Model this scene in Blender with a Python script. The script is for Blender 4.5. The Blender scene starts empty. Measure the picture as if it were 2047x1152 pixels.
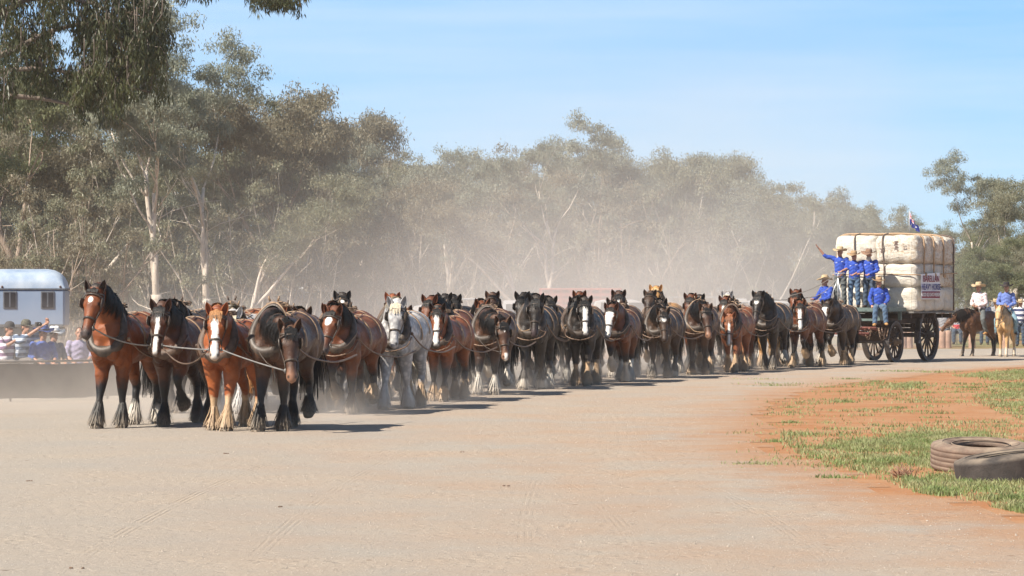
import bpy, math, random
import numpy as np
from mathutils import Vector, Matrix, Euler
R = math.radians
SC = bpy.context.scene
COL = SC.collection
# ------------------------------------------------------------------ camera
F_PX, CAMZ, HY, CX = 7000.0, 2.07, 583.0, 1023.5
cam_d = bpy.data.cameras.new('camera')
cam_d.sensor_width = 36.0
cam_d.lens = F_PX / 2047 * 36
cam_d.clip_start = 0.5
cam_d.clip_end = 5000
cam_d.shift_y = (HY - 576) / 2047
cam = bpy.data.objects.new('camera', cam_d)
cam.location = (0, 0, CAMZ)
cam.rotation_euler = (R(90), 0, 0)
COL.objects.link(cam)
SC.camera = cam
# ------------------------------------------------------------------ light
SUN_V = Vector((-0.83, -0.56, 0)).normalized() * math.cos(R(46)) + Vector((0, 0, math.sin(R(46))))
sun_d = bpy.data.lights.new('sun', 'SUN')
sun_d.energy = 5.0
sun_d.angle = R(0.53)
sun_d.color = (1.0, 0.93, 0.82)
sun = bpy.data.objects.new('sun', sun_d)
sun.rotation_euler = SUN_V.to_track_quat('Z', 'Y').to_euler()
COL.objects.link(sun)
W = bpy.data.worlds.new('World')
SC.world = W
W.use_nodes = True
wn, wl = W.node_tree.nodes, W.node_tree.links
wn.clear()
sky = wn.new('ShaderNodeTexSky')
sky.sky_type = 'NISHITA'
sky.sun_disc = False
sky.sun_elevation = R(46)
sky.sun_rotation = math.atan2(SUN_V.x, SUN_V.y)
sky.air_density = 1.0
sky.dust_density = 0.3
sky.ozone_density = 2.0
tc = wn.new('ShaderNodeTexCoord')
mp = wn.new('ShaderNodeMapping')
mp.inputs['Scale'].default_value = (2.0, 2.0, 26.0)
mp.inputs['Rotation'].default_value = (0, R(4), 0)
cn = wn.new('ShaderNodeTexNoise')
cn.inputs['Scale'].default_value = 2.3
cn.inputs['Detail'].default_value = 6
cn.inputs['Roughness'].default_value = 0.55
cr = wn.new('ShaderNodeMapRange')
cr.inputs['From Min'].default_value = 0.42
cr.inputs['From Max'].default_value = 0.85
cr.inputs['To Max'].default_value = 0.55
cm = wn.new('ShaderNodeMix')
cm.data_type = 'RGBA'
cm.inputs[7].default_value = (4.6, 5.3, 6.1, 1)
hs = wn.new('ShaderNodeHueSaturation')
hs.inputs['Saturation'].default_value = 1.0
hs.inputs['Value'].default_value = 0.55
bg = wn.new('ShaderNodeBackground')
bg.inputs['Strength'].default_value = 0.105
wo = wn.new('ShaderNodeOutputWorld')
sx = wn.new('ShaderNodeSeparateXYZ'); cx = wn.new('ShaderNodeCombineXYZ')
zm = wn.new('ShaderNodeMath'); zm.operation = 'MULTIPLY_ADD'; zm.inputs[1].default_value = 2.2; zm.inputs[2].default_value = 0.20
wl.new(tc.outputs['Generated'], sx.inputs[0]); wl.new(sx.outputs[0], cx.inputs[0]); wl.new(sx.outputs[1], cx.inputs[1])
wl.new(sx.outputs[2], zm.inputs[0]); wl.new(zm.outputs[0], cx.inputs[2]); wl.new(cx.outputs[0], sky.inputs[0])
wl.new(tc.outputs['Generated'], mp.inputs['Vector'])
wl.new(mp.outputs['Vector'], cn.inputs['Vector'])
wl.new(cn.outputs['Fac'], cr.inputs['Value'])
wl.new(cr.outputs['Result'], cm.inputs[0])
wl.new(sky.outputs['Color'], hs.inputs['Color'])
zr = wn.new('ShaderNodeMapRange'); zr.inputs['From Min'].default_value = 0.0; zr.inputs['From Max'].default_value = 0.09
zg = wn.new('ShaderNodeMix'); zg.data_type = 'RGBA'; zg.inputs[6].default_value = (3.5, 5.1, 6.1, 1); zg.inputs[7].default_value = (1.7, 3.6, 6.1, 1)
wl.new(sx.outputs[2], zr.inputs['Value']); wl.new(zr.outputs[0], zg.inputs[0])
zb = wn.new('ShaderNodeMapRange'); zb.inputs['From Min'].default_value = 0.10; zb.inputs['From Max'].default_value = 0.45; zb.inputs['To Min'].default_value = 1.0; zb.inputs['To Max'].default_value = 0.0
zm2 = wn.new('ShaderNodeMix'); zm2.data_type = 'RGBA'
wl.new(sx.outputs[2], zb.inputs['Value']); wl.new(zb.outputs[0], zm2.inputs[0])
wl.new(hs.outputs['Color'], zm2.inputs[6]); wl.new(zg.outputs[2], zm2.inputs[7])
wl.new(zm2.outputs[2], cm.inputs[6])
wl.new(cm.outputs[2], bg.inputs['Color'])
wl.new(bg.outputs['Background'], wo.inputs['Surface'])
SC.view_settings.view_transform = 'Standard'
SC.view_settings.look = 'None'
SC.view_settings.exposure = 0.74
SC.view_settings.gamma = 1.0
SC.cycles.use_denoising = True
SC.cycles.max_bounces = 6
SC.cycles.diffuse_bounces = 2
SC.cycles.glossy_bounces = 2
SC.cycles.transparent_max_bounces = 6
SC.cycles.volume_bounces = 1
SC.cycles.volume_step_rate = 1.0

# ------------------------------------------------------------------ helpers
def P(px, py, z=0.0):
    """ground-plane point (height z) seen at photo pixel px,py"""
    d = F_PX * (CAMZ - z) / (py - HY)
    return Vector(((px - CX) / F_PX * d, d, z))

def PD(px, py, d):
    return Vector(((px - CX) / F_PX * d, d, CAMZ - (py - HY) / F_PX * d))

def tag(o, label=None, cat=None, group=None, kind=None):
    if label: o['label'] = label
    if cat: o['category'] = cat
    if group: o['group'] = group
    if kind: o['kind'] = kind
    return o

def empty(name, loc=(0, 0, 0), rz=0.0, label=None, cat=None, group=None):
    o = bpy.data.objects.new(name, None)
    o.location = loc
    o.rotation_euler = (0, 0, rz)
    o.empty_display_size = 0.3
    COL.objects.link(o)
    return tag(o, label, cat, group)

def mesh_obj(name, me, parent=None, mat=None, smooth=True):
    if mat is not None:
        if len(me.materials) == 0: me.materials.append(mat)
        else: me.materials[0] = mat
    if smooth and len(me.polygons):
        me.polygons.foreach_set('use_smooth', np.ones(len(me.polygons), dtype=bool))
    o = bpy.data.objects.new(name, me)
    COL.objects.link(o)
    if parent is not None: o.parent = parent
    return o

def obj_mat(o, mat):
    """material carried by the object, mesh stays shared"""
    if len(o.data.materials) == 0: o.data.materials.append(None)
    o.material_slots[0].link = 'OBJECT'
    o.material_slots[0].material = mat
    return o

def copy_one(o, parent=None):
    c = o.copy()
    COL.objects.link(c)
    c.parent = parent
    return c

def copy_tree(o, parent=None):
    c = copy_one(o, parent)
    for ch in list(o.children):
        copy_tree(ch, c)
    return c

class MB:
    """collects geometry, makes one mesh"""
    def __init__(s):
        s.v = []; s.f = []; s.n = 0
    def add(s, V, Fs):
        V = np.asarray(V, dtype=float)
        s.v.append(V)
        o = s.n
        s.f.extend([tuple(i + o for i in f) for f in Fs])
        s.n += len(V)
    def addmb(s, m, M=None):
        for V in m.v: pass
        V = np.vstack(m.v)
        if M is not None:
            A = np.array(M)
            V = V @ A[:3, :3].T + A[:3, 3]
        s.add(V, m.f)
    def xform(s, M):
        A = np.array(M)
        s.v = [V @ A[:3, :3].T + A[:3, 3] for V in s.v]
        return s
    def mesh(s, name='m'):
        me = bpy.data.meshes.new(name)
        me.from_pydata(np.vstack(s.v).tolist(), [], s.f)
        me.update()
        return me
    def build(s, name, mat, parent=None, smooth=False):
        return mesh_obj(name, s.mesh(name), parent, mat, smooth)
    # --- primitives
    def box(s, c, size, rz=0.0, bev=0.0, M=None):
        hx, hy, hz = [q / 2 for q in size]
        if bev <= 0:
            V = [(x, y, z) for x in (-hx, hx) for y in (-hy, hy) for z in (-hz, hz)]
            Fs = [(0, 1, 3, 2), (4, 6, 7, 5), (0, 4, 5, 1), (2, 3, 7, 6), (0, 2, 6, 4), (1, 5, 7, 3)]
        else:
            b = min(bev, hx * .9, hy * .9, hz * .9)
            bm_v = []
            for sx in (-1, 1):
                for sy in (-1, 1):
                    for sz in (-1, 1):
                        bm_v += [(sx * hx, sy * (hy - b), sz * (hz - b)), (sx * (hx - b), sy * hy, sz * (hz - b)), (sx * (hx - b), sy * (hy - b), sz * hz)]
            V = bm_v
            def I(sx, sy, sz, k): return ((sx > 0) * 4 + (sy > 0) * 2 + (sz > 0)) * 3 + k
            Fs = []
            for q in (-1, 1):
                Fs.append([I(q, -1, -1, 0), I(q, 1, -1, 0), I(q, 1, 1, 0), I(q, -1, 1, 0)][::q])
                Fs.append([I(-1, q, -1, 1), I(-1, q, 1, 1), I(1, q, 1, 1), I(1, q, -1, 1)][::q])
                Fs.append([I(-1, -1, q, 2), I(1, -1, q, 2), I(1, 1, q, 2), I(-1, 1, q, 2)][::q])
            for a in (-1, 1):
                for c2 in (-1, 1):
                    e = a * c2
                    Fs.append([I(-1, a, c2, 1), I(-1, a, c2, 2), I(1, a, c2, 2), I(1, a, c2, 1)][::e])
                    Fs.append([I(a, -1, c2, 2), I(a, -1, c2, 0), I(a, 1, c2, 0), I(a, 1, c2, 2)][::-e])
                    Fs.append([I(a, c2, -1, 0), I(a, c2, -1, 1), I(a, c2, 1, 1), I(a, c2, 1, 0)][::-e])
            for sx in (-1, 1):
                for sy in (-1, 1):
                    for sz in (-1, 1):
                        Fs.append([I(sx, sy, sz, 0), I(sx, sy, sz, 1), I(sx, sy, sz, 2)][::sx * sy * sz])
        V = np.array(V)
        ca, sa = math.cos(rz), math.sin(rz)
        V = V @ np.array([[ca, sa, 0], [-sa, ca, 0], [0, 0, 1]])
        V = V + np.array(c)
        if M is not None:
            A = np.array(M); V = V @ A[:3, :3].T + A[:3, 3]
        s.add(V, Fs)
        return s
    def loft(s, pts, radii, side=(1, 0, 0), n=12, sub=3, cap=True, sq=1.0):
        pts = np.asarray(pts, float); radii = np.asarray(radii, float)
        if radii.ndim == 1: radii = np.stack([radii, radii], 1)
        side = np.asarray(side, float)
        if side.ndim == 1: side = np.repeat(side[None], len(pts), 0)
        D = np.hstack([pts, radii, side])
        if sub > 1 and len(pts) > 2: D = crom(D, sub)
        p, r, sd = D[:, :3], D[:, 3:5], D[:, 5:8]
        r = np.maximum(r, 1e-4)
        T = np.gradient(p, axis=0)
        T /= np.linalg.norm(T, axis=1)[:, None] + 1e-12
        S = sd - T * np.sum(sd * T, 1)[:, None]
        S /= np.linalg.norm(S, axis=1)[:, None] + 1e-12
        U = np.cross(T, S)
        a = np.linspace(0, 2 * math.pi, n, endpoint=False)
        ca, sa = np.cos(a), np.sin(a)
        if sq != 1.0:
            ca = np.sign(ca) * np.abs(ca) ** sq; sa = np.sign(sa) * np.abs(sa) ** sq
        V = p[:, None] + S[:, None] * (r[:, 0, None] * ca)[..., None] + U[:, None] * (r[:, 1, None] * sa)[..., None]
        k = len(p)
        V = V.reshape(-1, 3)
        Fs = [(i * n + j, i * n + (j + 1) % n, (i + 1) * n + (j + 1) % n, (i + 1) * n + j) for i in range(k - 1) for j in range(n)]
        if cap:
            V = np.vstack([V, p[0], p[-1]])
            Fs += [(k * n, (j + 1) % n, j) for j in range(n)]
            Fs += [(k * n + 1, (k - 1) * n + j, (k - 1) * n + (j + 1) % n) for j in range(n)]
        s.add(V, Fs)
        return s
    def tube(s, pts, r, n=6, sub=1, up=None):
        pts = np.asarray(pts, float)
        d = pts[-1] - pts[0]
        side = np.cross(d, (0, 0, 1.0))
        if np.linalg.norm(side) < 0.25 * np.linalg.norm(d) + 1e-9: side = np.array((1.0, 0.02, 0.01)) if abs(d[0]) < abs(d[2]) else np.array((0, 1.0, 0))
        rr = np.full(len(pts), r) if np.isscalar(r) else np.asarray(r, float)
        return s.loft(pts, rr, side, n, sub)
    def ring(s, pts, r, n=6):
        """closed tube through pts; frames by finite difference"""
        p = np.asarray(pts, float); k = len(p)
        T = np.roll(p, -1, 0) - np.roll(p, 1, 0)
        T /= np.linalg.norm(T, axis=1)[:, None]
        c = p.mean(0)
        O = p - c
        O -= T * np.sum(O * T, 1)[:, None]
        O /= np.linalg.norm(O, axis=1)[:, None]
        B = np.cross(T, O)
        if np.isscalar(r): r = (r, r)
        ra, rb = r[0], r[1]
        if np.isscalar(ra): ra = np.full(k, ra)
        if np.isscalar(rb): rb = np.full(k, rb)
        a = np.linspace(0, 2 * math.pi, n, endpoint=False)
        V = p[:, None] + O[:, None] * (ra[:, None] * np.cos(a))[..., None] + B[:, None] * (rb[:, None] * np.sin(a))[..., None]
        Fs = [(i * n + j, i * n + (j + 1) % n, ((i + 1) % k) * n + (j + 1) % n, ((i + 1) % k) * n + j) for i in range(k) for j in range(n)]
        s.add(V.reshape(-1, 3), Fs)
        return s
    def ball(s, c, r, n=10, m=8, M=None):
        r = np.array(r if not np.isscalar(r) else (r, r, r), float)
        V = [(0, 0, -1)]
        for i in range(1, m):
            t = math.pi * i / m
            for j in range(n):
                a = 2 * math.pi * j / n
                V.append((math.sin(t) * math.cos(a), math.sin(t) * math.sin(a), -math.cos(t)))
        V.append((0, 0, 1))
        V = np.array(V) * r
        if M is not None:
            V = V @ np.array(M)[:3, :3].T
        V = V + np.array(c)
        L = len(V) - 1
        Fs = [(0, 1 + (j + 1) % n, 1 + j) for j in range(n)]
        for i in range(m - 2):
            for j in range(n):
                a = 1 + i * n
                Fs.append((a + j, a + (j + 1) % n, a + n + (j + 1) % n, a + n + j))
        Fs += [(L, 1 + (m - 2) * n + j, 1 + (m - 2) * n + (j + 1) % n) for j in range(n)]
        s.add(V, Fs)
        return s
    def lathe(s, prof, c=(0, 0, 0), n=24, M=None, closed=False):
        """prof: list of (r,z) about z axis"""
        V = []
        for (r, z) in prof:
            for j in range(n):
                a = 2 * math.pi * j / n
                V.append((r * math.cos(a), r * math.sin(a), z))
        k = len(prof)
        Fs = []
        kk = k if closed else k - 1
        for i in range(kk):
            for j in range(n):
                i2 = (i + 1) % k
                Fs.append((i * n + j, i * n + (j + 1) % n, i2 * n + (j + 1) % n, i2 * n + j))
        V = np.array(V)
        if M is not None:
            A = np.array(M); V = V @ A[:3, :3].T + A[:3, 3]
        s.add(V + np.array(c), Fs)
        return s

def crom(D, sub):
    """Catmull-Rom resample rows of D"""
    D = np.asarray(D, float)
    k = len(D)
    E = np.vstack([2 * D[0] - D[1], D, 2 * D[-1] - D[-2]])
    out = []
    for i in range(k - 1):
        p0, p1, p2, p3 = E[i], E[i + 1], E[i + 2], E[i + 3]
        for j in range(sub):
            t = j / sub
            out.append(0.5 * ((2 * p1) + (-p0 + p2) * t + (2 * p0 - 5 * p1 + 4 * p2 - p3) * t * t + (-p0 + 3 * p1 - 3 * p2 + p3) * t ** 3))
    out.append(D[-1])
    return np.array(out)

def remesh(me, voxel, smooth=3, fac=0.5):
    """voxel union + smoothing, evaluated into a new mesh"""
    o = bpy.data.objects.new('tmp', me)
    COL.objects.link(o)
    m = o.modifiers.new('r', 'REMESH'); m.mode = 'VOXEL'; m.voxel_size = voxel; m.adaptivity = 0
    if smooth:
        q = o.modifiers.new('s', 'SMOOTH'); q.iterations = smooth; q.factor = fac
    dg = bpy.context.evaluated_depsgraph_get()
    ev = o.evaluated_get(dg)
    out = bpy.data.meshes.new_from_object(ev)
    bpy.data.objects.remove(o)
    return out

def mverts(me):
    a = np.empty(len(me.vertices) * 3)
    me.vertices.foreach_get('co', a)
    return a.reshape(-1, 3)

def mnormals(me):
    a = np.empty(len(me.vertices) * 3)
    me.vertices.foreach_get('normal', a)
    return a.reshape(-1, 3)

def set_verts(me, V):
    me.vertices.foreach_set('co', np.asarray(V, float).ravel())
    me.update()

def attr(me, name, arr, vec=False):
    arr = np.asarray(arr, dtype=np.float32)
    a = me.attributes.new(name, 'FLOAT_VECTOR' if vec else 'FLOAT', 'POINT')
    a.data.foreach_set('vector' if vec else 'value', arr.ravel())

# ------------------------------------------------------------------ materials
class NT:
    def __init__(s, name):
        s.m = bpy.data.materials.new(name)
        s.m.use_nodes = True
        s.t = s.m.node_tree
        s.n = s.t.nodes
        s.bs = s.n['Principled BSDF']
        s.out = s.n['Material Output']
    def link(s, a, b): s.t.links.new(a, b)
    def put(s, sock, v):
        if isinstance(v, bpy.types.NodeSocket): s.link(v, sock)
        elif v is not None:
            if hasattr(sock.default_value, '__len__') and not hasattr(v, '__len__'): v = (v,) * len(sock.default_value)
            if hasattr(sock.default_value, '__len__') and len(sock.default_value) == 4 and len(v) == 3: v = (*v, 1)
            sock.default_value = v
    def coord(s, kind='Object'):
        return s.n.new('ShaderNodeTexCoord').outputs[kind]
    def mapping(s, vec, scale=(1, 1, 1), loc=(0, 0, 0)):
        q = s.n.new('ShaderNodeMapping'); s.put(q.inputs['Vector'], vec)
        q.inputs['Scale'].default_value = scale; q.inputs['Location'].default_value = loc
        return q.outputs[0]
    def noise(s, scale, detail=3, rough=.5, vec=None, out='Fac'):
        q = s.n.new('ShaderNodeTexNoise')
        q.inputs['Scale'].default_value = scale; q.inputs['Detail'].default_value = detail; q.inputs['Roughness'].default_value = rough
        if vec is not None: s.put(q.inputs['Vector'], vec)
        else: s.link(s.coord(), q.inputs['Vector'])
        return q.outputs[out]
    def voro(s, scale, vec=None, out='Distance', rnd=1.0):
        q = s.n.new('ShaderNodeTexVoronoi'); q.inputs['Scale'].default_value = scale; q.inputs['Randomness'].default_value = rnd
        s.put(q.inputs['Vector'], vec if vec is not None else s.coord())
        return q.outputs[out]
    def math(s, op, a, b=None, c=None, clamp=False):
        q = s.n.new('ShaderNodeMath'); q.operation = op; q.use_clamp = clamp
        s.put(q.inputs[0], a)
        if b is not None: s.put(q.inputs[1], b)
        if c is not None: s.put(q.inputs[2], c)
        return q.outputs[0]
    def rng(s, v, a, b, c=0.0, d=1.0, smooth=False):
        q = s.n.new('ShaderNodeMapRange'); s.put(q.inputs['Value'], v)
        if smooth: q.interpolation_type = 'SMOOTHSTEP'
        for k, x in (('From Min', a), ('From Max', b), ('To Min', c), ('To Max', d)): s.put(q.inputs[k], x)
        return q.outputs[0]
    def mix(s, f, a, b, blend='MIX'):
        q = s.n.new('ShaderNodeMix'); q.data_type = 'RGBA'; q.blend_type = blend
        s.put(q.inputs[0], f); s.put(q.inputs[6], a); s.put(q.inputs[7], b)
        return q.outputs[2]
    def attr(s, name, out='Fac'):
        q = s.n.new('ShaderNodeAttribute'); q.attribute_name = name
        return q.outputs[out]
    def sep(s, v):
        q = s.n.new('ShaderNodeSeparateXYZ'); s.put(q.inputs[0], v)
        return q.outputs
    def bump(s, h, strength=.3, dist=.01):
        q = s.n.new('ShaderNodeBump'); q.inputs['Strength'].default_value = strength; q.inputs['Distance'].default_value = dist
        s.put(q.inputs['Height'], h)
        s.link(q.outputs[0], s.bs.inputs['Normal'])
    def base(s, c): s.put(s.bs.inputs['Base Color'], c)
    def rough(s, v): s.put(s.bs.inputs['Roughness'], v)
    def set(s, k, v): s.put(s.bs.inputs[k], v)

_mc = {}
def mat(name, color, rough=.6, metal=0.0, var=.25, scale=6.0, bump=0.0, bscale=40.0, spec=None, dust=0.0, color2=None):
    """plain procedural material with mottled colour and optional bump"""
    key = (name, tuple(color), rough, metal, var, scale, bump, dust)
    if key in _mc: return _mc[key]
    t = NT(name)
    nz = t.noise(scale, 4, .6)
    c2 = color2 or tuple(min(1, q * (1 + var)) for q in color)
    c1 = tuple(q * (1 - var) for q in color)
    col = t.mix(t.rng(nz, .3, .7), c1, c2)
    if dust > 0:
        geo = t.n.new('ShaderNodeNewGeometry')
        z = t.sep(geo.outputs['Normal'])[2]
        d = t.math('MULTIPLY', t.rng(z, 0.0, 1.0), t.rng(t.noise(scale * .6, 3), .35, .7))
        col = t.mix(t.math('MULTIPLY', d, dust), col, (.36, .28, .2))
    t.base(col)
    t.rough(t.rng(nz, .2, .8, max(.05, rough - .1), min(1, rough + .1)))
    t.set('Metallic', metal)
    if spec is not None: t.set('Specular IOR Level', spec)
    if bump > 0: t.bump(t.noise(bscale, 4, .6), bump, .01)
    _mc[key] = t.m
    return t.m
# ------------------------------------------------------------------ heavy horse
# local axes: x lateral, -y forward (f = -y), z up
FRONT = {'stand': [(.56, .98), (.59, .55), (.58, .21), (.63, .06)],
         'fwd': [(.60, .97), (.74, .58), (.85, .23), (.91, .06)],
         'back': [(.53, .99), (.45, .57), (.28, .24), (.27, .06)],
         'lift': [(.62, 1.0), (.80, .72), (.62, .45), (.50, .36)]}
HIND = {'stand': [(-.47, 1.0), (-.83, .60), (-.76, .22), (-.70, .06)],
        'fwd': [(-.36, .98), (-.60, .57), (-.44, .21), (-.37, .06)],
        'back': [(-.56, 1.0), (-.98, .62), (-1.04, .24), (-1.02, .06)],
        'lift': [(-.40, 1.02), (-.72, .67), (-.70, .37), (-.66, .25)]}
TRUNK = np.array([  # f, z, rx, rz
    (-1.02, 1.38, .05, .07), (-.98, 1.36, .15, .19), (-.88, 1.34, .25, .29), (-.68, 1.34, .325, .355), (-.45, 1.32, .325, .345), (-.2, 1.285, .325, .345),
    (.1, 1.265, .335, .36), (.38, 1.28, .31, .375), (.62, 1.315, .275, .385), (.80, 1.29, .235, .32), (.93, 1.24, .185, .235), (1.0, 1.22, .10, .13)])
LEGX = .138

def v3(x, f, z): return (x, -f, z)

def trunk_ring(f, off=.012, a0=0.0, a1=360.0, n=28):
    """points on the trunk surface at station f; angle 0 = right side, 90 = top"""
    T = TRUNK[TRUNK[:, 0].argsort()]
    z = np.interp(f, T[:, 0], T[:, 1]); rx = np.interp(f, T[:, 0], T[:, 2]) + off; rz = np.interp(f, T[:, 0], T[:, 3]) + off
    out = []
    for i in range(n + 1):
        a = R(a0 + (a1 - a0) * i / n)
        out.append(v3(rx * math.cos(a), f, z + rz * math.sin(a)))
    return out

def ribbon(mb, pts, w0, side, taper=.15):
    """flat tapered strip along pts"""
    pts = np.asarray(pts, float); k = len(pts)
    s = np.asarray(side, float); s = s / (np.linalg.norm(s) + 1e-9)
    ws = np.linspace(1, taper, k) ** .7 * w0 / 2
    V = np.vstack([pts - s * ws[:, None], pts + s * ws[:, None]])
    mb.add(V, [(i, i + 1, k + i + 1, k + i) for i in range(k - 1)])

def horse_variant(tagname, flock=.30, neck=38, yaw=0, head=-58, hyaw=0, legs=('stand', 'fwd', 'back', 'stand'), voxel=.021, seed=1, mane_side=1, harness=True, ear=0, build=1.0):
    """one posed horse: returns dict part -> list of (name, mesh, matkey, parentkey)"""
    rnd = random.Random(seed); rg = np.random.default_rng(seed)
    out = {}
    mb = MB()
    T = TRUNK.copy()
    T[:, 2] *= 1.03 * build
    mb.loft([v3(0, f, z) for f, z, _, _ in T], T[:, 2:], n=22, sub=3)
    # --- neck & head frames
    ny = R(yaw)
    def neckpt(t):
        L = .86 * t
        a = R(neck + 16 * (1 - t) - 9 * t)
        ff = math.cos(a) * L; zz = math.sin(a) * L
        yy = ny * t
        return np.array(v3(math.sin(yy) * ff, .56 + math.cos(yy) * ff, 1.36 + zz))
    nk = [neckpt(t) for t in (0, .25, .5, .75, 1.0)]
    nr = [(.245, .375), (.215, .335), (.165, .275), (.14, .22), (.115, .17)]
    hy = ny + R(hyaw)
    hf = np.array(v3(math.sin(hy), math.cos(hy), 0))     # horizontal facing
    hs = np.array((math.cos(hy), math.sin(hy), 0))        # lateral
    hp = R(head)
    hd = hf * math.cos(hp) + np.array((0, 0, math.sin(hp)))   # poll -> muzzle
    hu = np.cross(hs, hd); hu = hu if (hu @ hf) > 0 else -hu  # dorsal (face side)
    poll = nk[-1] + hf * .05 + np.array((0, 0, .02))
    mb.loft(np.array(nk + [poll + hd * .02]), nr + [(.10, .12)], side=[(1, 0, 0)] * 2 + [tuple((1 - t) * np.array((1, 0, 0)) + t * hs) for t in (.4, .7, .9, 1)], n=16, sub=3)
    HL = .72
    def H(t, dors=0.0, lat=0.0): return poll + hd * (HL * t) + hu * dors + hs * lat
    st = [(-.06, -.02, .055, .055), (.0, -.01, .110, .108), (.10, -.02, .134, .132), (.24, -.03, .143, .147), (.36, -.035, .126, .150), (.50, -.02, .096, .120), (.66, -.005, .073, .092), (.80, 0, .070, .082), (.92, -.005, .078, .080), (1.0, -.012, .066, .068), (1.04, -.02, .035, .04)]
    mb.loft([H(t, d) for t, d, _, _ in st], [(a, b) for _, _, a, b in st], side=hs, n=16, sub=2)
    for sd in (-1, 1):
        mb.ball(H(.27, -.075, sd * .065), (.058, .10, .10), M=np.column_stack([hs, hu, hd]))   # jowl
        mb.ball(H(.30, .050, sd * .098), (.036, .036, .05), M=np.column_stack([hs, hu, hd]))    # eye bulge
        mb.ball(H(.93, .02, sd * .045), (.030, .034, .035), M=np.column_stack([hs, hu, hd]))   # nostril
        # ear: cupped and pointed, a mesh of its own so the tip stays sharp
        er = ear * .05
        eb = H(.015, -.005, sd * .088); ed_ = -hd * .82 + hu * (.30 - er) + hs * sd * .30 + np.array((0, 0, .28)); ed_ /= np.linalg.norm(ed_)
        Lr = .20; er_ = MB(); rows = []; m_ = 9
        fwd_ = np.cross(hs * sd, ed_) * (1 if sd > 0 else 1); fwd_ /= np.linalg.norm(fwd_); fwd_ = fwd_ if fwd_ @ hu > 0 else -fwd_
        fwd_ = fwd_ + hs * sd * .35; fwd_ /= np.linalg.norm(fwd_); lt = np.cross(fwd_, ed_); lt /= np.linalg.norm(lt)
        for q_, (tt_, w_) in enumerate(((-.12, .036), (.0, .040), (.15, .052), (.35, .058), (.55, .053), (.75, .038), (.9, .018), (1.0, .002))):
            c_ = eb + ed_ * Lr * tt_ + fwd_ * .03 * tt_ * tt_
            for th in (1, .80):
                for k_ in range(m_):
                    an = R(-215 + 250 * k_ / (m_ - 1) + 0)
                    rows.append(c_ + lt * w_ * th * math.cos(an) + fwd_ * w_ * th * .85 * math.sin(an))
        Fs_ = []
        for q_ in range(7):
            for k_ in range(m_ - 1):
                a_ = q_ * 2 * m_ + k_; b_ = a_ + 2 * m_
                Fs_ += [(a_, a_ + 1, b_ + 1, b_), (a_ + m_, b_ + m_, b_ + m_ + 1, a_ + m_ + 1)]
            for k_ in (0, m_ - 1):
                a_ = q_ * 2 * m_ + k_; b_ = a_ + 2 * m_
                Fs_.append((a_, b_, b_ + m_, a_ + m_))
        er_.add(np.array(rows), Fs_); me_ = er_.mesh('ear')
        nv = len(me_.vertices); attr(me_, 'ear_mask', np.full(nv, .9)); attr(me_, 'leg_height', np.full(nv, 2.0)); attr(me_, 'head_local', np.tile((9.0, 9.0, -9.0), (nv, 1)), True)
        out['ear0' if sd < 0 else 'ear1'] = me_
    mb.ball(H(.98, -.055), (.042, .035, .05), M=np.column_stack([hs, hu, hd]))
    # --- muscle
    for sd in (-1, 1):
        mb.ball(v3(sd * .105, .955, 1.14), (.108, .105, .16))
        mb.ball(v3(sd * .15, .80, 1.04), (.095, .12, .13))
        mb.ball(v3(sd * .205, .66, 1.20), (.10, .19, .28))
        mb.ball(v3(sd * .17, -.80, 1.24), (.165, .21, .29))
        mb.ball(v3(sd * .18, -.50, 1.16), (.14, .20, .23))
        mb.ball(v3(sd * .11, -.62, 1.52), (.16, .30, .13))
    mb.ball(v3(0, .42, 1.60), (.10, .28, .13))
    # --- legs
    legs_pts = []
    for i, ph in enumerate(legs):
        sx = -1 if i % 2 == 0 else 1
        front = i < 2
        J = (FRONT if front else HIND)[ph]
        lift = ph == 'lift'
        x = sx * (LEGX if front else LEGX - .005)
        if front:
            pts = [(x * 1.22, .70, 1.25), (x * 1.1, J[0][0] + .03, J[0][1]), (x * 1.02, (J[0][0] + J[1][0]) / 2 + .01, (J[0][1] + J[1][1]) / 2), (x, J[1][0], J[1][1]),
                   (x, J[1][0] * .68 + J[2][0] * .32, J[1][1] * .68 + J[2][1] * .32), (x, J[1][0] * .25 + J[2][0] * .75, J[1][1] * .25 + J[2][1] * .75), (x, J[2][0], J[2][1]), (x, J[3][0], J[3][1])]
            rad = [(.13, .22), (.135, .175), (.102, .122), (.073, .078), (.052, .060), (.050, .058), (.064, .070), (.062, .070)]
        else:
            pts = [(x * 1.05, -.70, 1.30), (x * 1.12, J[0][0] - .08, J[0][1]), (x * 1.03, J[0][0] * .42 + J[1][0] * .58, J[0][1] * .45 + J[1][1] * .55), (x, J[1][0], J[1][1]),
                   (x, J[1][0] * .68 + J[2][0] * .32 + .01, J[1][1] * .68 + J[2][1] * .32), (x, J[1][0] * .25 + J[2][0] * .75, J[1][1] * .25 + J[2][1] * .75), (x, J[2][0], J[2][1]), (x, J[3][0], J[3][1])]
            rad = [(.17, .27), (.145, .21), (.095, .125), (.068, .088), (.056, .068), (.054, .062), (.066, .074), (.064, .072)]
        pts = [v3(*q) for q in pts]
        mb.loft(pts, rad, n=12, sub=2)
        # hoof: cone whose sole is flat (tilted when lifted)
        hb = np.array(pts[-1]); tilt = R(50) if lift else 0.0
        ax = np.array(v3(0, -math.sin(tilt), -math.cos(tilt)))
        if not lift: hb = hb + np.array((0, -.01, 0)); h0 = hb[2]; sole = hb + ax * h0
        else: sole = hb + ax * .07
        mb.loft([hb + ax * -.02, hb * .5 + sole * .5, sole], [(.072, .082), (.088, .100), (.100, .115)], n=14, sub=1)
        legs_pts.append((np.array(pts), front, sole, ax, lift))
    me0 = mb.mesh('horse_body')
    me = remesh(me0, voxel, 4, .5)
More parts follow.
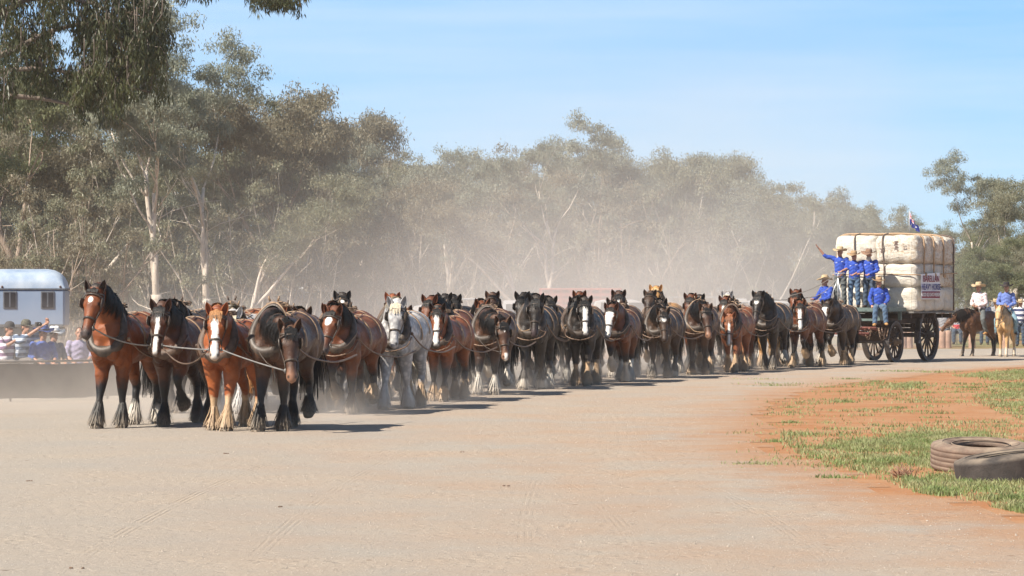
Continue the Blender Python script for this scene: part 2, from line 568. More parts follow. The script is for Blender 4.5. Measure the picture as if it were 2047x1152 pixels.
    bpy.data.meshes.remove(me0)
    V = mverts(me)
    N_ = mnormals(me)
    w_ = .009 * np.sin(V[:, 1] * 11 + 2 * np.sin(V[:, 2] * 7)) * np.sin(V[:, 2] * 9 + 1.3 * seed) + .005 * np.sin(V[:, 1] * 27 + V[:, 2] * 13) * np.sin(V[:, 0] * 19)
    w_ *= (V[:, 2] > .75) * (np.linalg.norm(V - H(.5), axis=1) > .42)
    V = V + N_ * w_[:, None]; set_verts(me, V)
    # --- attributes
    rel = V - poll
    along = rel @ hd / HL; dors = rel @ hu; lat = rel @ hs
    ish = (np.linalg.norm(V - H(.5), axis=1) < .50) & (along > -.35) & (along < 1.2) & (np.abs(lat) < .16) & (dors > -.22)
    hl = np.stack([lat, along, dors], 1)
    hl[~ish] = (9, 9, -9)
    attr(me, 'head_local', hl, True)
    L = np.full(len(V), 2.0); FR = np.zeros(len(V))
    hts = np.array([1.25, .98, .76, .55, .44, .30, .21, .05])
    best = np.full(len(V), .19)
    for pts, front, sole, ax, lift in legs_pts:
        pp = np.vstack([pts, sole]); hh = np.append(hts, -.01)
        for k in range(1, len(pp) - 1):
            a, b = pp[k], pp[k + 1]
            t = np.clip(((V - a) @ (b - a)) / ((b - a) @ (b - a)), 0, 1)
            d = np.linalg.norm(V - (a + t[:, None] * (b - a)), axis=1)
            m = d < best
            best[m] = d[m]; L[m] = (hh[k] + (hh[k + 1] - hh[k]) * t)[m]; FR[m] = 1.0 if front else 0.0
    attr(me, 'leg_height', L); attr(me, 'front_leg', FR)
    eye = np.zeros(len(V))
    for sd in (-1, 1):
        dd = np.linalg.norm(V - H(.30, .060, sd * .124), axis=1); eye = np.maximum(eye, np.clip(1.5 - dd / .026, 0, 1))
        dd = np.linalg.norm(V - H(.955, .045, sd * .055), axis=1); eye = np.maximum(eye, np.clip(1.5 - dd / .022, 0, 1))
    attr(me, 'eye_mask', eye)
    # ear mask
    em = np.clip((-.05 - along) / .04, 0, 1) * ish * (dors > -.06)
    attr(me, 'ear_mask', em)
    out['body'] = me
    # --- mane
    mb = MB()
    for k in range(520):
        t = rnd.uniform(.06, 1.0)
        i = t * 4; i0 = min(3, int(i)); q = i - i0
        c = nk[i0] * (1 - q) + nk[i0 + 1] * q
        rr = np.array(nr[i0]) * (1 - q) + np.array(nr[i0 + 1]) * q
        tang = nk[i0 + 1] - nk[i0]; tang /= np.linalg.norm(tang)
        sv = np.array((math.cos(ny * t), math.sin(ny * t), 0))
        up = np.cross(sv, tang); up = up if up[2] > 0 else -up
        side = mane_side if rnd.random() < .72 else -mane_side
        ln = rnd.uniform(.20, .46) * (1.1 if side == mane_side else .6)
        pts = []
        a = 90.0; base_a = rnd.uniform(82, 98)
        steps = 6
        for j in range(steps):
            arc = base_a - side * (j / (steps - 1)) * ln / max(rr[1], .15) * 57
            ar = R(arc)
            o = .012 + .028 * rnd.random() * (j > 0) + .012 * (j > 3)
            p = c + sv * (rr[0] + o) * math.cos(ar) + up * (rr[1] + o) * math.sin(ar)
            p = p + np.array((0, 0, -.012 * j)) + tang * (-.012 * j) + rg.normal(0, .004, 3)
            pts.append(p)
        ribbon(mb, pts, rnd.uniform(.014, .034), tang, .2)
    # solid crest
    cr = []
    for t in np.linspace(.08, 1.0, 9):
        i = t * 4; i0 = min(3, int(i)); q = i - i0
        c = nk[i0] * (1 - q) + nk[i0 + 1] * q; rr = np.array(nr[i0]) * (1 - q) + np.array(nr[i0 + 1]) * q
        tang = nk[i0 + 1] - nk[i0]; tang /= np.linalg.norm(tang)
        up = np.cross((1, 0, 0), tang); up = up if up[2] > 0 else -up
        cr.append(c + up * rr[1] * .97)
    mb.loft(cr, [(.03, .022)] * 9, n=8, sub=1)
    out['mane'] = mb.mesh('mane')
    # --- forelock
    mb = MB()
    for k in range(95):
        la = rnd.gauss(0, .032); ln = rnd.uniform(.06, flock)
        pts = []
        for j in range(5):
            t = -.03 + (j / 4) * ln
            tt = [s_[0] for s_ in st]
            ry = np.interp(t, tt, [s_[1] + s_[3] for s_ in st]); rx = np.interp(t, tt, [s_[2] for s_ in st])
            l = max(-.085, min(.085, la * (1 + .9 * j / 4)))
            e = math.sqrt(max(0, 1 - (l / (rx * 1.25)) ** 2))
            pts.append(H(t, ry * e + .012 + rnd.uniform(0, .012), l))
        ribbon(mb, pts, rnd.uniform(.008, .018), hs, .3)
    mb.ball(H(-.03, .05, 0), (.045, .035, .035), M=np.column_stack([hs, hu, hd]))
    out['forelock'] = mb.mesh('forelock')
    # --- tail
    mb = MB()
    sw = rnd.uniform(-.06, .06)
    mb.loft([v3(0, -.98, 1.50), v3(sw * .3, -1.10, 1.42), v3(sw, -1.16, 1.15), v3(sw, -1.15, .85), v3(sw * 1.4, -1.12, .62)], [(.05, .05), (.065, .065), (.085, .085), (.075, .075), (.02, .02)], n=10, sub=2)
    for k in range(170):
        ox, of = rnd.gauss(0, .045), rnd.gauss(0, .03)
        zb = rnd.uniform(.38, .75)
        pts = [v3(ox * .3, -1.04 + of * .2, 1.46), v3(ox * .8 + sw * .5, -1.15 + of, 1.25), v3(ox * 1.4 + sw, -1.18 + of * 1.4, .98), v3(ox * 1.9 + sw * 1.3, -1.15 + of * 2, zb)]
        ribbon(mb, crom(np.array(pts), 2), .024, (1, rnd.uniform(-.5, .5), 0), .15)
    out['tail'] = mb.mesh('tail')
    # --- feathers
    for li, (pts, front, sole, ax, lift) in enumerate(legs_pts):
        mb = MB()
        top = pts[4] * .25 + pts[5] * .75; ft = pts[6]
        bot = sole - ax * .035
        mb.loft([top, (top + ft) / 2, ft, (ft + bot) / 2, bot], [(.050, .058), (.056, .068), (.072, .088), (.092, .110), (.100, .122)], n=14, sub=2, cap=False)
        V0 = mb.v[-1]; V0 += rg.normal(0, .007, V0.shape)
        for k in range(120):
            a = rnd.uniform(0, 2 * math.pi); rr = rnd.uniform(.75, 1.45)
            d = np.array((math.cos(a), math.sin(a) * 1.15, 0))
            s0 = top + (ft - top) * rnd.uniform(-.4, 1.0)
            e0 = bot + d * .112 * rr + (ax * rnd.uniform(-.07, .032))
            mid = (s0 + e0) / 2 + d * .025
            ribbon(mb, [s0 + d * .05, mid, e0], rnd.uniform(.016, .03), np.cross(d, (0, 0, 1)), .15)
        me = mb.mesh('feather'); me.attributes.new('front_leg', 'FLOAT', 'POINT')
        vv = mverts(me); axl = (top - bot) / np.linalg.norm(top - bot)
        me.attributes['front_leg'].data.foreach_set('value', np.full(len(vv), 1.0 if front else 0.0, dtype=np.float32))
        attr(me, 'leg_height', np.clip((vv - bot) @ axl + .03, 0, 2))
        out['feather%d' % li] = me
    if not harness: return out, dict(H=H, hs=hs)
    # --- collar
    def col_pts(sc=1.0, n=30, off=0.0):
        top = np.array(v3(0, .60, 1.77)); bo = np.array(v3(0, 1.00, 1.12)); c = (top + bo) / 2; ax_ = (top - bo) / 2
        fwd = np.cross((1, 0, 0), ax_); fwd /= np.linalg.norm(fwd); fwd = fwd if fwd[1] < 0 else -fwd
        P_ = []
        for i in range(n):
            a = 2 * math.pi * i / n
            wx = .225 * sc * (1 - .24 * math.sin(a))
            P_.append(c + ax_ * math.sin(a) * (1 + (sc - 1) * .6) + np.array((1, 0, 0)) * wx * math.cos(a) + fwd * off)
        return np.array(P_)
    ang = np.array([2 * math.pi * i / 30 for i in range(30)])
    thick = .050 + .026 * (1 - np.sin(ang)) / 2 * 1.3
    mb = MB(); mb.ring(col_pts(1.0), (thick, thick * 1.05), 10)
    out['collar'] = mb.mesh('collar')
    mb = MB()
    cp = col_pts(1.17, 40, .03)
    for rngi in (range(31, 52), range(9, 30)):
        idx = [i % 40 for i in rngi]
        q = cp[idx]
        sidev = 1 if q[:, 0].mean() > 0 else -1
        mb.loft(q, [(.012, .020)] * len(q), side=(0, -1, .3), n=6, sub=1)
    for sd in (-1, 1):
        tp = np.array(v3(sd * .055, .60, 1.84))
        mb.loft([tp, tp + (sd * .015, 0, .04), tp + (sd * .02, .0, .075)], [.016, .014, .012], n=6, sub=1)
        mb.ball(v3(sd * .32, .83, 1.30), (.03, .03, .03), 6, 4)
    out['hames'] = mb.mesh('hames')
    # --- bridle
    mb = MB()
    M3 = np.column_stack([hs, hu, hd])
    tt = [s_[0] for s_ in st]
    def hring(t, off, n=20, a0=0, a1=360, shift=0.0):
        rx = np.interp(t, tt, [s_[2] for s_ in st]); ry = np.interp(t, tt, [s_[3] for s_ in st]); dc = np.interp(t, tt, [s_[1] for s_ in st])
        return [H(t + shift * math.sin(R(a0 + (a1 - a0) * i / n)), dc + (ry + off) * math.sin(R(a0 + (a1 - a0) * i / n)), (rx + off) * math.cos(R(a0 + (a1 - a0) * i / n))) for i in range(n + (a1 - a0 != 360))]
    mb.ring(hring(.62, .006), (.008, .017), 6)
    mb.ring(hring(.06, .010, shift=.05), (.007, .014), 6)
    mb.ring(hring(.18, .016, shift=-.06), (.007, .012), 6)
    for sd in (-1, 1):
        q = []
        for t in (.02, .2, .4, .6, .8):
            rx = np.interp(t, tt, [s_[2] for s_ in st])
            q.append(H(t, -.02 if t < .7 else .0, sd * (rx + .012)))
        mb.loft(q, [(.014, .006)] * 5, side=hu, n=6, sub=2)
    out['bridle'] = mb.mesh('bridle')
    for sd, nm in ((-1, 'blinker0'), (1, 'blinker1')):
        mb = MB()
        c = H(.27, .03, sd * .148)
        Q = []
        n = 14
        outw = hs * sd * .35 + hu * .94; outw /= np.linalg.norm(outw)
        for i in range(n):
            a = 2 * math.pi * i / n
            sx_, sz_ = math.cos(a), math.sin(a)
            sx_ = math.copysign(abs(sx_) ** .65, sx_); sz_ = math.copysign(abs(sz_) ** .65, sz_)
            Q.append(c + outw * .062 * sx_ + hd * .075 * sz_)
        Q = np.array(Q); nn = np.cross(outw, hd); nn /= np.linalg.norm(nn)
        mb.add(np.vstack([Q + nn * .006, Q - nn * .006, [c + nn * .012], [c - nn * .012]]),
               [(i, (i + 1) % n, n + (i + 1) % n, n + i) for i in range(n)] + [(2 * n, i, (i + 1) % n) for i in range(n)] + [(2 * n + 1, n + (i + 1) % n, n + i) for i in range(n)])
        out[nm] = mb.mesh('blinker')
    # bit rings
    mb = MB()
    for sd in (-1, 1):
        c = H(.80, -.015, sd * .085)
        mb.ring([c + hd * .035 * math.cos(a) + hu * .035 * math.sin(a) for a in np.linspace(0, 2 * math.pi, 12, endpoint=False)], .007, 5)
    q = H(.80, -.05, 0)
    mb.tube([H(.80, -.015, -.085), H(.8, -.045, 0), H(.80, -.015, .085)], .008, 5)
    out['bit'] = mb.mesh('bit')
    # --- straps over back
    def strap(pts, w, th, off_n=None):
        pts = np.array(pts)
        c = np.array(v3(0, -pts[:, 1].mean(), 1.22))
        m = MB(); k = len(pts)
        O = pts - np.column_stack([np.zeros(k), pts[:, 1], np.full(k, 1.24)]); O /= np.linalg.norm(O, axis=1)[:, None]
        Y = np.array((0, w / 2, 0))
        V_ = np.vstack([pts - Y, pts + Y, pts - Y + O * th, pts + Y + O * th])
        Fs = []
        for i in range(k - 1):
            Fs += [(2 * k + i, 2 * k + i + 1, 3 * k + i + 1, 3 * k + i), (i, i + 1, 2 * k + i + 1, 2 * k + i), (k + i, 3 * k + i, 3 * k + i + 1, k + i + 1)]
        m.add(V_, Fs)
        return m
    mb = strap(trunk_ring(.22, .035, -12, 192), .055, .014)
    out['back_pad'] = mb.mesh('back_pad')
    mb = strap(trunk_ring(-.42, .028, -5, 185), .035, .010)
    # ridge strap along the spine and rope gathered on the withers
    sp = [v3(.02, f, np.interp(f, [-.45, -.2, .1, .22, .5], [1.70, 1.655, 1.655, 1.66, 1.74])) for f in np.linspace(-.42, .5, 8)]
    mb.loft(sp, [(.018, .008)] * 8, n=6, sub=1)
    out['hip_strap'] = mb.mesh('hip_strap')
    mb = MB()
    for k in range(5):
        a0 = rnd.uniform(0, 6.28); pts = []
        for i in range(14):
            a = a0 + i / 13 * rnd.uniform(4.5, 6.2)
            pts.append(v3(.10 * math.cos(a) + rnd.uniform(-.02, .02) + rnd.choice((-.04, .04)), .42 + .16 * math.sin(a), 1.775 + .02 * rnd.random() + .02 * k / 2 - .35 * (.10 * math.cos(a)) ** 2 * 8))
        mb.loft(pts, [.011] * 14, side=(0, 0, 1), n=5, sub=1)
    out['rope_coil'] = mb.mesh('rope_coil')
    # --- trace chains
    for sd, nm in ((-1, 'chain0'), (1, 'chain1')):
        mb = MB()
        key = np.array([v3(sd * .32, .83, 1.30), v3(sd * .38, .55, 1.14), v3(sd * .39, .1, 1.04), v3(sd * .39, -.5, .98), v3(sd * .41, -1.1, .95), v3(sd * .40, -1.7, .97), v3(sd * .39, -2.35, 1.03)])
        pts = crom(key, 12)
        rr = np.where(np.arange(len(pts)) % 2 == 0, .017, .008)
        mb.loft(pts, rr, side=(0, 0, 1), n=6, sub=1)
        out[nm] = mb.mesh('trace_chain')
    # --- spreader chain sagging across the chest
    mb = MB()
    key = np.array([v3(-.32, .85, 1.24), v3(-.27, 1.06, 1.08), v3(0, 1.15, 1.0), v3(.27, 1.06, 1.08), v3(.32, .85, 1.24)])
    pts = crom(key, 9); rr = np.where(np.arange(len(pts)) % 2 == 0, .015, .008)
    mb.loft(pts, rr, side=(0, 0, 1), n=6, sub=1)
    out['breast_chain'] = mb.mesh('breast_chain')
    # --- lead rein from bit back to hames
    mb = MB()
    a = H(.80, -.015, .085); b = np.array(v3(.30, .80, 1.42))
    mb.loft(crom(np.array([a, a * .6 + b * .4 + (0.05, 0, -.12), a * .2 + b * .8 + (0.03, 0, -.06), b]), 3), [.009] * 10, side=(0, 0, 1), n=5, sub=1)
    a = H(.80, -.015, -.085); b = np.array(v3(-.30, .80, 1.42))
    mb.loft(crom(np.array([a, a * .6 + b * .4 + (-0.05, 0, -.12), a * .2 + b * .8 + (-0.03, 0, -.06), b]), 3), [.009] * 10, side=(0, 0, 1), n=5, sub=1)
    out['rein'] = mb.mesh('rein')
    return out, dict(H=H, hs=hs)

# ------------------------------------------------------------------ horse materials
def coat_mat(name, coat, dark, point, point_h=.78, blaze=0.0, star=0.0, snip=0.0, sock_f=0.0, sock_h=0.0, sock_c=(.62, .52, .40), muzzle=None, dapple=0.0, ear=None, seed=0.0, gloss=.36):
    t = NT(name)
    oc = t.mapping(t.coord(), loc=(seed, seed * .7, 0))
    n1 = t.noise(3.2, 3, .55, oc); n2 = t.noise(30, 3, .6, oc); n3 = t.noise(9, 3, .6, oc)
    z = t.sep(t.coord())[2]
    c = t.mix(t.rng(t.math('ADD', n1, t.math('MULTIPLY', n3, .35)), .42, .90), dark, coat)
    if dapple > 0:
        v = t.voro(13, oc)
        c = t.mix(t.math('MULTIPLY', t.rng(v, .25, .62), dapple), c, (.16, .16, .17))
    Lh = t.math('ADD', t.attr('leg_height'), t.math('MULTIPLY', t.math('SUBTRACT', n3, .5), .22))
    fr = t.attr('front_leg')
    if point is not None:
        c = t.mix(t.rng(Lh, point_h, point_h - .24, 0, 1, True), c, point)
    hl = t.sep(t.attr('head_local', 'Vector'))
    wob = t.math('MULTIPLY', t.math('SUBTRACT', n3, .5), .05)
    lat = t.math('ABSOLUTE', t.math('ADD', hl[0], wob))
    al = hl[1]
    onface = t.rng(hl[2], -.02, .03)
    if muzzle is not None:
        c = t.mix(t.math('MULTIPLY', t.rng(t.math('ADD', al, wob), .74, .92), t.rng(al, 3, 2)), c, muzzle)
    if ear is not None:
        c = t.mix(t.attr('ear_mask'), c, ear)
    m = None
    if blaze > 0:
        w = t.rng(t.noise(8, 4, .7, oc), .3, .7, blaze * .55, blaze * 1.35)
        m = t.math('MULTIPLY', t.rng(t.math('SUBTRACT', lat, w), .010, -.006), t.math('MULTIPLY', t.rng(al, .06, .14), t.rng(al, 1.06, .96)))
        m = t.math('MULTIPLY', m, onface)
    if star > 0:
        dx = t.math('DIVIDE', lat, star); dy = t.math('DIVIDE', t.math('SUBTRACT', al, .24), star * 2.0)
        rr = t.math('SQRT', t.math('ADD', t.math('MULTIPLY', dx, dx), t.math('MULTIPLY', dy, dy)))
        sm = t.math('MULTIPLY', t.rng(rr, 1.15, .85), onface)
        m = sm if m is None else t.math('MAXIMUM', m, sm)
    if snip > 0:
        sm = t.math('MULTIPLY', t.rng(t.math('SUBTRACT', lat, snip), .012, -.008), t.math('MULTIPLY', t.rng(al, .84, .88), t.rng(al, 1.3, 1.1)))
        m = sm if m is None else t.math('MAXIMUM', m, sm)
    if m is not None: c = t.mix(m, c, (.78, .74, .68))
    if sock_f > 0 or sock_h > 0:
        sh = t.math('ADD', sock_h, t.math('MULTIPLY', fr, sock_f - sock_h))
        c = t.mix(t.rng(t.math('SUBTRACT', Lh, sh), .03, -.03), c, sock_c)
    # hooves and road dust on the lowest parts
    c = t.mix(t.rng(t.attr('leg_height'), .075, .045), c, (.17, .13, .09))
    c = t.mix(t.math('MULTIPLY', t.rng(t.attr('leg_height'), .42, 0.0, 0, .55), t.rng(n3, .3, .6)), c, (.34, .26, .19))
    gn = t.n.new('ShaderNodeNewGeometry'); upz = t.rng(t.sep(gn.outputs['Normal'])[2], .1, .9)
    c = t.mix(t.math('MULTIPLY', t.math('MULTIPLY', upz, t.rng(n3, .38, .62)), .09), c, (.36, .29, .22))
    c = t.mix(t.attr('eye_mask'), c, (.008, .006, .005))
    t.base(c)
    t.rough(t.rng(t.math('ADD', t.math('MULTIPLY', n2, .4), t.math('MULTIPLY', n3, .6)), .35, .65, gloss - .06, gloss + .26))
    t.set('Specular IOR Level', .38)
    t.bump(t.math('ADD', t.math('MULTIPLY', t.noise(6, 3, .55, oc), 4.0), t.noise(140, 3, .6, t.mapping(t.coord(), (1, 1, .35)))), .45, .012)
    return t.m

def hair_mat(name, c, c2=None, seed=0):
    t = NT(name)
    st = t.noise(60, 2, .5, t.mapping(t.coord(), (1, 1, .12), (seed, 0, 0)))
    t.base(t.mix(t.rng(st, .3, .7), tuple(q * .55 for q in c), c2 or tuple(q * 1.3 for q in c)))
    t.rough(.55); t.set('Specular IOR Level', .3)
    t.bump(st, .5, .01)
    return t.m

def feather_mat(name, hi, lo_f, lo_h, sock_f, sock_h, top):
    t = NT(name)
    fr = t.attr('front_leg')
    st = t.noise(70, 2, .5, t.mapping(t.coord(), (1, 1, .15)))
    lh = t.math('ADD', t.attr('leg_height'), t.math('MULTIPLY', t.math('SUBTRACT', t.noise(9, 3), .5), .15))
    sh = t.math('ADD', sock_h, t.math('MULTIPLY', fr, sock_f - sock_h))
    c = t.mix(t.rng(t.math('SUBTRACT', lh, sh), .03, -.03), top, hi)
    c = t.mix(t.rng(st, .3, .75, .45, 0), c, tuple(q * .35 for q in hi) if sock_f + sock_h > 0 else (.008, .007, .006))
    c = t.mix(t.math('MULTIPLY', t.rng(t.attr('leg_height'), .22, 0, 0, .75), t.rng(st, .2, .6)), c, (.36, .28, .20))
    t.base(c); t.rough(.6); t.bump(st, .6, .01)
    return t.m

LEATHER = None
def harness_mats():
    global LEATHER
    t = NT('harness_leather')
    oc = t.coord()
    t.base(t.mix(t.rng(t.noise(14, 4), .3, .7), (.03, .022, .018), (.10, .07, .05)))
    t.rough(.5); t.bump(t.noise(60, 4), .4, .006)
    tan = mat('tan_strap', (.30, .19, .11), .55, var=.4, scale=12, bump=.3)
    rope = mat('hemp_rope', (.30, .20, .13), .8, var=.4, scale=30, bump=.6, bscale=120)
    steel = mat('worn_steel', (.22, .20, .18), .5, metal=.8, var=.35, scale=40)
    brown = mat('brown_leather', (.10, .062, .042), .6, var=.45, scale=10, bump=.4)
    LEATHER = dict(black=t.m, tan=tan, rope=rope, steel=steel, brown=brown, chain=mat('rusty_chain', (.20, .13, .09), .5, metal=.5, var=.5, scale=30), pale=mat('pale_rope', (.42, .36, .29), .8, var=.25, scale=40))
    return LEATHER
# ------------------------------------------------------------------ people
# local axes: x lateral (person's left = +x when facing -y), -y forward
def pv(x, f, z): return np.array((x, -f, z), float)

def unit(v): return v / (np.linalg.norm(v) + 1e-9)

STAND = dict(pelvis=(0, 0, .95), chest=(0, .01, 1.30), neck=(0, .02, 1.47), head=(0, .05, 1.60),
             shl=(.185, 0, 1.42), shr=(-.185, 0, 1.42), ell=(.25, .02, 1.13), elr=(-.25, .02, 1.13), hal=(.24, .16, .92), har=(-.24, .16, .92),
             hil=(.09, 0, .92), hir=(-.09, 0, .92), knl=(.11, .03, .50), knr=(-.11, .03, .50), anl=(.12, -.02, .09), anr=(-.12, -.02, .09))

def person(pose=None, hat=None, shirt=None, pants=None, skin=None, boots=None, beard=None, face_dir=(0, 1, 0), sleeves=1.0, fine=True, hat_kind='brim', hair=None, label=None, loc=(0, 0, 0), rz=0, group=None, grip=.8, stomach=1.0):
    J = dict(STAND); J.update(pose or {})
    J = {k: pv(*v) for k, v in J.items()}
    fd = unit(pv(*face_dir))
    root = empty('person', loc, rz, label, 'person', group)
    rgx = np.random.default_rng(abs(hash(label)) % 1000 if False else len(label or '') * 7)
    lat = unit(J['shl'] - J['shr'])
    up = unit(J['neck'] - J['pelvis'])
    def torso(mb, g, top=True):
        pe, ch, nk = J['pelvis'], J['chest'], J['neck']
        fw = unit(np.cross(lat, up)); fw = fw if fw @ pv(0, 1, 0) > 0 else -fw
        pts = [pe - up * .09, pe, pe * .6 + ch * .4 + fw * .02 * stomach, ch, ch * .35 + nk * .65, nk - up * .01]
        rad = [(.145, .11), (.160, .122), (.148, .115 * stomach), (.172, .122), (.150, .100), (.062, .062)]
        mb.loft(pts, [(a + g, b + g) for a, b in rad], side=lat, n=16, sub=3)
        for s_ in ('l', 'r'):
            mb.ball(J['sh' + s_] - up * .02, .066 + g)
    def limb(mb, a, b, c, ra, rb, rc, g=0.0, t1=1.0):
        e = b + (c - b) * t1
        mb.loft([a, a * .5 + b * .5, b, b * .6 + e * .4, e], [ra + g, (ra + rb) / 2 + g, rb + g, (rb * 1.02 + rc * .0) + g if False else (rb * .97) + g, (rb + (rc - rb) * t1) + g], side=unit(np.cross(b - a, (0.11, .97, .2))), n=10, sub=2)
    # ---- body: one continuous mesh
    mb = MB()
    torso(mb, -.004)
    hd = J['head']; nk = J['neck']
    mb.loft([nk - up * .05, nk, hd - np.array((0, 0, .02))], [.066, .058, .055], side=lat, n=12)
    fl = unit(np.cross((0, 0, 1), fd)); fl = fl if fl @ lat > 0 else -fl
    zz = unit(np.cross(fd, fl)); zz = zz if zz[2] > 0 else -zz
    M = np.column_stack([fl, fd, zz])
    mb.ball(hd + zz * .035 - fd * .012, (.074, .094, .092), 14, 10, M)
    mb.ball(hd - zz * .045 + fd * .022, (.056, .066, .070), 12, 8, M)
    mb.loft([hd + fd * .078 + zz * .030, hd + fd * .098 - zz * .012, hd + fd * .088 - zz * .022], [.010, .017, .014], side=fl, n=8)
    mb.ball(hd + fd * .083 - zz * .052, (.026, .012, .010), 8, 6, M)
    mb.ball(hd + fd * .072 - zz * .090, (.024, .020, .018), 8, 6, M)
    for s_ in (-1, 1):
        mb.ball(hd + fl * .077 * s_ - fd * .008 + zz * .0, (.010, .020, .031), 8, 6, M)
        mb.ball(hd + fl * .030 * s_ + fd * .078 + zz * .040, (.022, .014, .008), 8, 6, M)
    for s_ in ('l', 'r'):
        limb(mb, J['sh' + s_], J['el' + s_], J['ha' + s_], .052, .040, .027)
        limb(mb, J['hi' + s_], J['kn' + s_], J['an' + s_], .088, .058, .040)
        # hand
        w = J['ha' + s_]; hdir = unit(w - J['el' + s_]); sg = 1 if s_ == 'l' else -1
        pl = unit(np.cross(hdir, (0.2 * sg, -.3, 1.0)))       # across the palm
        pn = unit(np.cross(hdir, pl))                           # palm normal
        if pn @ (J['chest'] - w) < 0: pn = -pn
        hc = w + hdir * .05
        mb.loft([w - hdir * .01, w + hdir * .03, w + hdir * .085], [(.028, .021), (.040, .018), (.040, .014)], side=pl, n=10)
        g = grip if not isinstance(grip, dict) else grip[s_]
        for q in range(4):
            ln = (.072, .082, .076, .058)[q]
            b0 = w + hdir * .078 + pl * (-.030 + .020 * q) * 1.0
            c1 = R(25 * g + 5); c2 = R(100 * g + 12)
            b1 = b0 + (hdir * math.cos(c1) + pn * math.sin(c1)) * ln * .5
            b2 = b1 + (hdir * math.cos(c2) + pn * math.sin(c2)) * ln * .5
            mb.loft([b0 - hdir * .012, b0, b1, b2], [.0105, .0105, .0095, .0075], side=pl, n=8)
        b0 = w + hdir * .025 - pl * .030
        b1 = b0 + hdir * .028 - pl * .026 + pn * .012 * (1 + g); b2 = b1 + hdir * .028 - pl * .004 + pn * .02 * g
        mb.loft([b0, b1, b2], [.014, .011, .0085], side=hdir, n=8)
        # foot
        a = J['an' + s_]; kd = a - J['kn' + s_]
        ff = pv(sg * .18, 1, 0); ff = unit(ff)
        mb.loft([a, a - np.array((0, 0, .05)) - ff * .03, a - np.array((0, 0, .052)) + ff * .10, a - np.array((0, 0, .060)) + ff * .17], [(.042, .045), (.036, .034), (.042, .026), (.034, .018)], side=np.cross(ff, (0, 0, 1)), n=10)
    m0 = mb.mesh(); me = remesh(m0, .0085 if fine else .013, 2, .4); bpy.data.meshes.remove(m0)
    ob = mesh_obj('body', me, root, skin)
    V = mverts(me)
    # eyes, brows and lips as a mask read by the skin material
    rel = V - hd
    x, y, z = rel @ fl, rel @ fd, rel @ zz
    e = np.zeros(len(V))
    for s_ in (-1, 1):
        e = np.maximum(e, np.clip(1.6 - np.hypot((x - .030 * s_) / .014, (z - .022) / .008), 0, 1) * (y > .04))
    e = np.maximum(e, .5 * np.clip(1.5 - np.hypot(x / .024, (z + .052) / .008), 0, 1) * (y > .05))
    attr(me, 'face_mask', e)
    # ---- shirt
    mb = MB(); torso(mb, .016)
    for s_ in ('l', 'r'):
        limb(mb, J['sh' + s_], J['el' + s_], J['ha' + s_], .060, .046, .034, .014, sleeves if sleeves > 0 else .05)
    nkc = J['neck']
    mb.loft([nkc - up * .03, nkc + up * .022], [.078, .070], side=lat, n=12)
    m0 = mb.mesh(); me = remesh(m0, .012 if fine else .018, 2, .4); bpy.data.meshes.remove(m0)
    V = mverts(me)
    N = mnormals(me)
    w = .005 * np.sin(V[:, 2] * 58 + 2.2 * np.sin(V[:, 0] * 21 + V[:, 1] * 14)) + .004 * np.sin(V[:, 0] * 47 + V[:, 2] * 31)
    # keep the head out of the shirt, cut below the belt
    set_verts(me, V + N * w[:, None])
    mesh_obj('shirt', me, root, shirt)
    # collar flaps and pocket badges belong to the shirt
    # ---- trousers
    mb = MB()
    mb.loft([J['pelvis'] - up * .10, J['pelvis'] - up * .02, J['pelvis'] + up * .085], [(.165, .135), (.176, .138), (.158, .130)], side=lat, n=14)
    for s_ in ('l', 'r'):
        limb(mb, J['hi' + s_], J['kn' + s_], J['an' + s_], .092, .066, .058, .013, 1.03)
    m0 = mb.mesh(); me = remesh(m0, .013 if fine else .018, 2, .4); bpy.data.meshes.remove(m0)
    V = mverts(me); N = mnormals(me)
    w = .005 * np.sin(V[:, 2] * 46 + 2.5 * np.sin(V[:, 0] * 19)) 
    set_verts(me, V + N * w[:, None])
    mesh_obj('trousers', me, root, pants)
    # ---- boots
    for s_, sg in (('l', 1), ('r', -1)):
        a = J['an' + s_]; ff = unit(pv(sg * .18, 1, 0)); sd = np.cross(ff, (0, 0, 1))
        mb = MB()
        mb.loft([a + unit(J['kn' + s_] - a) * .09, a, a - np.array((0, 0, .04)) + ff * .01], [.060, .056, .05], side=sd, n=10)
        mb.loft([a - np.array((0, 0, .045)) - ff * .055, a - np.array((0, 0, .038)), a - np.array((0, 0, .050)) + ff * .10, a - np.array((0, 0, .060)) + ff * .195], [(.034, .034), (.047, .047), (.050, .036), (.034, .022)], side=sd, n=12)
        m0 = mb.mesh(); me = remesh(m0, .012, 2, .4); bpy.data.meshes.remove(m0)
        mesh_obj('boot', me, root, boots)
    # ---- hair
    if hair is not None:
        mb = MB(); mb.ball(hd + zz * .042 - fd * .026, (.083, .098, .092), 14, 10, M)
        mb.ball(hd - zz * .03 - fd * .045, (.074, .06, .07), 12, 8, M)
        m0 = mb.mesh(); me = remesh(m0, .014, 1); bpy.data.meshes.remove(m0)
        mesh_obj('hair', me, root, hair)
    # ---- hat
    if hat is not None:
        mb = MB()
        n = 28; hc = hd + zz * .078
        if hat_kind == 'brim':
            prof = [(.098, -.012), (.205, -.004), (.208, .004), (.102, .006), (.096, .05), (.088, .098), (.066, .118), (.03, .108), (.001, .102)]
        elif hat_kind == 'tall':
            prof = [(.098, -.012), (.225, .002), (.228, .010), (.104, .006), (.100, .06), (.094, .115), (.07, .138), (.03, .122), (.001, .115)]
        else:
            prof = [(.097, -.03), (.100, -.005), (.097, .03), (.078, .066), (.045, .085), (.001, .092)]
        mb.lathe(prof, n=n)
        V = mb.v[0]; rr = np.hypot(V[:, 0], V[:, 1])
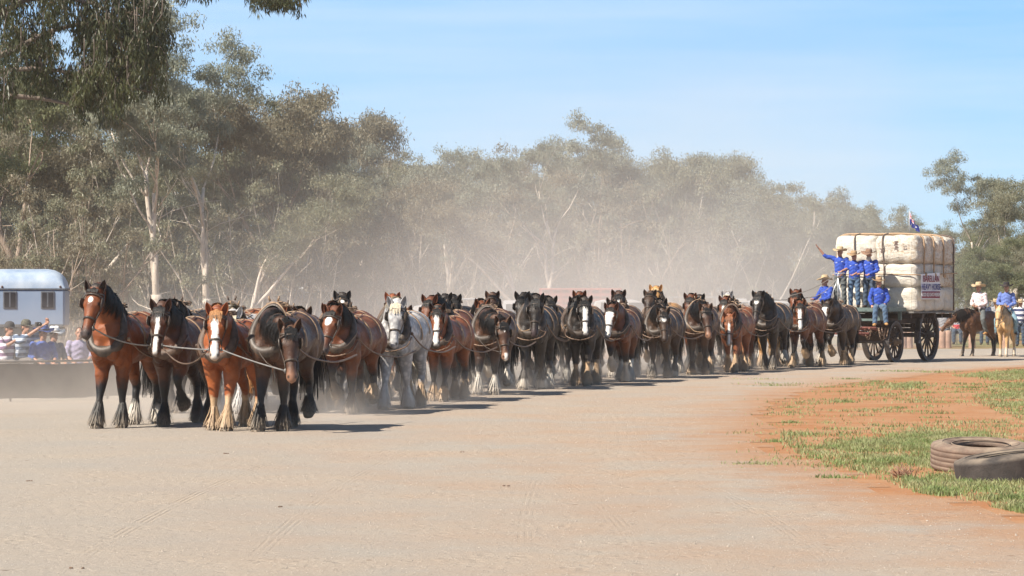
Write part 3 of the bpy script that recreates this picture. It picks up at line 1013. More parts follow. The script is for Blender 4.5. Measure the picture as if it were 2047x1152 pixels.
        if hat_kind in ('brim', 'tall'):
            b = np.clip((rr - .10) / .10, 0, 1)
            V[:, 2] += b * (.045 * (V[:, 0] / .2) ** 2 - .022 * (V[:, 1] / .2) ** 2) + b * .006 * np.sin(7 * np.arctan2(V[:, 1], V[:, 0]))
            cr = (rr < .095) & (V[:, 2] > .08)
            V[cr, 2] -= .022 * np.exp(-(V[cr, 0] / .03) ** 2)
            V[:, 1] *= 1.08
            mb.loft([(0, .101 * math.sin(0), 0)] * 2, [.001, .001], n=4) if False else None
        else:
            pk = MB()
            Q = [(-.07, .075, -.022), (-.05, .145, -.038), (0, .168, -.030), (.05, .145, -.038), (.07, .075, -.022), (0, .07, -.015), (-.07, .075, -.032), (-.05, .143, -.048), (0, .165, -.04), (.05, .143, -.048), (.07, .075, -.032), (0, .07, -.025)]
            mb.add(Q, [(0, 1, 2, 5), (5, 2, 3, 4), (6, 11, 8, 7), (11, 10, 9, 8), (0, 6, 7, 1), (1, 7, 8, 2), (2, 8, 9, 3), (3, 9, 10, 4)])
        A = np.eye(4); A[:3, :3] = M; A[:3, 3] = hc
        mb.xform(A)
        mesh_obj('hat', mb.mesh('hat'), root, hat)
        if hat_kind != 'cap':
            mb = MB(); mb.ring([(.1015 * math.cos(a), .1095 * math.sin(a), .018) for a in np.linspace(0, 2 * math.pi, 24, endpoint=False)], (.004, .013), 6)
            mb.xform(A); mesh_obj('hat_band', mb.mesh('hat_band'), root, MATS['hat_band'])
    if beard is not None:
        mb = MB()
        mb.loft([hd - zz * .035 + fd * .052, hd - zz * .09 + fd * .072, hd - zz * .16 + fd * .065, hd - zz * .215 + fd * .05], [(.062, .038), (.066, .040), (.050, .034), (.014, .012)], side=fl, n=12)
        me = mb.mesh('beard'); mesh_obj('beard', me, root, beard)
    return root, J

MATS = {}
def people_mats():
    t = NT('sunburnt_skin')
    n = t.noise(25, 3)
    c = t.mix(t.rng(n, .3, .7), (.36, .17, .11), (.50, .27, .18))
    c = t.mix(t.attr('face_mask'), c, (.06, .03, .025))
    t.base(c); t.rough(.5); t.set('Subsurface Weight', .05)
    MATS['skin'] = t.m
    def cloth(name, c, rough=.85, logo=None, var=.18):
        t = NT(name)
        n = t.noise(14, 4, .6)
        c_ = t.mix(t.rng(n, .3, .7), tuple(q * (1 - var) for q in c), tuple(q * (1 + var) for q in c))
        if logo:
            # small white chest embroidery
            g = t.sep(t.coord())
            for sx in (-.085, .085):
                dx = t.math('ABSOLUTE', t.math('SUBTRACT', g[0], sx)); dz = t.math('ABSOLUTE', t.math('SUBTRACT', g[2], t.math('ADD', logo, t.math('MULTIPLY', g[0], .2))))
                m = t.math('MULTIPLY', t.math('LESS_THAN', dx, .030), t.math('LESS_THAN', dz, .010))
                m = t.math('MULTIPLY', m, t.math('LESS_THAN', g[1], -.04))
                c_ = t.mix(t.math('MULTIPLY', m, t.rng(t.noise(90, 1), .42, .5)), c_, (.75, .75, .8))
        t.base(c_); t.rough(rough); t.set('Sheen Weight', .15)
        t.bump(t.math('ADD', t.noise(18, 3), t.math('MULTIPLY', t.noise(160, 2), .2)), .5, .02)
        return t.m
    MATS['cloth'] = cloth
    MATS['blue_shirt'] = cloth('royal_blue_shirt', (.020, .065, .38), logo=1.33)
    MATS['blue_shirt_low'] = cloth('royal_blue_shirt_seated', (.020, .065, .38), logo=.45)
    MATS['denim'] = cloth('faded_denim', (.075, .13, .21))
    MATS['grey_denim'] = cloth('grey_work_trousers', (.11, .12, .12))
    MATS['dark_denim'] = cloth('dark_denim', (.05, .075, .115))
    MATS['light_denim'] = cloth('light_jeans', (.17, .28, .34))
    MATS['tan_boot'] = mat('tan_suede_boot', (.45, .24, .09), .75, bump=.3)
    MATS['dark_boot'] = mat('dark_boot', (.05, .03, .022), .5, bump=.3)
    MATS['straw'] = mat('straw_hat', (.50, .37, .22), .85, var=.2, scale=30, bump=.6, bscale=160)
    MATS['brown_felt'] = mat('brown_felt_hat', (.24, .14, .09), .9, var=.2, scale=20, bump=.3)
    MATS['tan_felt'] = mat('tan_felt_hat', (.38, .25, .14), .9, var=.2, scale=20, bump=.3)
    MATS['black_felt'] = mat('black_felt_hat', (.022, .018, .02), .9, var=.2, scale=20, bump=.3)
    MATS['white_hat'] = mat('white_sun_hat', (.72, .70, .68), .8, bump=.3)
    MATS['hat_band'] = mat('dark_hat_band', (.08, .045, .03), .6)
    MATS['beard'] = mat('grey_beard', (.48, .43, .36), .9, var=.3, scale=40, bump=.8, bscale=90)
    MATS['hair'] = mat('brown_hair', (.09, .055, .035), .7, var=.4, scale=40, bump=.6)
    def striped(name, a, b, freq=11.0, axis=2):
        t = NT(name); g = t.sep(t.coord())
        w = t.math('SINE', t.math('MULTIPLY', t.math('ADD', g[axis], t.math('MULTIPLY', t.noise(3, 2), .05)), freq * 6.283))
        t.base(t.mix(t.rng(w, -.1, .1), a, b)); t.rough(.85); t.bump(t.noise(18, 3), .5, .02)
        return t.m
    MATS['striped'] = striped
# ------------------------------------------------------------------ wagon, bales, crew
WH = R(28)
WORG = Vector((11.61, 104.7, 0))
def wloc(x, f, z=0.0):
    return WORG + Vector((x * math.cos(WH) - f * math.sin(WH), -x * math.sin(WH) - f * math.cos(WH), z))

def wheel(parent, x, f, Rr, wid, nsp, mt, steel, hubm):
    """spoked wooden wheel: part of the wagon with rim, hub and spokes as sub-parts"""
    Mx = Matrix.Translation((x, -f, Rr)) @ Matrix.Rotation(R(90), 4, 'Y')
    h = wid / 2
    mb = MB()
    mb.lathe([(Rr - .020, -h), (Rr - .020, h), (Rr - .115, h * .8), (Rr - .115, -h * .8)], n=48, M=Mx, closed=True)
    rim = mb.build('wheel', mt, parent, True)
    for p in rim.data.polygons: p.use_smooth = False
    mb = MB()
    mb.lathe([(Rr, -h - .004), (Rr, h + .004), (Rr - .022, h + .004), (Rr - .022, -h - .004)], n=48, M=Mx, closed=True)
    mb.build('tyre', steel, rim)
    mb = MB()
    mb.lathe([(.001, -.20), (.07, -.20), (.085, -.12), (.13, -.07), (.13, .07), (.085, .12), (.07, .22), (.001, .22)], n=20, M=Mx)
    mb.build('hub', hubm, rim, True)
    for k in range(nsp):
        a = 2 * math.pi * k / nsp + .1
        mb = MB()
        d = np.array((math.cos(a), math.sin(a)))
        A = Mx
        p0 = np.array(A @ Vector((d[0] * .12, d[1] * .12, .0))); p1 = np.array(A @ Vector((d[0] * (Rr - .10), d[1] * (Rr - .10), 0)))
        mb.loft([p0, (p0 + p1) / 2, p1], [(.036, .030), (.026, .024), (.032, .028)], side=(1, 0, 0), n=8, sub=1)
        mb.build('spoke', mt, rim, True)
    return rim

def build_wagon():
    wood = mat('dark_oiled_timber', (.060, .038, .028), .7, var=.45, scale=9, bump=.5, dust=.25)
    wood2 = mat('greyed_deck_timber', (.16, .15, .135), .8, var=.35, scale=8, bump=.5)
    red = mat('faded_red_timber', (.20, .065, .05), .7, var=.4, scale=9, bump=.4, dust=.3)
    steel = mat('wheel_iron', (.12, .11, .11), .45, metal=.8, var=.35, scale=20, dust=.3)
    hubm = mat('dusty_hub', (.19, .12, .07), .7, var=.4, scale=15, bump=.4)
    green = mat('dull_green_steel', (.12, .16, .145), .55, var=.3, scale=14, dust=.2)
    w = empty('wool_wagon', WORG, -WH, 'heavy old timber wool wagon with large dark spoked wheels, stacked high with cream bales', 'wagon')
    RW, FW = .785, .60
    wheel(w, .86, 0, RW, .15, 14, wood, steel, wood)
    wheel(w, -.86, 0, RW, .15, 14, wood, steel, wood)
    wheel(w, .74, 2.35, FW, .13, 12, wood, steel, hubm)
    wheel(w, -.74, 2.35, FW, .13, 12, wood, steel, hubm)
    mb = MB(); mb.tube([(-.9, 0, RW), (.9, 0, RW)], .055, 8); mb.build('axle', steel, w, True)
    mb = MB(); mb.tube([(-.78, -2.35, FW), (.78, -2.35, FW)], .05, 8); mb.build('axle', steel, w, True)
    # chassis
    mb = MB()
    for x in (-.52, .52): mb.box((x, -.9, 1.20), (.12, 4.9, .16))
    for f in (-1.4, -.6, 0, 1.0, 1.9): mb.box((0, -f, 1.345), (2.2, .11, .13))
    for x in (-.45, .45): mb.box((x, 0, .99), (.16, .26, .26)); mb.box((x, -2.35, .88), (.14, .22, .48))
    mb.box((0, 0, .92), (1.5, .18, .12)); mb.box((0, -2.35, .70), (1.25, .18, .16)); mb.box((0, -2.35, 1.09), (1.2, .2, .06))
    for f in (.5, 1.2): mb.box((0, -f, 1.06), (1.2, .09, .10))
    mb.build('chassis', wood, w)
    mb = MB()
    for k in range(9): mb.box((-1.12 + .28 * k, -.40, 1.455), (.265, 3.35, .05), bev=.008)
    mb.build('load_deck', wood2, w)
    mb = MB()
    mb.box((0, -2.80, 1.575), (1.96, 1.40, .05), bev=.01)
    mb.build('driver_platform', green, w)
    mb = MB()
    mb.box((0, -3.52, 1.545), (2.0, .05, .11)); mb.box((1.0, -2.80, 1.545), (.05, 1.39, .11)); mb.box((-1.0, -2.80, 1.545), (.05, 1.39, .11))
    for x in (-.7, .7): mb.box((x, -3.2, 1.36), (.07, .5, .26))
    for x in (-.9, .9): mb.box((x, -2.3, 1.38), (.09, .09, .3))
    mb.box((0, -2.9, 1.50), (1.7, .08, .09)); mb.box((0, -3.35, 1.25), (1.3, .07, .07))
    mb.build('platform_frame', green, w)
    # tool box hung in front, brake gear
    mb = MB(); mb.box((0, -2.75, 1.22), (1.3, .4, .22), bev=.02); mb.box((.0, -1.2, .82), (.9, .5, .22), bev=.02)
    mb.build('tool_box', wood, w)
    mb = MB(); mb.tube([(.98, -.95, .62), (.98, -.85, 1.3)], .025, 6); mb.box((.90, -.93, .72), (.14, .12, .36)); mb.tube([(-.95, -.93, .75), (.98, -.93, .75)], .03, 6)
    mb.build('brake', steel, w)
    # pole and swingle bars
    mb = MB(); mb.loft([(0, -2.4, .80), (0, -3.6, .90), (0, -5.4, .95)], [(.07, .07), (.06, .06), (.045, .045)], n=8)
    mb.build('draught_pole', red, w, True)
    mb = MB()
    for f, z, L in ((3.75, 1.02, 1.5), (4.05, .86, 1.3)):
        mb.tube([(-L / 2, -f, z), (L / 2, -f, z)], .035, 8)
    for x in (-.45, .15, .48): mb.tube([(x, -2.6, .92 + .02 * x), (x * 1.15, -3.8, 1.0)], .03, 6)
    mb.build('swingle_bar', red, w, True)
    rnd = random.Random(5)
    for k in range(14):
        mb = MB()
        x = rnd.uniform(-.6, .75); f = rnd.uniform(2.75, 3.6)
        L = rnd.uniform(.15, .4)
        pts = crom(np.array([(x, -f, 1.03), (x + .06, -f - .05, 1.03 - L * .7), (x + .14, -f - .03, 1.03 - L), (x + .22, -f, 1.02)]), 6)
        mb.loft(pts, np.where(np.arange(len(pts)) % 2 == 0, .017, .009), side=(0, 1, .1), n=5, sub=1)
        mb.build('spare_chain', LEATHER['chain'], w)
    # rein stand: light steel tripod on the platform
    s = empty('rein_stand', wloc(-.62, 3.32, 1.60), -WH, 'pale steel tripod stand for the reins in front of the waving man', 'rein stand')
    sm = mat('pale_galvanised_steel', (.55, .56, .56), .35, metal=.6, var=.15)
    mb = MB()
    mb.tube([(0, 0, 0), (0, .0, 1.0)], .020, 8); mb.build('pole', sm, s, True)
    for a in ((-.26, -.08), (.18, -.12), (-.02, .24)):
        mb = MB(); mb.tube([(0, 0, .86), (a[0] * .55, a[1] * .55, .45), (a[0], a[1], 0)], .014, 6); mb.build('leg', sm, s, True)
    mb = MB(); mb.tube([(-.22, 0, 1.0), (.22, 0, 1.0)], .016, 6); mb.build('cross_bar', sm, s, True)

def bale_mesh(sx, sy, sz, seed):
    n = 15
    rg = np.random.default_rng(seed)
    V = []; idx = {}
    Fs = []
    # cube sphere grid -> rounded box
    def addv(p):
        k = tuple(np.round(p, 5))
        if k not in idx: idx[k] = len(V); V.append(p)
        return idx[k]
    for ax in range(3):
        for sgn in (-1, 1):
            for i in range(n):
                for j in range(n):
                    q = []
                    for (a, b) in ((i, j), (i + 1, j), (i + 1, j + 1), (i, j + 1)):
                        u, v = -1 + 2 * a / n, -1 + 2 * b / n
                        p = [0, 0, 0]; p[ax] = sgn; p[(ax + 1) % 3] = u; p[(ax + 2) % 3] = v
                        q.append(addv(tuple(p)))
                    Fs.append(tuple(q) if sgn > 0 else tuple(q[::-1]))
    V = np.array(V)
    h = np.array((sx, sy, sz)) / 2
    r = .13
    Q = V * h
    core = np.clip(Q, -(h - r), h - r)
    d = Q - core; ln = np.linalg.norm(d, axis=1)
    out = core + d / np.maximum(ln, 1e-6)[:, None] * np.minimum(ln, r)[:, None]
    on = V
    bulge = (1 - np.abs(V[:, [1]]) ** 2) * (1 - np.abs(V[:, [2]]) ** 2)
    out[:, 0] += .022 * V[:, 0] * ((1 - V[:, 1] ** 2) * (1 - V[:, 2] ** 2))
    out[:, 1] += .045 * V[:, 1] * ((1 - V[:, 0] ** 2) * (1 - V[:, 2] ** 2))
    out[:, 2] += .030 * V[:, 2] * ((1 - V[:, 0] ** 2) * (1 - V[:, 1] ** 2))
    ph = rg.uniform(0, 6.3, 4)
    w = .016 * np.sin(out[:, 0] * 13 + ph[0] + 2 * np.sin(out[:, 2] * 9)) + .012 * np.sin(out[:, 2] * 17 + ph[1] + out[:, 1] * 7)
    out += out / (np.linalg.norm(out, axis=1)[:, None] + 1e-6) * w[:, None]
    mb = MB(); mb.add(out, Fs)
    return mb.mesh('wool_bale')

def bale_mat(seed, stain):
    t = NT('bale_canvas_%d' % seed if False else 'bale_canvas')
    oc = t.mapping(t.coord(), loc=(seed * 3.1, seed * 1.7, seed))
    n1 = t.noise(2.2, 5, .65, oc); n2 = t.noise(11, 4, .7, oc); n3 = t.noise(35, 3, .6, oc)
    c = t.mix(t.rng(n1, .35, .7), (.66, .60, .50), (.80, .75, .67))
    c = t.mix(t.math('MULTIPLY', t.rng(n2, .47, .68), stain), c, (.44, .27, .13))
    gz_ = t.sep(t.coord()); seam = t.math('LESS_THAN', t.math('ABSOLUTE', t.math('SUBTRACT', t.math('ABSOLUTE', gz_[0]), .50)), .006)
    c = t.mix(t.math('MULTIPLY', seam, .6), c, (.30, .24, .17))
    c = t.mix(t.math('MULTIPLY', t.rng(n3, .56, .66), stain * .8), c, (.12, .09, .07))
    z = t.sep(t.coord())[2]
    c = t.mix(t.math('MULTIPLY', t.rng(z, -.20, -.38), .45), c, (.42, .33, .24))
    t.base(c); t.rough(.82)
    t.bump(t.math('ADD', t.math('MULTIPLY', t.noise(6, 5, .65, t.mapping(oc, (1, 1, 2.5))), 3.0), t.noise(120, 2)), .8, .02)
    return t.m

def text_mesh(s, size, mt, name='lettering', parent=None, M=None, sx=1.0, ext=.002):
    cu = bpy.data.curves.new('t', 'FONT')
    cu.body = s; cu.size = size; cu.align_x = 'CENTER'; cu.align_y = 'CENTER'; cu.extrude = ext; cu.space_character = 1.05; cu.offset = size * .012
    o = bpy.data.objects.new('t', cu); COL.objects.link(o)
    dg = bpy.context.evaluated_depsgraph_get()
    me = bpy.data.meshes.new_from_object(o.evaluated_get(dg))
    bpy.data.objects.remove(o)
    V = mverts(me); V[:, 0] *= sx
    A = np.array(M)
    set_verts(me, V @ A[:3, :3].T + A[:3, 3])
    return mesh_obj(name, me, parent, mt, False)

def build_load():
    zt = [(1.49, .71), (2.20, .69), (2.89, .80)]
    rnd = random.Random(11)
    names = {0: 'bottom', 1: 'middle', 2: 'top'}
    ordc = {0: 'front', 1: 'second', 2: 'third', 3: 'rear'}
    cm = {}
    for ti, (z0, hz) in enumerate(zt):
        for c in range(4):
            for sd in (-1, 1):
                if ti == 0 and c == 3 and sd == -1: pass
                sx, sy = 1.29, .80
                me = bale_mesh(sx, sy - .01, hz + .01, ti * 10 + c * 2 + sd + 1)
                stain = (.25, .15, .75)[ti] if not (ti == 1 and c == 3 and sd == 1) else 1.0
                if ti == 0: stain = .2
                if ti == 2 and sd == -1 and c == 0: stain = .3
                key = round(stain, 2)
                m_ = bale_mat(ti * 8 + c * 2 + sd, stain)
                x = sd * .645 + rnd.uniform(-.02, .02) + (0.03 if ti == 2 else 0)
                f = 1.62 - c * .80 + rnd.uniform(-.015, .015) + (.03 if ti == 2 else 0)
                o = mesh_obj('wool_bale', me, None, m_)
                o.location = wloc(x, f, z0 + hz / 2 - .005)
                o.rotation_euler = (rnd.uniform(-.01, .01), rnd.uniform(-.012, .012), -WH + rnd.uniform(-.02, .02))
                side = 'right' if sd == 1 else 'left'
                look = {0: 'clean cream', 1: 'smooth pale', 2: 'stained cream'}[ti]
                if stain == 1.0: look = 'rust blotched'
                tag(o, '%s wool bale, %s side, %s row, %s layer of the load' % (look, side, ordc[c], names[ti]), 'wool bale', 'wool bales stacked on the wagon')
                if ti == 2 and c == 0 and sd == 1:
                    ink = mat('faded_stencil_ink', (.16, .10, .09), .8, var=.3)
                    for (tx, zz_, s_, sxx) in ((-.42, .0, .14, .8), (.02, .05, .16, .8), (.30, .07, .13, .8)):
                        word = ('26', 'MADE', '52')[(-.42, .02, .30).index(tx)]
                        Mm = Matrix.Translation((tx, -sy / 2 - .040 + abs(tx) * .01, zz_)) @ Matrix.Rotation(R(90), 4, 'X') @ Matrix.Rotation(R(-90), 4, 'Z')
                        text_mesh(word, s_, ink, 'stencil', o, Mm, 1.0, .004)
    # ---- ropes over the load
    rope = mat('tan_lashing_rope', (.42, .28, .17), .8, var=.3, scale=30, bump=.5, bscale=150)
    drope = mat('dark_lashing_rope', (.14, .10, .08), .8, var=.3, scale=30, bump=.5, bscale=150)
    def rope_obj(pts, mt, label, r=.022, cat='rope'):
        mb = MB(); pts = np.array([tuple(wloc(*p)) for p in pts])
        mb.loft(crom(pts, 4), [r] * ((len(pts) - 1) * 4 + 1), side=(.3, .2, 1), n=6, sub=1)
        o = mb.build('lashing_rope', mt, None, True)
        tag(o, label, cat, 'ropes lashing the wool bales')
    T = 3.745
    for i, (f, mt, lb) in enumerate(((1.60, rope, 'pale rope over the front row of bales down to the banner corner'), (.82, rope, 'pale rope slanting over the second row of bales with a knot above the banner'),
                                     (.02, rope, 'pale rope over the third row of bales ending beside the banner'), (-.80, drope, 'dark rope over the rearmost row of bales'))):
        zb = 1.5 if i == 3 else 2.55
        rope_obj([(-1.36, f, 1.6), (-1.36, f, 2.4), (-1.36, f, 3.3), (-1.24, f, T - .03), (-.65, f, T + .03), (0, f, T + .02), (.65, f, T + .03), (1.27, f, T - .04), (1.385, f, 3.45), (1.375, f - .02, 2.95), (1.375, f - .03, zb)], mt, lb, .026)
    for i, (x, lb, mt) in enumerate(((-.62, 'dark rope down the front of the left top bale', drope), (.26, 'dark rope down the front of the right top bale', drope))):
        rope_obj([(x, -1.1, T + .03), (x, 0, T + .045), (x, 1.2, T + .045), (x, 1.96, T - .02), (x + .02, 2.125, 3.5), (x + .04, 2.135, 3.2), (x + .05, 2.085, 2.90), (x + .06, 2.09, 2.55), (x + .06, 2.09, 2.1)], mt, lb, .020)
    rope_obj([(-1.36, -1.0, 2.6), (-1.37, 1.0, 2.56), (-1.34, 2.0, 2.56), (-1.0, 2.10, 2.57), (0, 2.12, 2.58), (.9, 2.10, 2.57), (1.30, 2.06, 2.56), (1.39, 1.6, 2.55), (1.40, .8, 2.57), (1.39, 0, 2.60), (1.39, -1.1, 2.62)], rope, 'horizontal rope tied around the middle layer of bales', .018)
    mb = MB()
    rnd = random.Random(3)
    for k in range(7):
        c = np.array(wloc(1.41, 1.57 - (k % 3) * .78 + rnd.uniform(-.02, .02), 2.56 + rnd.uniform(-.03, .03)))
        mb.ball(c, (.05, .05, .055), 8, 6)
    o = mb.build('rope_knot', rope, None, True); tag(o, 'row of pale rope knots along the side rope above the banner', 'knot')
    # ---- banner on the near side
    b = empty('banner', wloc(1.40, 1.0, 0), -WH, 'white cloth banner lettered BARELLAN HEAVY HORSE hung on the side of the bales', 'banner')
    cl = NT('banner_cloth')
    cl.base(cl.mix(cl.rng(cl.noise(3, 3), .3, .7), (.70, .70, .74), (.78, .78, .80))); cl.rough(.7); cl.bump(cl.noise(5, 2), .4, .02)
    n, m = 24, 10
    f0, f1, z0, z1 = .96, -.57, 1.84, 2.58    # local y = -f
    V = []; Fs = []
    def bend(u, v): return .012 * math.sin(u * 7 + v * 3) * (1 - v) + .006 * math.sin(u * 17)
    for j in range(m + 1):
        for i in range(n + 1):
            u, v = i / n, j / m
            V.append((.025 + bend(u, v), -(f0 + (f1 - f0) * u * (1 if v > .3 else .93 + .07 * v / .3)), z0 + (z1 - z0) * v + .05 * u * v))
    k = len(V); V += [(x - .006, y, z) for x, y, z in V]
    for j in range(m):
        for i in range(n):
            a = j * (n + 1) + i
            Fs += [(a, a + 1, a + n + 2, a + n + 1), (k + a, k + a + n + 1, k + a + n + 2, k + a + 1)]
    mb = MB(); mb.add(V, Fs)
    mb.build('cloth', cl.m, b, True)
    redm = mat('maroon_lettering', (.22, .025, .05), .7, var=.15); navy = mat('navy_lettering', (.05, .05, .20), .7, var=.15); white = mat('white_lettering', (.75, .73, .74), .7, var=.05)
    def T_(s, size, zc, mt, sx, uc=.5, off=.052):
        yc = -(f0 + (f1 - f0) * uc)
        Mm = Matrix.Translation((off, yc, zc)) @ Matrix.Rotation(R(90), 4, 'Z') @ Matrix.Rotation(R(90), 4, 'X')
        text_mesh(s, size, mt, 'lettering', b, Mm, sx, .003)
    T_('BARELLAN', .26, 2.435, redm, 1.02, .50)
    T_('HEAVY HORSE', .25, 2.195, navy, .90, .5)
    mb = MB(); mb.box((.049, (-f0 - f1) / 2 - .02, 1.975), (.006, 1.42, .20)); mb.build('lower_panel', redm, b)
    T_('GOOD OLD DAYS WEEKEND', .15, 1.975, white, .77, .49, .058)
    for y in (-f0 + .03, -f1 - .03):
        pass
    # ---- crate / box behind crew and flag
    fl = empty('flag', wloc(.25, -.1, 3.75), -WH, 'drooping blue flag with red and white crosses and white stars above the bales', 'flag')
    mb = MB(); mb.tube([(0, 0, -.05), (0, 0, .74)], .014, 8); mb.build('pole', mat('grey_pole', (.45, .45, .45), .4), fl, True)
    t = NT('flag_cloth')
    uv = t.sep(t.attr('flag_uv', 'Vector'))
    u, v = uv[0], uv[1]
    blue = (.012, .02, .16); c = blue
    # canton u<.5, v>.5
    cu = t.math('DIVIDE', u, .5); cv = t.math('DIVIDE', t.math('SUBTRACT', v, .5), .5)
    incan = t.math('MULTIPLY', t.math('LESS_THAN', u, .5), t.math('GREATER_THAN', v, .5))
    du = t.math('ABSOLUTE', t.math('SUBTRACT', cu, .5)); dv = t.math('ABSOLUTE', t.math('SUBTRACT', cv, .5))
    diag = t.math('ABSOLUTE', t.math('SUBTRACT', du, dv))
    cr = t.math('MINIMUM', t.math('MULTIPLY', du, 2.0), dv)
    can = t.mix(t.math('LESS_THAN', diag, .12), blue, (.75, .75, .78))
    can = t.mix(t.math('LESS_THAN', diag, .045), can, (.55, .03, .04))
    can = t.mix(t.math('LESS_THAN', cr, .17), can, (.75, .75, .78))
    can = t.mix(t.math('LESS_THAN', cr, .10), can, (.55, .03, .04))
    c = t.mix(incan, blue, can)
    for (su, sv, r) in ((.25, .25, .085), (.75, .83, .045), (.64, .55, .045), (.86, .60, .045), (.75, .18, .045), (.80, .45, .025)):
        a = t.math('SUBTRACT', u, su); b2 = t.math('MULTIPLY', t.math('SUBTRACT', v, sv), .5)
        d = t.math('SQRT', t.math('ADD', t.math('MULTIPLY', a, a), t.math('MULTIPLY', b2, b2)))
        an = t.math('ARCTAN2', b2, a)
        rr = t.math('ADD', r * .72, t.math('MULTIPLY', t.math('COSINE', t.math('MULTIPLY', an, 7)), r * .30))
        c = t.mix(t.math('LESS_THAN', d, rr), c, (.8, .8, .82))
    t.base(c); t.rough(.8)
    n, m = 30, 16; V = []; UV = []
    for j in range(m + 1):
        for i in range(n + 1):
            u_, v_ = i / n, j / m
            # droops steeply: fly end falls down along the pole
            droop = u_ ** .8
            x = .32 * u_ * (1 - .25 * v_) ; y = -.05 * math.sin(u_ * 9 + v_ * 2) * u_
            z = .70 - (1 - v_) * .36 - .42 * droop * (0.6 + .4 * v_)
            V.append((x + .03 * math.sin(u_ * 14), y, z)); UV.append((u_, v_, 0))
    Fs = [(j * (n + 1) + i, j * (n + 1) + i + 1, (j + 1) * (n + 1) + i + 1, (j + 1) * (n + 1) + i) for j in range(m) for i in range(n)]
    mb = MB(); mb.add(V, Fs); me = mb.mesh('cloth'); attr(me, 'flag_uv', np.array(UV), True)
    mesh_obj('cloth', me, fl, t.m)

def build_crew():
    S = MATS
    B = S['blue_shirt']; grp = 'crew on the wagon'
    z = 1.60
    turn = -WH + R(8)
    person(dict(shl=(.185, .01, 1.42), ell=(.27, .10, 1.16), hal=(.10, .28, 1.06), shr=(-.19, .0, 1.44), elr=(-.44, .06, 1.50), har=(-.62, .14, 1.74)),
           hat=S['straw'], shirt=B, pants=S['grey_denim'], skin=S['skin'], boots=S['dark_boot'], sleeves=.25, grip=dict(l=.8, r=.05), face_dir=(-.35, .9, 0),
           label='man in blue shirt and straw hat standing on the wagon waving a raised arm', loc=wloc(-.70, 2.95, z), rz=turn, group=grp)
    r2, _ = person(dict(ell=(.27, .10, 1.16), hal=(.06, .30, 1.04), elr=(-.27, .12, 1.12), har=(-.34, .34, 1.0)),
           hat=S['tan_felt'], shirt=B, pants=S['denim'], skin=S['skin'], boots=S['dark_boot'], sleeves=.35, face_dir=(-.1, 1, -.12),
           label='man in blue shirt and tan hat, middle one of the three standing on the platform', loc=wloc(-.27, 2.93, z), rz=turn, group=grp)
    r2.scale = (.97, .97, .93)
    r3, _ = person(dict(ell=(.27, .08, 1.14), hal=(.05, .27, 1.02), elr=(-.28, .10, 1.13), har=(-.24, .33, 1.04)),
           hat=S['brown_felt'], hat_kind='tall', shirt=B, pants=S['dark_denim'], skin=S['skin'], boots=S['dark_boot'], beard=S['beard'], sleeves=.95, face_dir=(-.1, 1, -.15), stomach=1.15,
           label='man with long grey beard and blue shirt standing on the platform against the bales', loc=wloc(.15, 2.80, z), rz=turn, group=grp)
    r3.scale = (1, 1, .95)
    seat = dict(pelvis=(0, -.02, .12), chest=(0, .0, .46), neck=(0, .03, .63), head=(0, .06, .77), shl=(.185, .0, .58), shr=(-.185, .0, .58), ell=(.27, .04, .32), elr=(-.27, .10, .32), hal=(.16, .25, .16), har=(-.20, .33, .12),
                hil=(.09, .0, .09), hir=(-.09, .0, .09), knl=(.16, .43, .07), knr=(-.10, .44, .06), anl=(.20, .42, -.36), anr=(-.12, .46, -.38))
    person(seat, hat=S['tan_felt'], shirt=S['blue_shirt_low'], pants=S['light_denim'] if False else S['denim'], skin=S['skin'], boots=S['tan_boot'], hair=S['hair'], sleeves=.95, face_dir=(.05, 1, 0),
           label='man in blue shirt, jeans and tan boots sitting with legs hanging off the platform', loc=wloc(.70, 3.42, z - .06), rz=-WH + R(22), group=grp)
    person(dict(seat, hal=(.10, .38, .22), har=(-.12, .42, .26), ell=(.26, .14, .30), elr=(-.26, .14, .32)), hat=S['straw'], hat_kind='tall', shirt=S['blue_shirt_low'], pants=S['grey_denim'], skin=S['skin'], boots=S['dark_boot'], sleeves=.95, face_dir=(-.5, .8, 0),
           label='man in blue shirt and straw hat sitting low at the left front of the wagon', loc=wloc(-1.10, 3.05, z - .02), rz=-WH - R(25), group=grp)
    # driving reins running forward over the team
    rm = LEATHER['pale']; dm = LEATHER['brown']
    for i, (a, b, sag, mt, lb) in enumerate(((wloc(-.60, 3.35, 2.62), (7.6, 96.0, 1.95), .10, rm, 'upper pale rein running from the stand over the team'),
                                             (wloc(-.55, 3.35, 2.56), (8.3, 98.0, 1.9), .16, rm, 'lower pale rein running from the stand to the last horses'),
                                             (wloc(-1.0, 3.5, 1.98), (6.6, 95.5, 1.86), .08, dm, 'dark rein held by the low seated man'))):
        a = np.array(a); b = np.array(b); n = 14
        pts = [a + (b - a) * k / n - np.array((0, 0, sag * 4 * (k / n) * (1 - k / n))) for k in range(n + 1)]
        mb = MB(); mb.loft(pts, [.010] * (n + 1), side=(0, 0, 1), n=5, sub=1)
        o = mb.build('driving_rein', mt, None, True); tag(o, lb, 'rein', 'driving reins')
# ------------------------------------------------------------------ gum trees
def bark_mat(name, a, b):
    t = NT(name)
    oc = t.coord()
    n = t.noise(1.1, 4, .6, oc); m = t.noise(9, 3, .6, t.mapping(oc, (1, 1, .25)))
    c = t.mix(t.rng(n, .35, .65), a, b)
    c = t.mix(t.rng(m, .56, .72, 0, .6), c, (.16, .11, .08))
    t.base(c); t.rough(.8); t.bump(m, .5, .04)
    return t.m

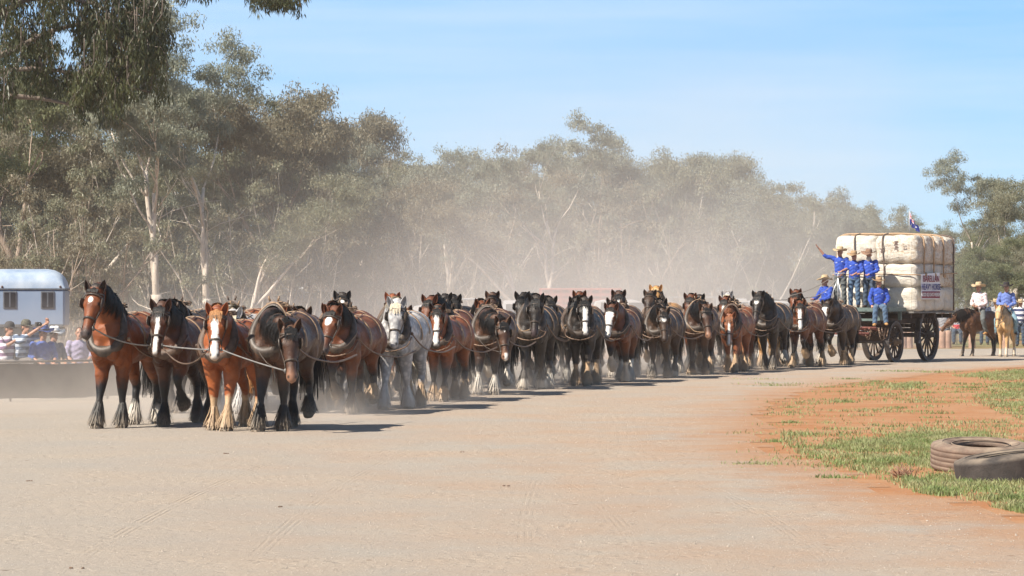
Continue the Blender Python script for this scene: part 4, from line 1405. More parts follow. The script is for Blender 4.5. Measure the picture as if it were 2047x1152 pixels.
def leaf_mat(name, a, b, warm, rough=.5):
    t = NT(name)
    n = t.noise(.55, 3, .6); m = t.noise(6, 2, .6)
    c = t.mix(t.rng(n, .35, .68), a, b)
    c = t.mix(t.rng(m, .58, .75, 0, .8), c, warm)
    t.base(c); t.rough(rough); t.set('Specular IOR Level', .4)
    tr = t.n.new('ShaderNodeBsdfTranslucent'); t.put(tr.inputs['Color'], c)
    mx = t.n.new('ShaderNodeMixShader'); mx.inputs[0].default_value = .35
    t.link(t.bs.outputs[0], mx.inputs[1]); t.link(tr.outputs[0], mx.inputs[2]); t.link(mx.outputs[0], t.out.inputs['Surface'])
    return t.m

def leaves_mesh(C, Rr, N, rg, ln=.28, wd=.085, droop=.55, flat=.88, shell=.35):
    """leaf quads scattered through clump ellipsoids; C centres (k,3), Rr radii (k,)"""
    k = len(C)
    n = np.maximum(20, (N * Rr ** 2 / np.mean(Rr ** 2) / k)).astype(int)
    ci = np.repeat(np.arange(k), n)
    M = len(ci)
    d = rg.normal(size=(M, 3)); d /= np.linalg.norm(d, axis=1)[:, None]
    # lumpy shell: radius modulated per direction, more on top
    ph = rg.uniform(0, 6.28, (k, 3))
    lump = 1 + .28 * np.sin(d[:, 0] * 4.2 + ph[ci, 0]) * np.cos(d[:, 1] * 3.9 + ph[ci, 1]) + .16 * np.sin(d[:, 2] * 8 + ph[ci, 2] + d[:, 0] * 6)
    r = (shell + (1 - shell) * rg.random(M)) * lump
    inner = rg.random(M) < .22; r[inner] *= rg.random(inner.sum())
    d[:, 2] = np.where(d[:, 2] < -.2, d[:, 2] * .8, d[:, 2])
    p = C[ci] + d * (Rr[ci] * r)[:, None] * np.array((1, 1, flat))
    # sprays: pull leaves toward random twig centres so that gaps open
    tw = p + rg.normal(0, .12, (M, 3)); grp = (rg.integers(0, max(2, M // 14), M)); cen = p[grp % M]
    near = np.linalg.norm(cen - p, axis=1) < .9
    ax = rg.normal(0, 1, (M, 3)) * (1 - droop); ax[:, 2] -= droop * 1.6 * rg.uniform(.4, 1.2, M)
    ax /= np.linalg.norm(ax, axis=1)[:, None]
    sd = np.cross(ax, rg.normal(size=(M, 3))); sd /= np.linalg.norm(sd, axis=1)[:, None] + 1e-9
    L = ln * rg.uniform(.6, 1.3, M)[:, None]; Wd = wd * rg.uniform(.6, 1.2, M)[:, None]
    V = np.stack([p, p + ax * L * .45 + sd * Wd * .5, p + ax * L, p + ax * L * .45 - sd * Wd * .5], 1).reshape(-1, 3)
    return V

def quads_mesh(name, V):
    n = len(V) // 4
    me = bpy.data.meshes.new(name)
    me.vertices.add(len(V)); me.vertices.foreach_set('co', V.astype(np.float32).ravel())
    me.loops.add(n * 4); me.polygons.add(n)
    me.loops.foreach_set('vertex_index', np.arange(n * 4, dtype=np.int32))
    me.polygons.foreach_set('loop_start', np.arange(0, n * 4, 4, dtype=np.int32))
    me.polygons.foreach_set('loop_total', np.full(n, 4, dtype=np.int32))
    me.update(calc_edges=True)
    return me

def clump_split(C, Rr, rg, k=5):
    """each clump becomes several smaller ones round its surface"""
    out = []; rr = []
    for c, r in zip(C, Rr):
        for i in range(k):
            d = rg.normal(size=3); d /= np.linalg.norm(d); d[2] = abs(d[2]) * .8 - .25
            out.append(c + d * r * rg.uniform(.45, .85)); rr.append(r * rg.uniform(.30, .58))
    return np.array(out), np.array(rr)

def gum_variant(seed, Ht=14.0, forks=3, lean=0.0, base_fork=.28, spread=.32, dens=26000, low=.35, clump=1.0, limbs_up=.9, trunk_r=.24, leaf=.27, lowfill=0):
    leaf *= .72; dens = int(dens * 1.0)
    rnd = random.Random(seed); rg = np.random.default_rng(seed)
    mb = MB(); tips = []
    def limb(p, d, L, r, lev):
        n = 5; pts = [np.array(p)]; dd = np.array(d, float)
        for i in range(n):
            dd = dd + rg.normal(0, .11, 3) + np.array((0, 0, .07 * limbs_up)); dd /= np.linalg.norm(dd)
            pts.append(pts[-1] + dd * L / n)
        rr = np.linspace(r, r * .5, n + 1)
        mb.loft(pts, rr, side=(1, .1, .05), n=8 if lev < 2 else 5, sub=2 if lev < 2 else 1)
        if lev >= 3 or L < .9:
            tips.append((pts[-1], L)); return
        kids = rnd.choice((2, 3, 3)) if lev < 2 else rnd.choice((2, 2, 3))
        for k in range(kids):
            a = rnd.uniform(0, 6.28); s = rnd.uniform(.35, .8)
            nd = dd + np.array((math.cos(a) * s, math.sin(a) * s, rnd.uniform(-.15, .25))); nd /= np.linalg.norm(nd)
            i = n if k == 0 else rnd.choice((n - 2, n - 1, n))
            limb(pts[i], nd, L * rnd.uniform(.5, .78), rr[i] * .62, lev + 1)
        if lev >= 1 and rnd.random() < .5: tips.append((pts[-2], L * .5))
    fk = Ht * base_fork
    base = [np.array((0, 0, -.2))]
    trunk_r *= .92
    dd = np.array((lean, 0, 1.0)); dd /= np.linalg.norm(dd)
    for i in range(4): 
        base.append(base[-1] + (dd + rg.normal(0, .05, 3)) * (fk + .2) / 4)
    mb.loft(base, np.linspace(trunk_r * 1.25, trunk_r * .85, 5), side=(1, 0, 0), n=12, sub=3)
    for k in range(forks):
        a = 6.28 * k / forks + rnd.uniform(-.5, .5)
        s = spread * rnd.uniform(.6, 1.3)
        nd = dd + np.array((math.cos(a) * s, math.sin(a) * s * .8, 0)); nd /= np.linalg.norm(nd)
        limb(base[-1] - np.array((0, 0, rnd.uniform(0, fk * .25))), nd, (Ht - fk) * rnd.uniform(.42, .6), trunk_r * rnd.uniform(.5, .75), 0)
    # thin low dead branches
    for k in range(7):
        z = rnd.uniform(.12, .6) * Ht; a = rnd.uniform(0, 6.28)
        p = np.array((lean * z, 0, z)); d = np.array((math.cos(a), math.sin(a) * .6, rnd.uniform(.1, .8)))
        d /= np.linalg.norm(d); L = rnd.uniform(1.2, 3.2)
        pts = [p]
        for i in range(4):
            d = d + rg.normal(0, .15, 3); d /= np.linalg.norm(d); pts.append(pts[-1] + d * L / 4)
        mb.loft(pts, np.linspace(.03, .008, 5), side=(0, 0, 1), n=5, sub=1)
    C = np.array([t[0] for t in tips])
    zmax = C[:, 2].max(); sc = (Ht - .7) / zmax
    trunk_v = [v * np.array((1, 1, sc)) if False else v for v in mb.v]
    for v in mb.v: v[:, 2] *= np.where(v[:, 2] > 0, sc, 1)
    C[:, 2] *= sc
    Rr = np.array([rnd.uniform(.65, 1.25) * clump for _ in tips])
    keep = C[:, 2] > low * Ht
    C, Rr = C[keep], Rr[keep]
    if lowfill:
        X = np.stack([rg.normal(0, Ht * .16, lowfill), rg.normal(0, Ht * .13, lowfill), rg.uniform(.12, .62, lowfill) * Ht], 1)
        C = np.vstack([C, X]); Rr = np.append(Rr, rg.uniform(.5, 1.0, lowfill))
    C2, R2 = clump_split(C, Rr, rg, 6)
    CC = np.vstack([C, C2]); RR = np.append(Rr * .5, R2)
    V = leaves_mesh(CC, RR, dens, rg, leaf, leaf * .28)
    return mb.mesh('trunk'), quads_mesh('crown', V)

def build_overhang():
    """near gum tree out of frame on the left whose drooping sprays enter the top left corner"""
    rg = np.random.default_rng(77); rnd = random.Random(77)
    D = 74.0
    root = empty('gum_tree', (-14.4, D + .5, 0), 0, 'near gum tree whose dark drooping leaf sprays hang into the top left corner', 'tree')
    O = np.array((-14.4, D + .5, 0))
    mb = MB()
    def W(px, py, d=D): return np.array(PD(px, py, d)) - O
    mb.loft([np.array((0, 0, -.2)), np.array((.1, 0, 2.2)), np.array((.0, 0, 4.6)), np.array((.3, 0, 8.2)), np.array((.2, .2, 13.5))], [.42, .36, .32, .25, .15], side=(1, 0, 0), n=14, sub=4)
    limbs = [([-.0, 0, 5.6], (-40, 200), (60, 195), (170, 215), .075), ([.2, 0, 6.6], (-30, 120), (110, 60), (250, 35), .075), ([.2, 0, 7.8], (-20, 30), (100, -30), (330, -60), .08),
             ([.25, 0, 8.6], (60, -110), (300, -150), (560, -60), .08), ([0, 0, 6.2], (20, 140), (160, 150), (300, 185), .05), ([.2, 0, 8.0], (150, 0), (240, 80), (270, 200), .04)]
    ends = []
    for a, b, c, d, r in limbs:
        pts = [np.array(a, float), W(*b), W(*c), W(*d)]
        mb.loft(pts, [r * 1.3, r, r * .65, r * .3], side=(0, 0, 1), n=8, sub=5)
        q = crom(np.array(pts), 6)
        ends += list(q[6:])
    # hanging sprays: (px,py) anchors with reach downwards in px
    sprays = []
    zones = [(-60, 310, -90, 0, 95, 105), (-60, 30, 10, 190, 85, 36), (40, 110, 20, 140, 70, 32), (150, 235, 10, 80, 90, 40), (150, 240, 120, 195, 60, 55), (250, 325, -30, 100, 95, 60), (262, 312, 60, 175, 70, 34), (235, 262, 90, 180, 60, 20), (330, 480, -80, -30, 45, 20), (490, 615, -50, -14, 46, 60), (60, 150, 120, 170, 50, 16)]
    for x0, x1, y0, y1, reach, cnt in zones:
        for k in range(cnt): sprays.append((rnd.uniform(x0, x1), rnd.uniform(y0, y1), reach * rnd.uniform(.35, 1.0)))
    E = np.array(ends)
    P0 = []; AX = []; 
    for (px, py, reach) in sprays:
        dd = D + rnd.uniform(-1.6, 2.2)
        a = W(px, py, dd); L = reach / F_PX * dd
        # twig
        near = E[np.argmin(np.linalg.norm(E - a, axis=1))]
        b = a + np.array((rg.normal(0, .12), rg.normal(0, .1), -L))
        mid = (a + b) / 2 + rg.normal(0, .05, 3)
        if np.linalg.norm(near - a) < 1.5: mb.loft([near, (near + a) / 2 + np.array((0, 0, .08)), a, mid, b], [.016, .012, .009, .006, .003], side=(1, 0, .01), n=4, sub=2)
        else: mb.loft([a + np.array((0, 0, .5)), a, mid, b], [.01, .009, .006, .003], side=(1, 0, .01), n=4, sub=2)
        n = int(105 * max(L, .35) / .8)
        t = rg.random(n)
        base = a + (b - a) * t[:, None] + rg.normal(0, 1, (n, 3)) * np.array((.10, .12, .06)) * (1.1 - .5 * t[:, None])
        ax = rg.normal(0, .38, (n, 3)); ax[:, 2] = -1
        P0.append(base); AX.append(ax)
    P0 = np.vstack(P0); AX = np.vstack(AX); M = len(P0)
    AX /= np.linalg.norm(AX, axis=1)[:, None]
    sd = np.cross(AX, rg.normal(size=(M, 3))); sd /= np.linalg.norm(sd, axis=1)[:, None]
    L = rg.uniform(.10, .21, M)[:, None]; Wd = rg.uniform(.020, .036, M)[:, None]
    V = np.stack([P0, P0 + AX * L * .4 + sd * Wd * .5, P0 + AX * L, P0 + AX * L * .4 - sd * Wd * .5], 1).reshape(-1, 3)
    mesh_obj('trunk', mb.mesh('trunk'), root, TM['bark_dark'])
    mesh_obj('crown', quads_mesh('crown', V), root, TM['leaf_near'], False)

TM = {}
def tree_mats():
    TM['bark_pale'] = bark_mat('pale_gum_bark', (.66, .58, .50), (.46, .38, .30))
    TM['bark_tan'] = bark_mat('tan_gum_bark', (.40, .31, .24), (.22, .16, .12))
    TM['bark_dark'] = bark_mat('grey_brown_bark', (.20, .16, .13), (.12, .09, .07))
    TM['leaf_a'] = leaf_mat('olive_gum_leaves', (.185, .190, .115), (.310, .300, .205), (.34, .26, .17))
    TM['leaf_b'] = leaf_mat('grey_green_gum_leaves', (.205, .222, .160), (.330, .340, .262), (.34, .29, .20))
    TM['leaf_c'] = leaf_mat('brownish_gum_leaves', (.190, .170, .112), (.290, .255, .175), (.34, .25, .17))
    TM['leaf_d'] = leaf_mat('deep_green_gum_leaves', (.135, .155, .075), (.225, .240, .125), (.26, .22, .12))
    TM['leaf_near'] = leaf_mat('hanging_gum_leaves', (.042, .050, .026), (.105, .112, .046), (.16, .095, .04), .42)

def build_trees():
    tree_mats()
    rnd = random.Random(42)
    Vr = {}
    Vr['tall'] = gum_variant(101, 14, 2, .04, .18, .26, 31000, .42, 1.05, 1.0, .26, .25)
    Vr['umb'] = gum_variant(102, 13, 3, -.02, .30, .38, 31000, .40, 1.15, .8, .24, .25)
    Vr['wide'] = gum_variant(103, 12, 4, .03, .22, .50, 48000, .30, 1.25, .7, .26, .26)
    Vr['dense'] = gum_variant(104, 12, 4, .0, .18, .42, 60000, .22, 1.3, .8, .24, .27, 26)
    Vr['dense2'] = gum_variant(105, 12, 3, .08, .2, .40, 56000, .20, 1.2, .9, .22, .27, 24)
    Vr['lean'] = gum_variant(106, 11, 3, .48, .30, .35, 24000, .42, 1.05, .9, .20, .25)
    Vr['multi'] = gum_variant(107, 12, 5, .0, .08, .34, 44000, .38, 1.05, 1.0, .20, .25)
    Vr['scrub'] = gum_variant(108, 7, 5, .0, .10, .45, 36000, .12, 1.0, .8, .12, .25, 20)
    Vr['scrub2'] = gum_variant(109, 6.5, 6, .1, .06, .5, 34000, .10, .95, .7, .10, .24, 16)
    # thicket of thin pale stems with little foliage
    def poles(seed):
        rg = np.random.default_rng(seed); mb = MB(); C = []
        for k in range(11):
            p = np.array((rg.normal(0, 1.6), rg.normal(0, 1.2), -.1)); d = np.array((rg.normal(0, .28), rg.normal(0, .2), 1.0)); d /= np.linalg.norm(d)
            Hh = rg.uniform(4.5, 9); r = rg.uniform(.035, .075); pts = [p]
            for i in range(7):
                d = d + rg.normal(0, .07, 3); d /= np.linalg.norm(d); pts.append(pts[-1] + d * Hh / 7)
            mb.loft(pts, np.linspace(r, r * .35, 8), side=(1, .1, 0), n=6, sub=1)
            for q in range(5):
                i = rg.integers(2, 8); dd = d * .7 + rg.normal(0, .5, 3); dd[2] = abs(dd[2]) + .3; dd /= np.linalg.norm(dd); L = rg.uniform(.8, 2.2)
                e = pts[i] + dd * L; mb.tube([pts[i], (pts[i] + e) / 2 + rg.normal(0, .08, 3), e], [r * .45, r * .3, .008], 5)
                if rg.random() < .6: C.append(e)
            C.append(pts[-1])
        C = np.array(C); V = leaves_mesh(C, rg.uniform(.35, .75, len(C)), 9000, rg, .24, .07)
        return mb.mesh('trunk'), quads_mesh('crown', V)
    Vr['poles'] = poles(301); Vr['poles2'] = poles(302)
    base_h = dict(poles=9, poles2=9, tall=14, umb=13, wide=12, dense=12, dense2=12, lean=11, multi=12, scrub=7, scrub2=6.5)
    proto = {}
    def tree(kind, px, top, d, leaf, bark, label, rz=None, wide=1.0, group='gum trees behind the team', cat='tree'):
        X = (px - CX) / F_PX * d
        H = CAMZ + (HY - top) / F_PX * d
        s = H / base_h[kind]
        root = empty('gum_tree', (X, d, 0), rnd.uniform(0, 6.28) if rz is None else rz, label, cat, group)
        if px in (478, 700): wide = .62
        if kind == 'lean': root.rotation_euler = (0, 0, math.pi if px == 1092 else 0.25)
        root.scale = (s * wide, s * wide, s)
        for nm, me, m_ in (('trunk', Vr[kind][0], bark), ('crown', Vr[kind][1], leaf)):
            o = mesh_obj(nm, me, root, None, nm == 'trunk'); obj_mat(o, m_)
    L = TM
    bp, bt, bd = L['bark_pale'], L['bark_tan'], L['bark_dark']
    front = [
        ('umb', 20, 60, 135, 'leaf_d', bt, 'brown trunked gum tree at the far left edge behind the horse float'),
        ('lean', 95, 175, 140, 'leaf_a', bp, 'gum tree with a slender leaning trunk between the float and the first horse'),
        ('dense', 160, 258, 150, 'leaf_c', bt, 'bushy brownish gum tree rising just above the head of the first horse'),
        ('multi', 245, 285, 150, 'leaf_c', bp, 'low gum tree with several stems under the gap of sky beside the hanging leaves'),
        ('tall', 318, -10, 128, 'leaf_b', bp, 'tallest gum tree with a pale forked trunk reaching the top of the photo'),
        ('tall', 420, 60, 131, 'leaf_b', bp, 'tall open crowned gum tree standing right beside the tallest one'),
        ('lean', 445, 315, 125, 'leaf_a', bp, 'gum tree with a long pale trunk leaning over to the right'),
        ('dense', 540, 168, 138, 'leaf_c', bt, 'big dark bushy gum tree right of the tall open crowned one'),
        ('dense2', 625, 178, 142, 'leaf_a', bt, 'broad rounded gum tree behind the fourth horse of the front row'),
        ('multi', 700, 226, 150, 'leaf_b', bp, 'grey green gum tree with sky showing through its crown'),
        ('multi', 770, 300, 146, 'leaf_a', bp, 'many stemmed gum tree behind the grey horse'),
        ('dense2', 840, 320, 160, 'leaf_a', bp, 'lower gum tree in the dip of the skyline left of centre'),
        ('umb', 900, 285, 138, 'leaf_b', bp, 'gum tree with a bent pale trunk left of centre'),
        ('multi', 975, 285, 160, 'leaf_c', bp, 'dusty gum tree with thin stems just left of the centre'),
        ('lean', 1092, 330, 131, 'leaf_c', bp, 'gum tree whose pale curved trunk leans across the centre'),
        ('tall', 1105, 225, 134, 'leaf_b', bp, 'tall centre gum tree with a bright white forked trunk'),
        ('umb', 1205, 262, 162, 'leaf_b', bp, 'gum tree with a small round tuft right of the tall centre one'),
        ('dense', 1275, 295, 165, 'leaf_a', bt, 'rounded gum tree fading in the dust right of the centre'),
        ('wide', 1350, 286, 168, 'leaf_b', bp, 'spreading gum tree above the thickest dust'),
        ('umb', 1430, 300, 170, 'leaf_b', bp, 'gum tree with a ragged crown on the right shoulder of the dust'),
        ('dense2', 1500, 358, 178, 'leaf_a', bt, 'lower gum tree where the skyline steps down'),
        ('multi', 1585, 356, 180, 'leaf_a', bp, 'gum tree with branching stems left of the waving man'),
        ('wide', 1665, 366, 185, 'leaf_b', bp, 'pale gum tree directly above the wagon crew'),
        ('dense', 1735, 405, 195, 'leaf_a', bt, 'low gum tree left of the flag'),
        ('wide', 1825, 424, 205, 'leaf_d', bt, 'round topped green gum tree behind the flag'),
        ('dense2', 1895, 452, 215, 'leaf_d', bt, 'low dark green gum tree at the right end of the bales'),
        ('tall', 1940, 303, 170, 'leaf_b', bp, 'tall open gum tree standing alone above the riders'),
        ('umb', 2030, 350, 165, 'leaf_a', bp, 'gum tree with a thick leaning limb at the right edge'),
        ('dense', 2000, 448, 190, 'leaf_a', bt, 'bushy dark green gum tree behind the two riders'),
        ('dense2', 1880, 456, 200, 'leaf_a', bt, 'low bushy gum tree filling the skyline gap just right of the bales'),
        ('dense2', 1925, 500, 150, 'leaf_d', bt, 'low leafy gum behind the rider in pink'),
        ('dense', 1975, 490, 155, 'leaf_a', bt, 'low olive gum showing between the two riders'),
        ('dense2', 2028, 470, 150, 'leaf_d', bt, 'low leafy gum behind the white ute'),
        ('scrub', 1900, 520, 148, 'leaf_d', bt, 'small green bush behind the rear corner of the bales'),
        ('wide', 2090, 380, 180, 'leaf_d', bt, 'gum tree cut off by the right edge of the photo'),
        ('dense', -60, 120, 150, 'leaf_c', bt, 'gum tree cut off by the left edge of the photo'),
    ]
    for kind, px, top, d, lf, bk, lb in front:
        tree(kind, px, top, d, L[lf], bk, lb)
    # back rows: shorter trees closing the gaps, nothing tells them apart
    sky = [(-80, 200), (60, 200), (130, 240), (170, 275), (220, 295), (300, 292), (460, 292), (510, 262), (560, 200), (650, 215), (740, 275), (800, 325), (860, 310), (950, 300), (1020, 305), (1100, 300), (1220, 295), (1330, 310), (1440, 330), (1500, 372), (1600, 375), (1700, 400), (1780, 445), (1860, 450), (1960, 470), (2130, 460)]
    sx = [a for a, _ in sky]; sy = [b for _, b in sky]
    px = -70
    while px < 2130:
        d = np.interp(px, (-70, 1400, 2130), (172, 200, 235)) + rnd.uniform(-8, 8)
        top = np.interp(px, sx, sy) + rnd.uniform(5, 40)
        tree(rnd.choice(('dense', 'dense2', 'tall' if px > 300 else 'dense', 'multi')), px, top, d, L[rnd.choice(('leaf_a', 'leaf_b', 'leaf_c', 'leaf_a') if px < 1700 else ('leaf_d', 'leaf_a', 'leaf_d'))], rnd.choice((bp, bt)), 'dusty gum tree packed deep in the woodland behind the front trees', wide=.9, group='deep woodland gum trees')
        px += rnd.uniform(55, 80)
    px = -70
    while px < 2130:
        d = np.interp(px, (-70, 1400, 2130), (148, 178, 215)) + rnd.uniform(-10, 10)
        tree(rnd.choice(('scrub', 'scrub2')), px, rnd.uniform(400, 470) if px < 1500 else rnd.uniform(470, 520), d, L[rnd.choice(('leaf_a', 'leaf_c', 'leaf_c') if px < 1700 else ('leaf_d', 'leaf_a'))], rnd.choice((bp, bt)), 'scrubby young gum tree filling the space between the big trunks', wide=1.3, group='scrubby young gum trees')
        px += rnd.uniform(40, 62)
    px = -60
    while px < 1480:
        d = np.interp(px, (-70, 1400, 2130), (128, 158, 215)) + rnd.uniform(-8, 14)
        tree(rnd.choice(('poles', 'poles2')), px, rnd.uniform(350, 470), d, L[rnd.choice(('leaf_a', 'leaf_c'))], rnd.choice((bp, bt, bp)), 'clump of thin pale saplings at the dusty foot of the tree line', wide=1.0, group='sapling clumps at the foot of the tree line')
        px += rnd.uniform(30, 62)
        if 1040 < px < 1150: px = 1160
        if 290 < px < 350: px = 362
    build_overhang()
# ------------------------------------------------------------------ ground, track, grass
ISLAND = [(2600, 712), (2200, 728), (2047, 735), (1900, 746), (1760, 762), (1650, 778), (1580, 800), (1545, 835), (1540, 870), (1560, 900), (1620, 918), (1690, 934), (1766, 962), (1825, 986), (1913, 1000), (2047, 1027), (2300, 1090), (2700, 1160)]
ISL = np.array([P(*q)[:2] for q in ISLAND])

def sdist_poly(X, Y, poly):
    """signed distance, negative inside"""
    n = len(poly); best = np.full(X.shape, 1e9); ins = np.zeros(X.shape, bool)
    for i in range(n):
        a, b = poly[i], poly[(i + 1) % n]
        e = b - a
        t = np.clip(((X - a[0]) * e[0] + (Y - a[1]) * e[1]) / (e @ e), 0, 1)
        best = np.minimum(best, np.hypot(X - a[0] - t * e[0], Y - a[1] - t * e[1]))
        c = ((a[1] > Y) != (b[1] > Y)) & (X < (b[0] - a[0]) * (Y - a[1]) / (b[1] - a[1] + 1e-12) + a[0])
        ins ^= c
    return np.where(ins, -best, best)

def soil_nodes(t, wc):
    n1 = t.noise(.8, 5, .65, wc); n2 = t.noise(7, 4, .6, wc); n3 = t.noise(60, 3, .6, wc)
    c = t.mix(t.rng(n1, .32, .68), (.345, .142, .056), (.405, .230, .125))
    c = t.mix(t.rng(n2, .5, .75, 0, .5), c, (.38, .28, .18))
    c = t.mix(t.rng(n3, .55, .75, 0, .5), c, (.30, .16, .08))
    return c, n3

def build_ground():
    t = NT('red_soil')
    wc = t.coord('Object')
    c, n3 = soil_nodes(t, wc)
    sp = t.sep(wc)
    far = t.rng(sp[1], 100, 135)
    n4 = t.noise(.25, 4, .6, wc)
    c = t.mix(t.math('MULTIPLY', far, t.rng(n4, .35, .6)), c, (.20, .20, .10))
    t.base(c); t.rough(.95); t.set('Specular IOR Level', .15); t.bump(t.math('ADD', n3, t.math('MULTIPLY', t.noise(9, 3, .6, wc), 1.5)), .7, .02)
    mb = MB()
    xs = [-1500, -200, -60, 0, 60, 200, 1500]; ys = [-60, 0, 20, 60, 120, 250, 600, 2500]
    V = [(x, y, 0) for y in ys for x in xs]
    nx = len(xs)
    Fs = [(j * nx + i, j * nx + i + 1, (j + 1) * nx + i + 1, (j + 1) * nx + i) for j in range(len(ys) - 1) for i in range(nx - 1)]
    mb.add(V, Fs)
    tag(mb.build('ground', t.m), kind='structure')
    # ---- gravel track
    dx = .25
    X, Y = np.meshgrid(np.arange(-34, 46, dx), np.arange(14, 133, dx))
    d = sdist_poly(X, Y, ISL)
    jag = .35 * np.sin(X * 2.3 + Y * 1.1) * np.sin(Y * 1.7 - X) + .18 * np.sin(X * 7.1) * np.sin(Y * 5.3)
    far_edge = np.interp(X, [-34, -12, -8, -4, 2, 8, 14, 24, 46], [92, 92, 94, 98, 106, 118, 126, 129, 130]) 
    dfar = (far_edge - Y) * .5
    dd = np.minimum(d, dfar)
    keep = (dd + jag * .6) > .0
    gz = .004 + 0 * X
    ny_, nx_ = X.shape
    ok = keep[:-1, :-1] & keep[1:, :-1] & keep[:-1, 1:] & keep[1:, 1:]
    jj, ii = np.nonzero(ok)
    a = jj * nx_ + ii
    F = np.stack([a, a + 1, a + nx_ + 1, a + nx_], 1)
    used = np.unique(F); remap = np.full(nx_ * ny_, -1); remap[used] = np.arange(len(used))
    V = np.stack([X.ravel(), Y.ravel(), gz.ravel()], 1)[used]
    me = bpy.data.meshes.new('track'); me.from_pydata(V.tolist(), [], remap[F].tolist()); me.update()
    attr(me, 'edge', dd.ravel()[used]); attr(me, 'island', d.ravel()[used])
    t = NT('gravel_track')
    wc = t.coord('Object')
    soil, n3 = soil_nodes(t, wc)
    a1 = t.noise(.35, 5, .6, wc); a2 = t.noise(2.4, 4, .6, wc); a3 = t.noise(13, 5, .75, wc); a4 = t.noise(42, 4, .8, wc)
    g = t.mix(t.rng(a1, .35, .65), (.372, .330, .282), (.408, .342, .274))
    g = t.mix(t.rng(a2, .55, .8, 0, .30), g, (.46, .36, .26))
    g = t.mix(t.rng(a3, .50, .68, 0, .40), g, (.27, .23, .20))
    g = t.mix(t.rng(a4, .56, .72, 0, .85), g, (.15, .13, .12))
    g = t.mix(t.rng(a4, .42, .28, 0, .7), g, (.64, .57, .49))
    # scattered dark specks of dung and stone
    vo = t.voro(1.6, wc); g = t.mix(t.math('MULTIPLY', t.rng(vo, .065, .03), t.rng(t.noise(.6, 2, .5, wc), .44, .52)), g, (.12, .08, .055))
    # wheel tracks: long sweeping bands along the curve of the road
    sp = t.sep(wc)
    def band(cx, k, w, y0, y1, dark, f=1):
        # x = cx + k*(y-y0)^2 path
        yy = t.math('SUBTRACT', sp[1], y0)
        path = t.math('ADD', cx, t.math('MULTIPLY', t.math('MULTIPLY', yy, yy), k))
        u = t.math('SUBTRACT', sp[0], path)
        v = t.math('ABSOLUTE', u)
        m = t.rng(v, w, w * .6)
        tread = t.rng(t.math('SINE', t.math('MULTIPLY', u, 110.0)), -.2, .5)
        m = t.math('MULTIPLY', m, t.math('MULTIPLY', tread, t.rng(t.noise(1.3, 3, .6, wc), .42, .62)))
        return t.math('MULTIPLY', t.math('MULTIPLY', m, .55, clamp=True), t.math('MULTIPLY', t.rng(sp[1], y0 - 2, y0 + 2), t.rng(sp[1], y1 + 3, y1 - 3, 0, dark)))
    bs_ = None
    for args in ((-3.35, .0022, .11, 28, 52, .55), (-2.2 + .2, .0022, .11, 28, 52, .35), (-5.0, .0065, .12, 28, 48, .45), (2.4, -.0042, .12, 28, 56, .35), (1.0, -.0042, .12, 28, 56, .25), (.1, .0016, .10, 28, 60, .25)):
        b = band(*args); bs_ = b if bs_ is None else t.math('MAXIMUM', bs_, b)
    g = t.mix(bs_, g, (.36, .28, .20))
    ed = t.math('ADD', t.attr('island'), t.math('MULTIPLY', t.math('SUBTRACT', t.noise(.9, 6, .75, wc), .5), 4.2))
    g = t.mix(t.rng(ed, 2.0, -.5, 0, .97, True), g, soil)
    # orange smear across the road beside the island
    e2 = t.math('MULTIPLY', t.rng(t.attr('island'), 9.5, 1), t.rng(t.noise(.7, 5, .65, t.mapping(wc, (.9, .6, 1))), .34, .68, 0, .60))
    g = t.mix(e2, g, (.43, .24, .13))
    t.base(g); t.rough(.95); t.set('Specular IOR Level', .12)
    hoof = t.rng(t.voro(5.5, t.mapping(wc, (1, .8, 1))), .05, .35)
    t.bump(t.math('ADD', t.math('ADD', t.math('ADD', a3, t.math('MULTIPLY', hoof, t.rng(a1, .4, .6, .1, 1.0))), t.math('MULTIPLY', a4, .8)), t.math('MULTIPLY', bs_, -1.2)), .8, .025)
    o = mesh_obj('track', me, None, t.m); tag(o, kind='structure')

def in_poly(x, y, poly): 
    return sdist_poly(np.array([x]), np.array([y]), poly)[0] < 0

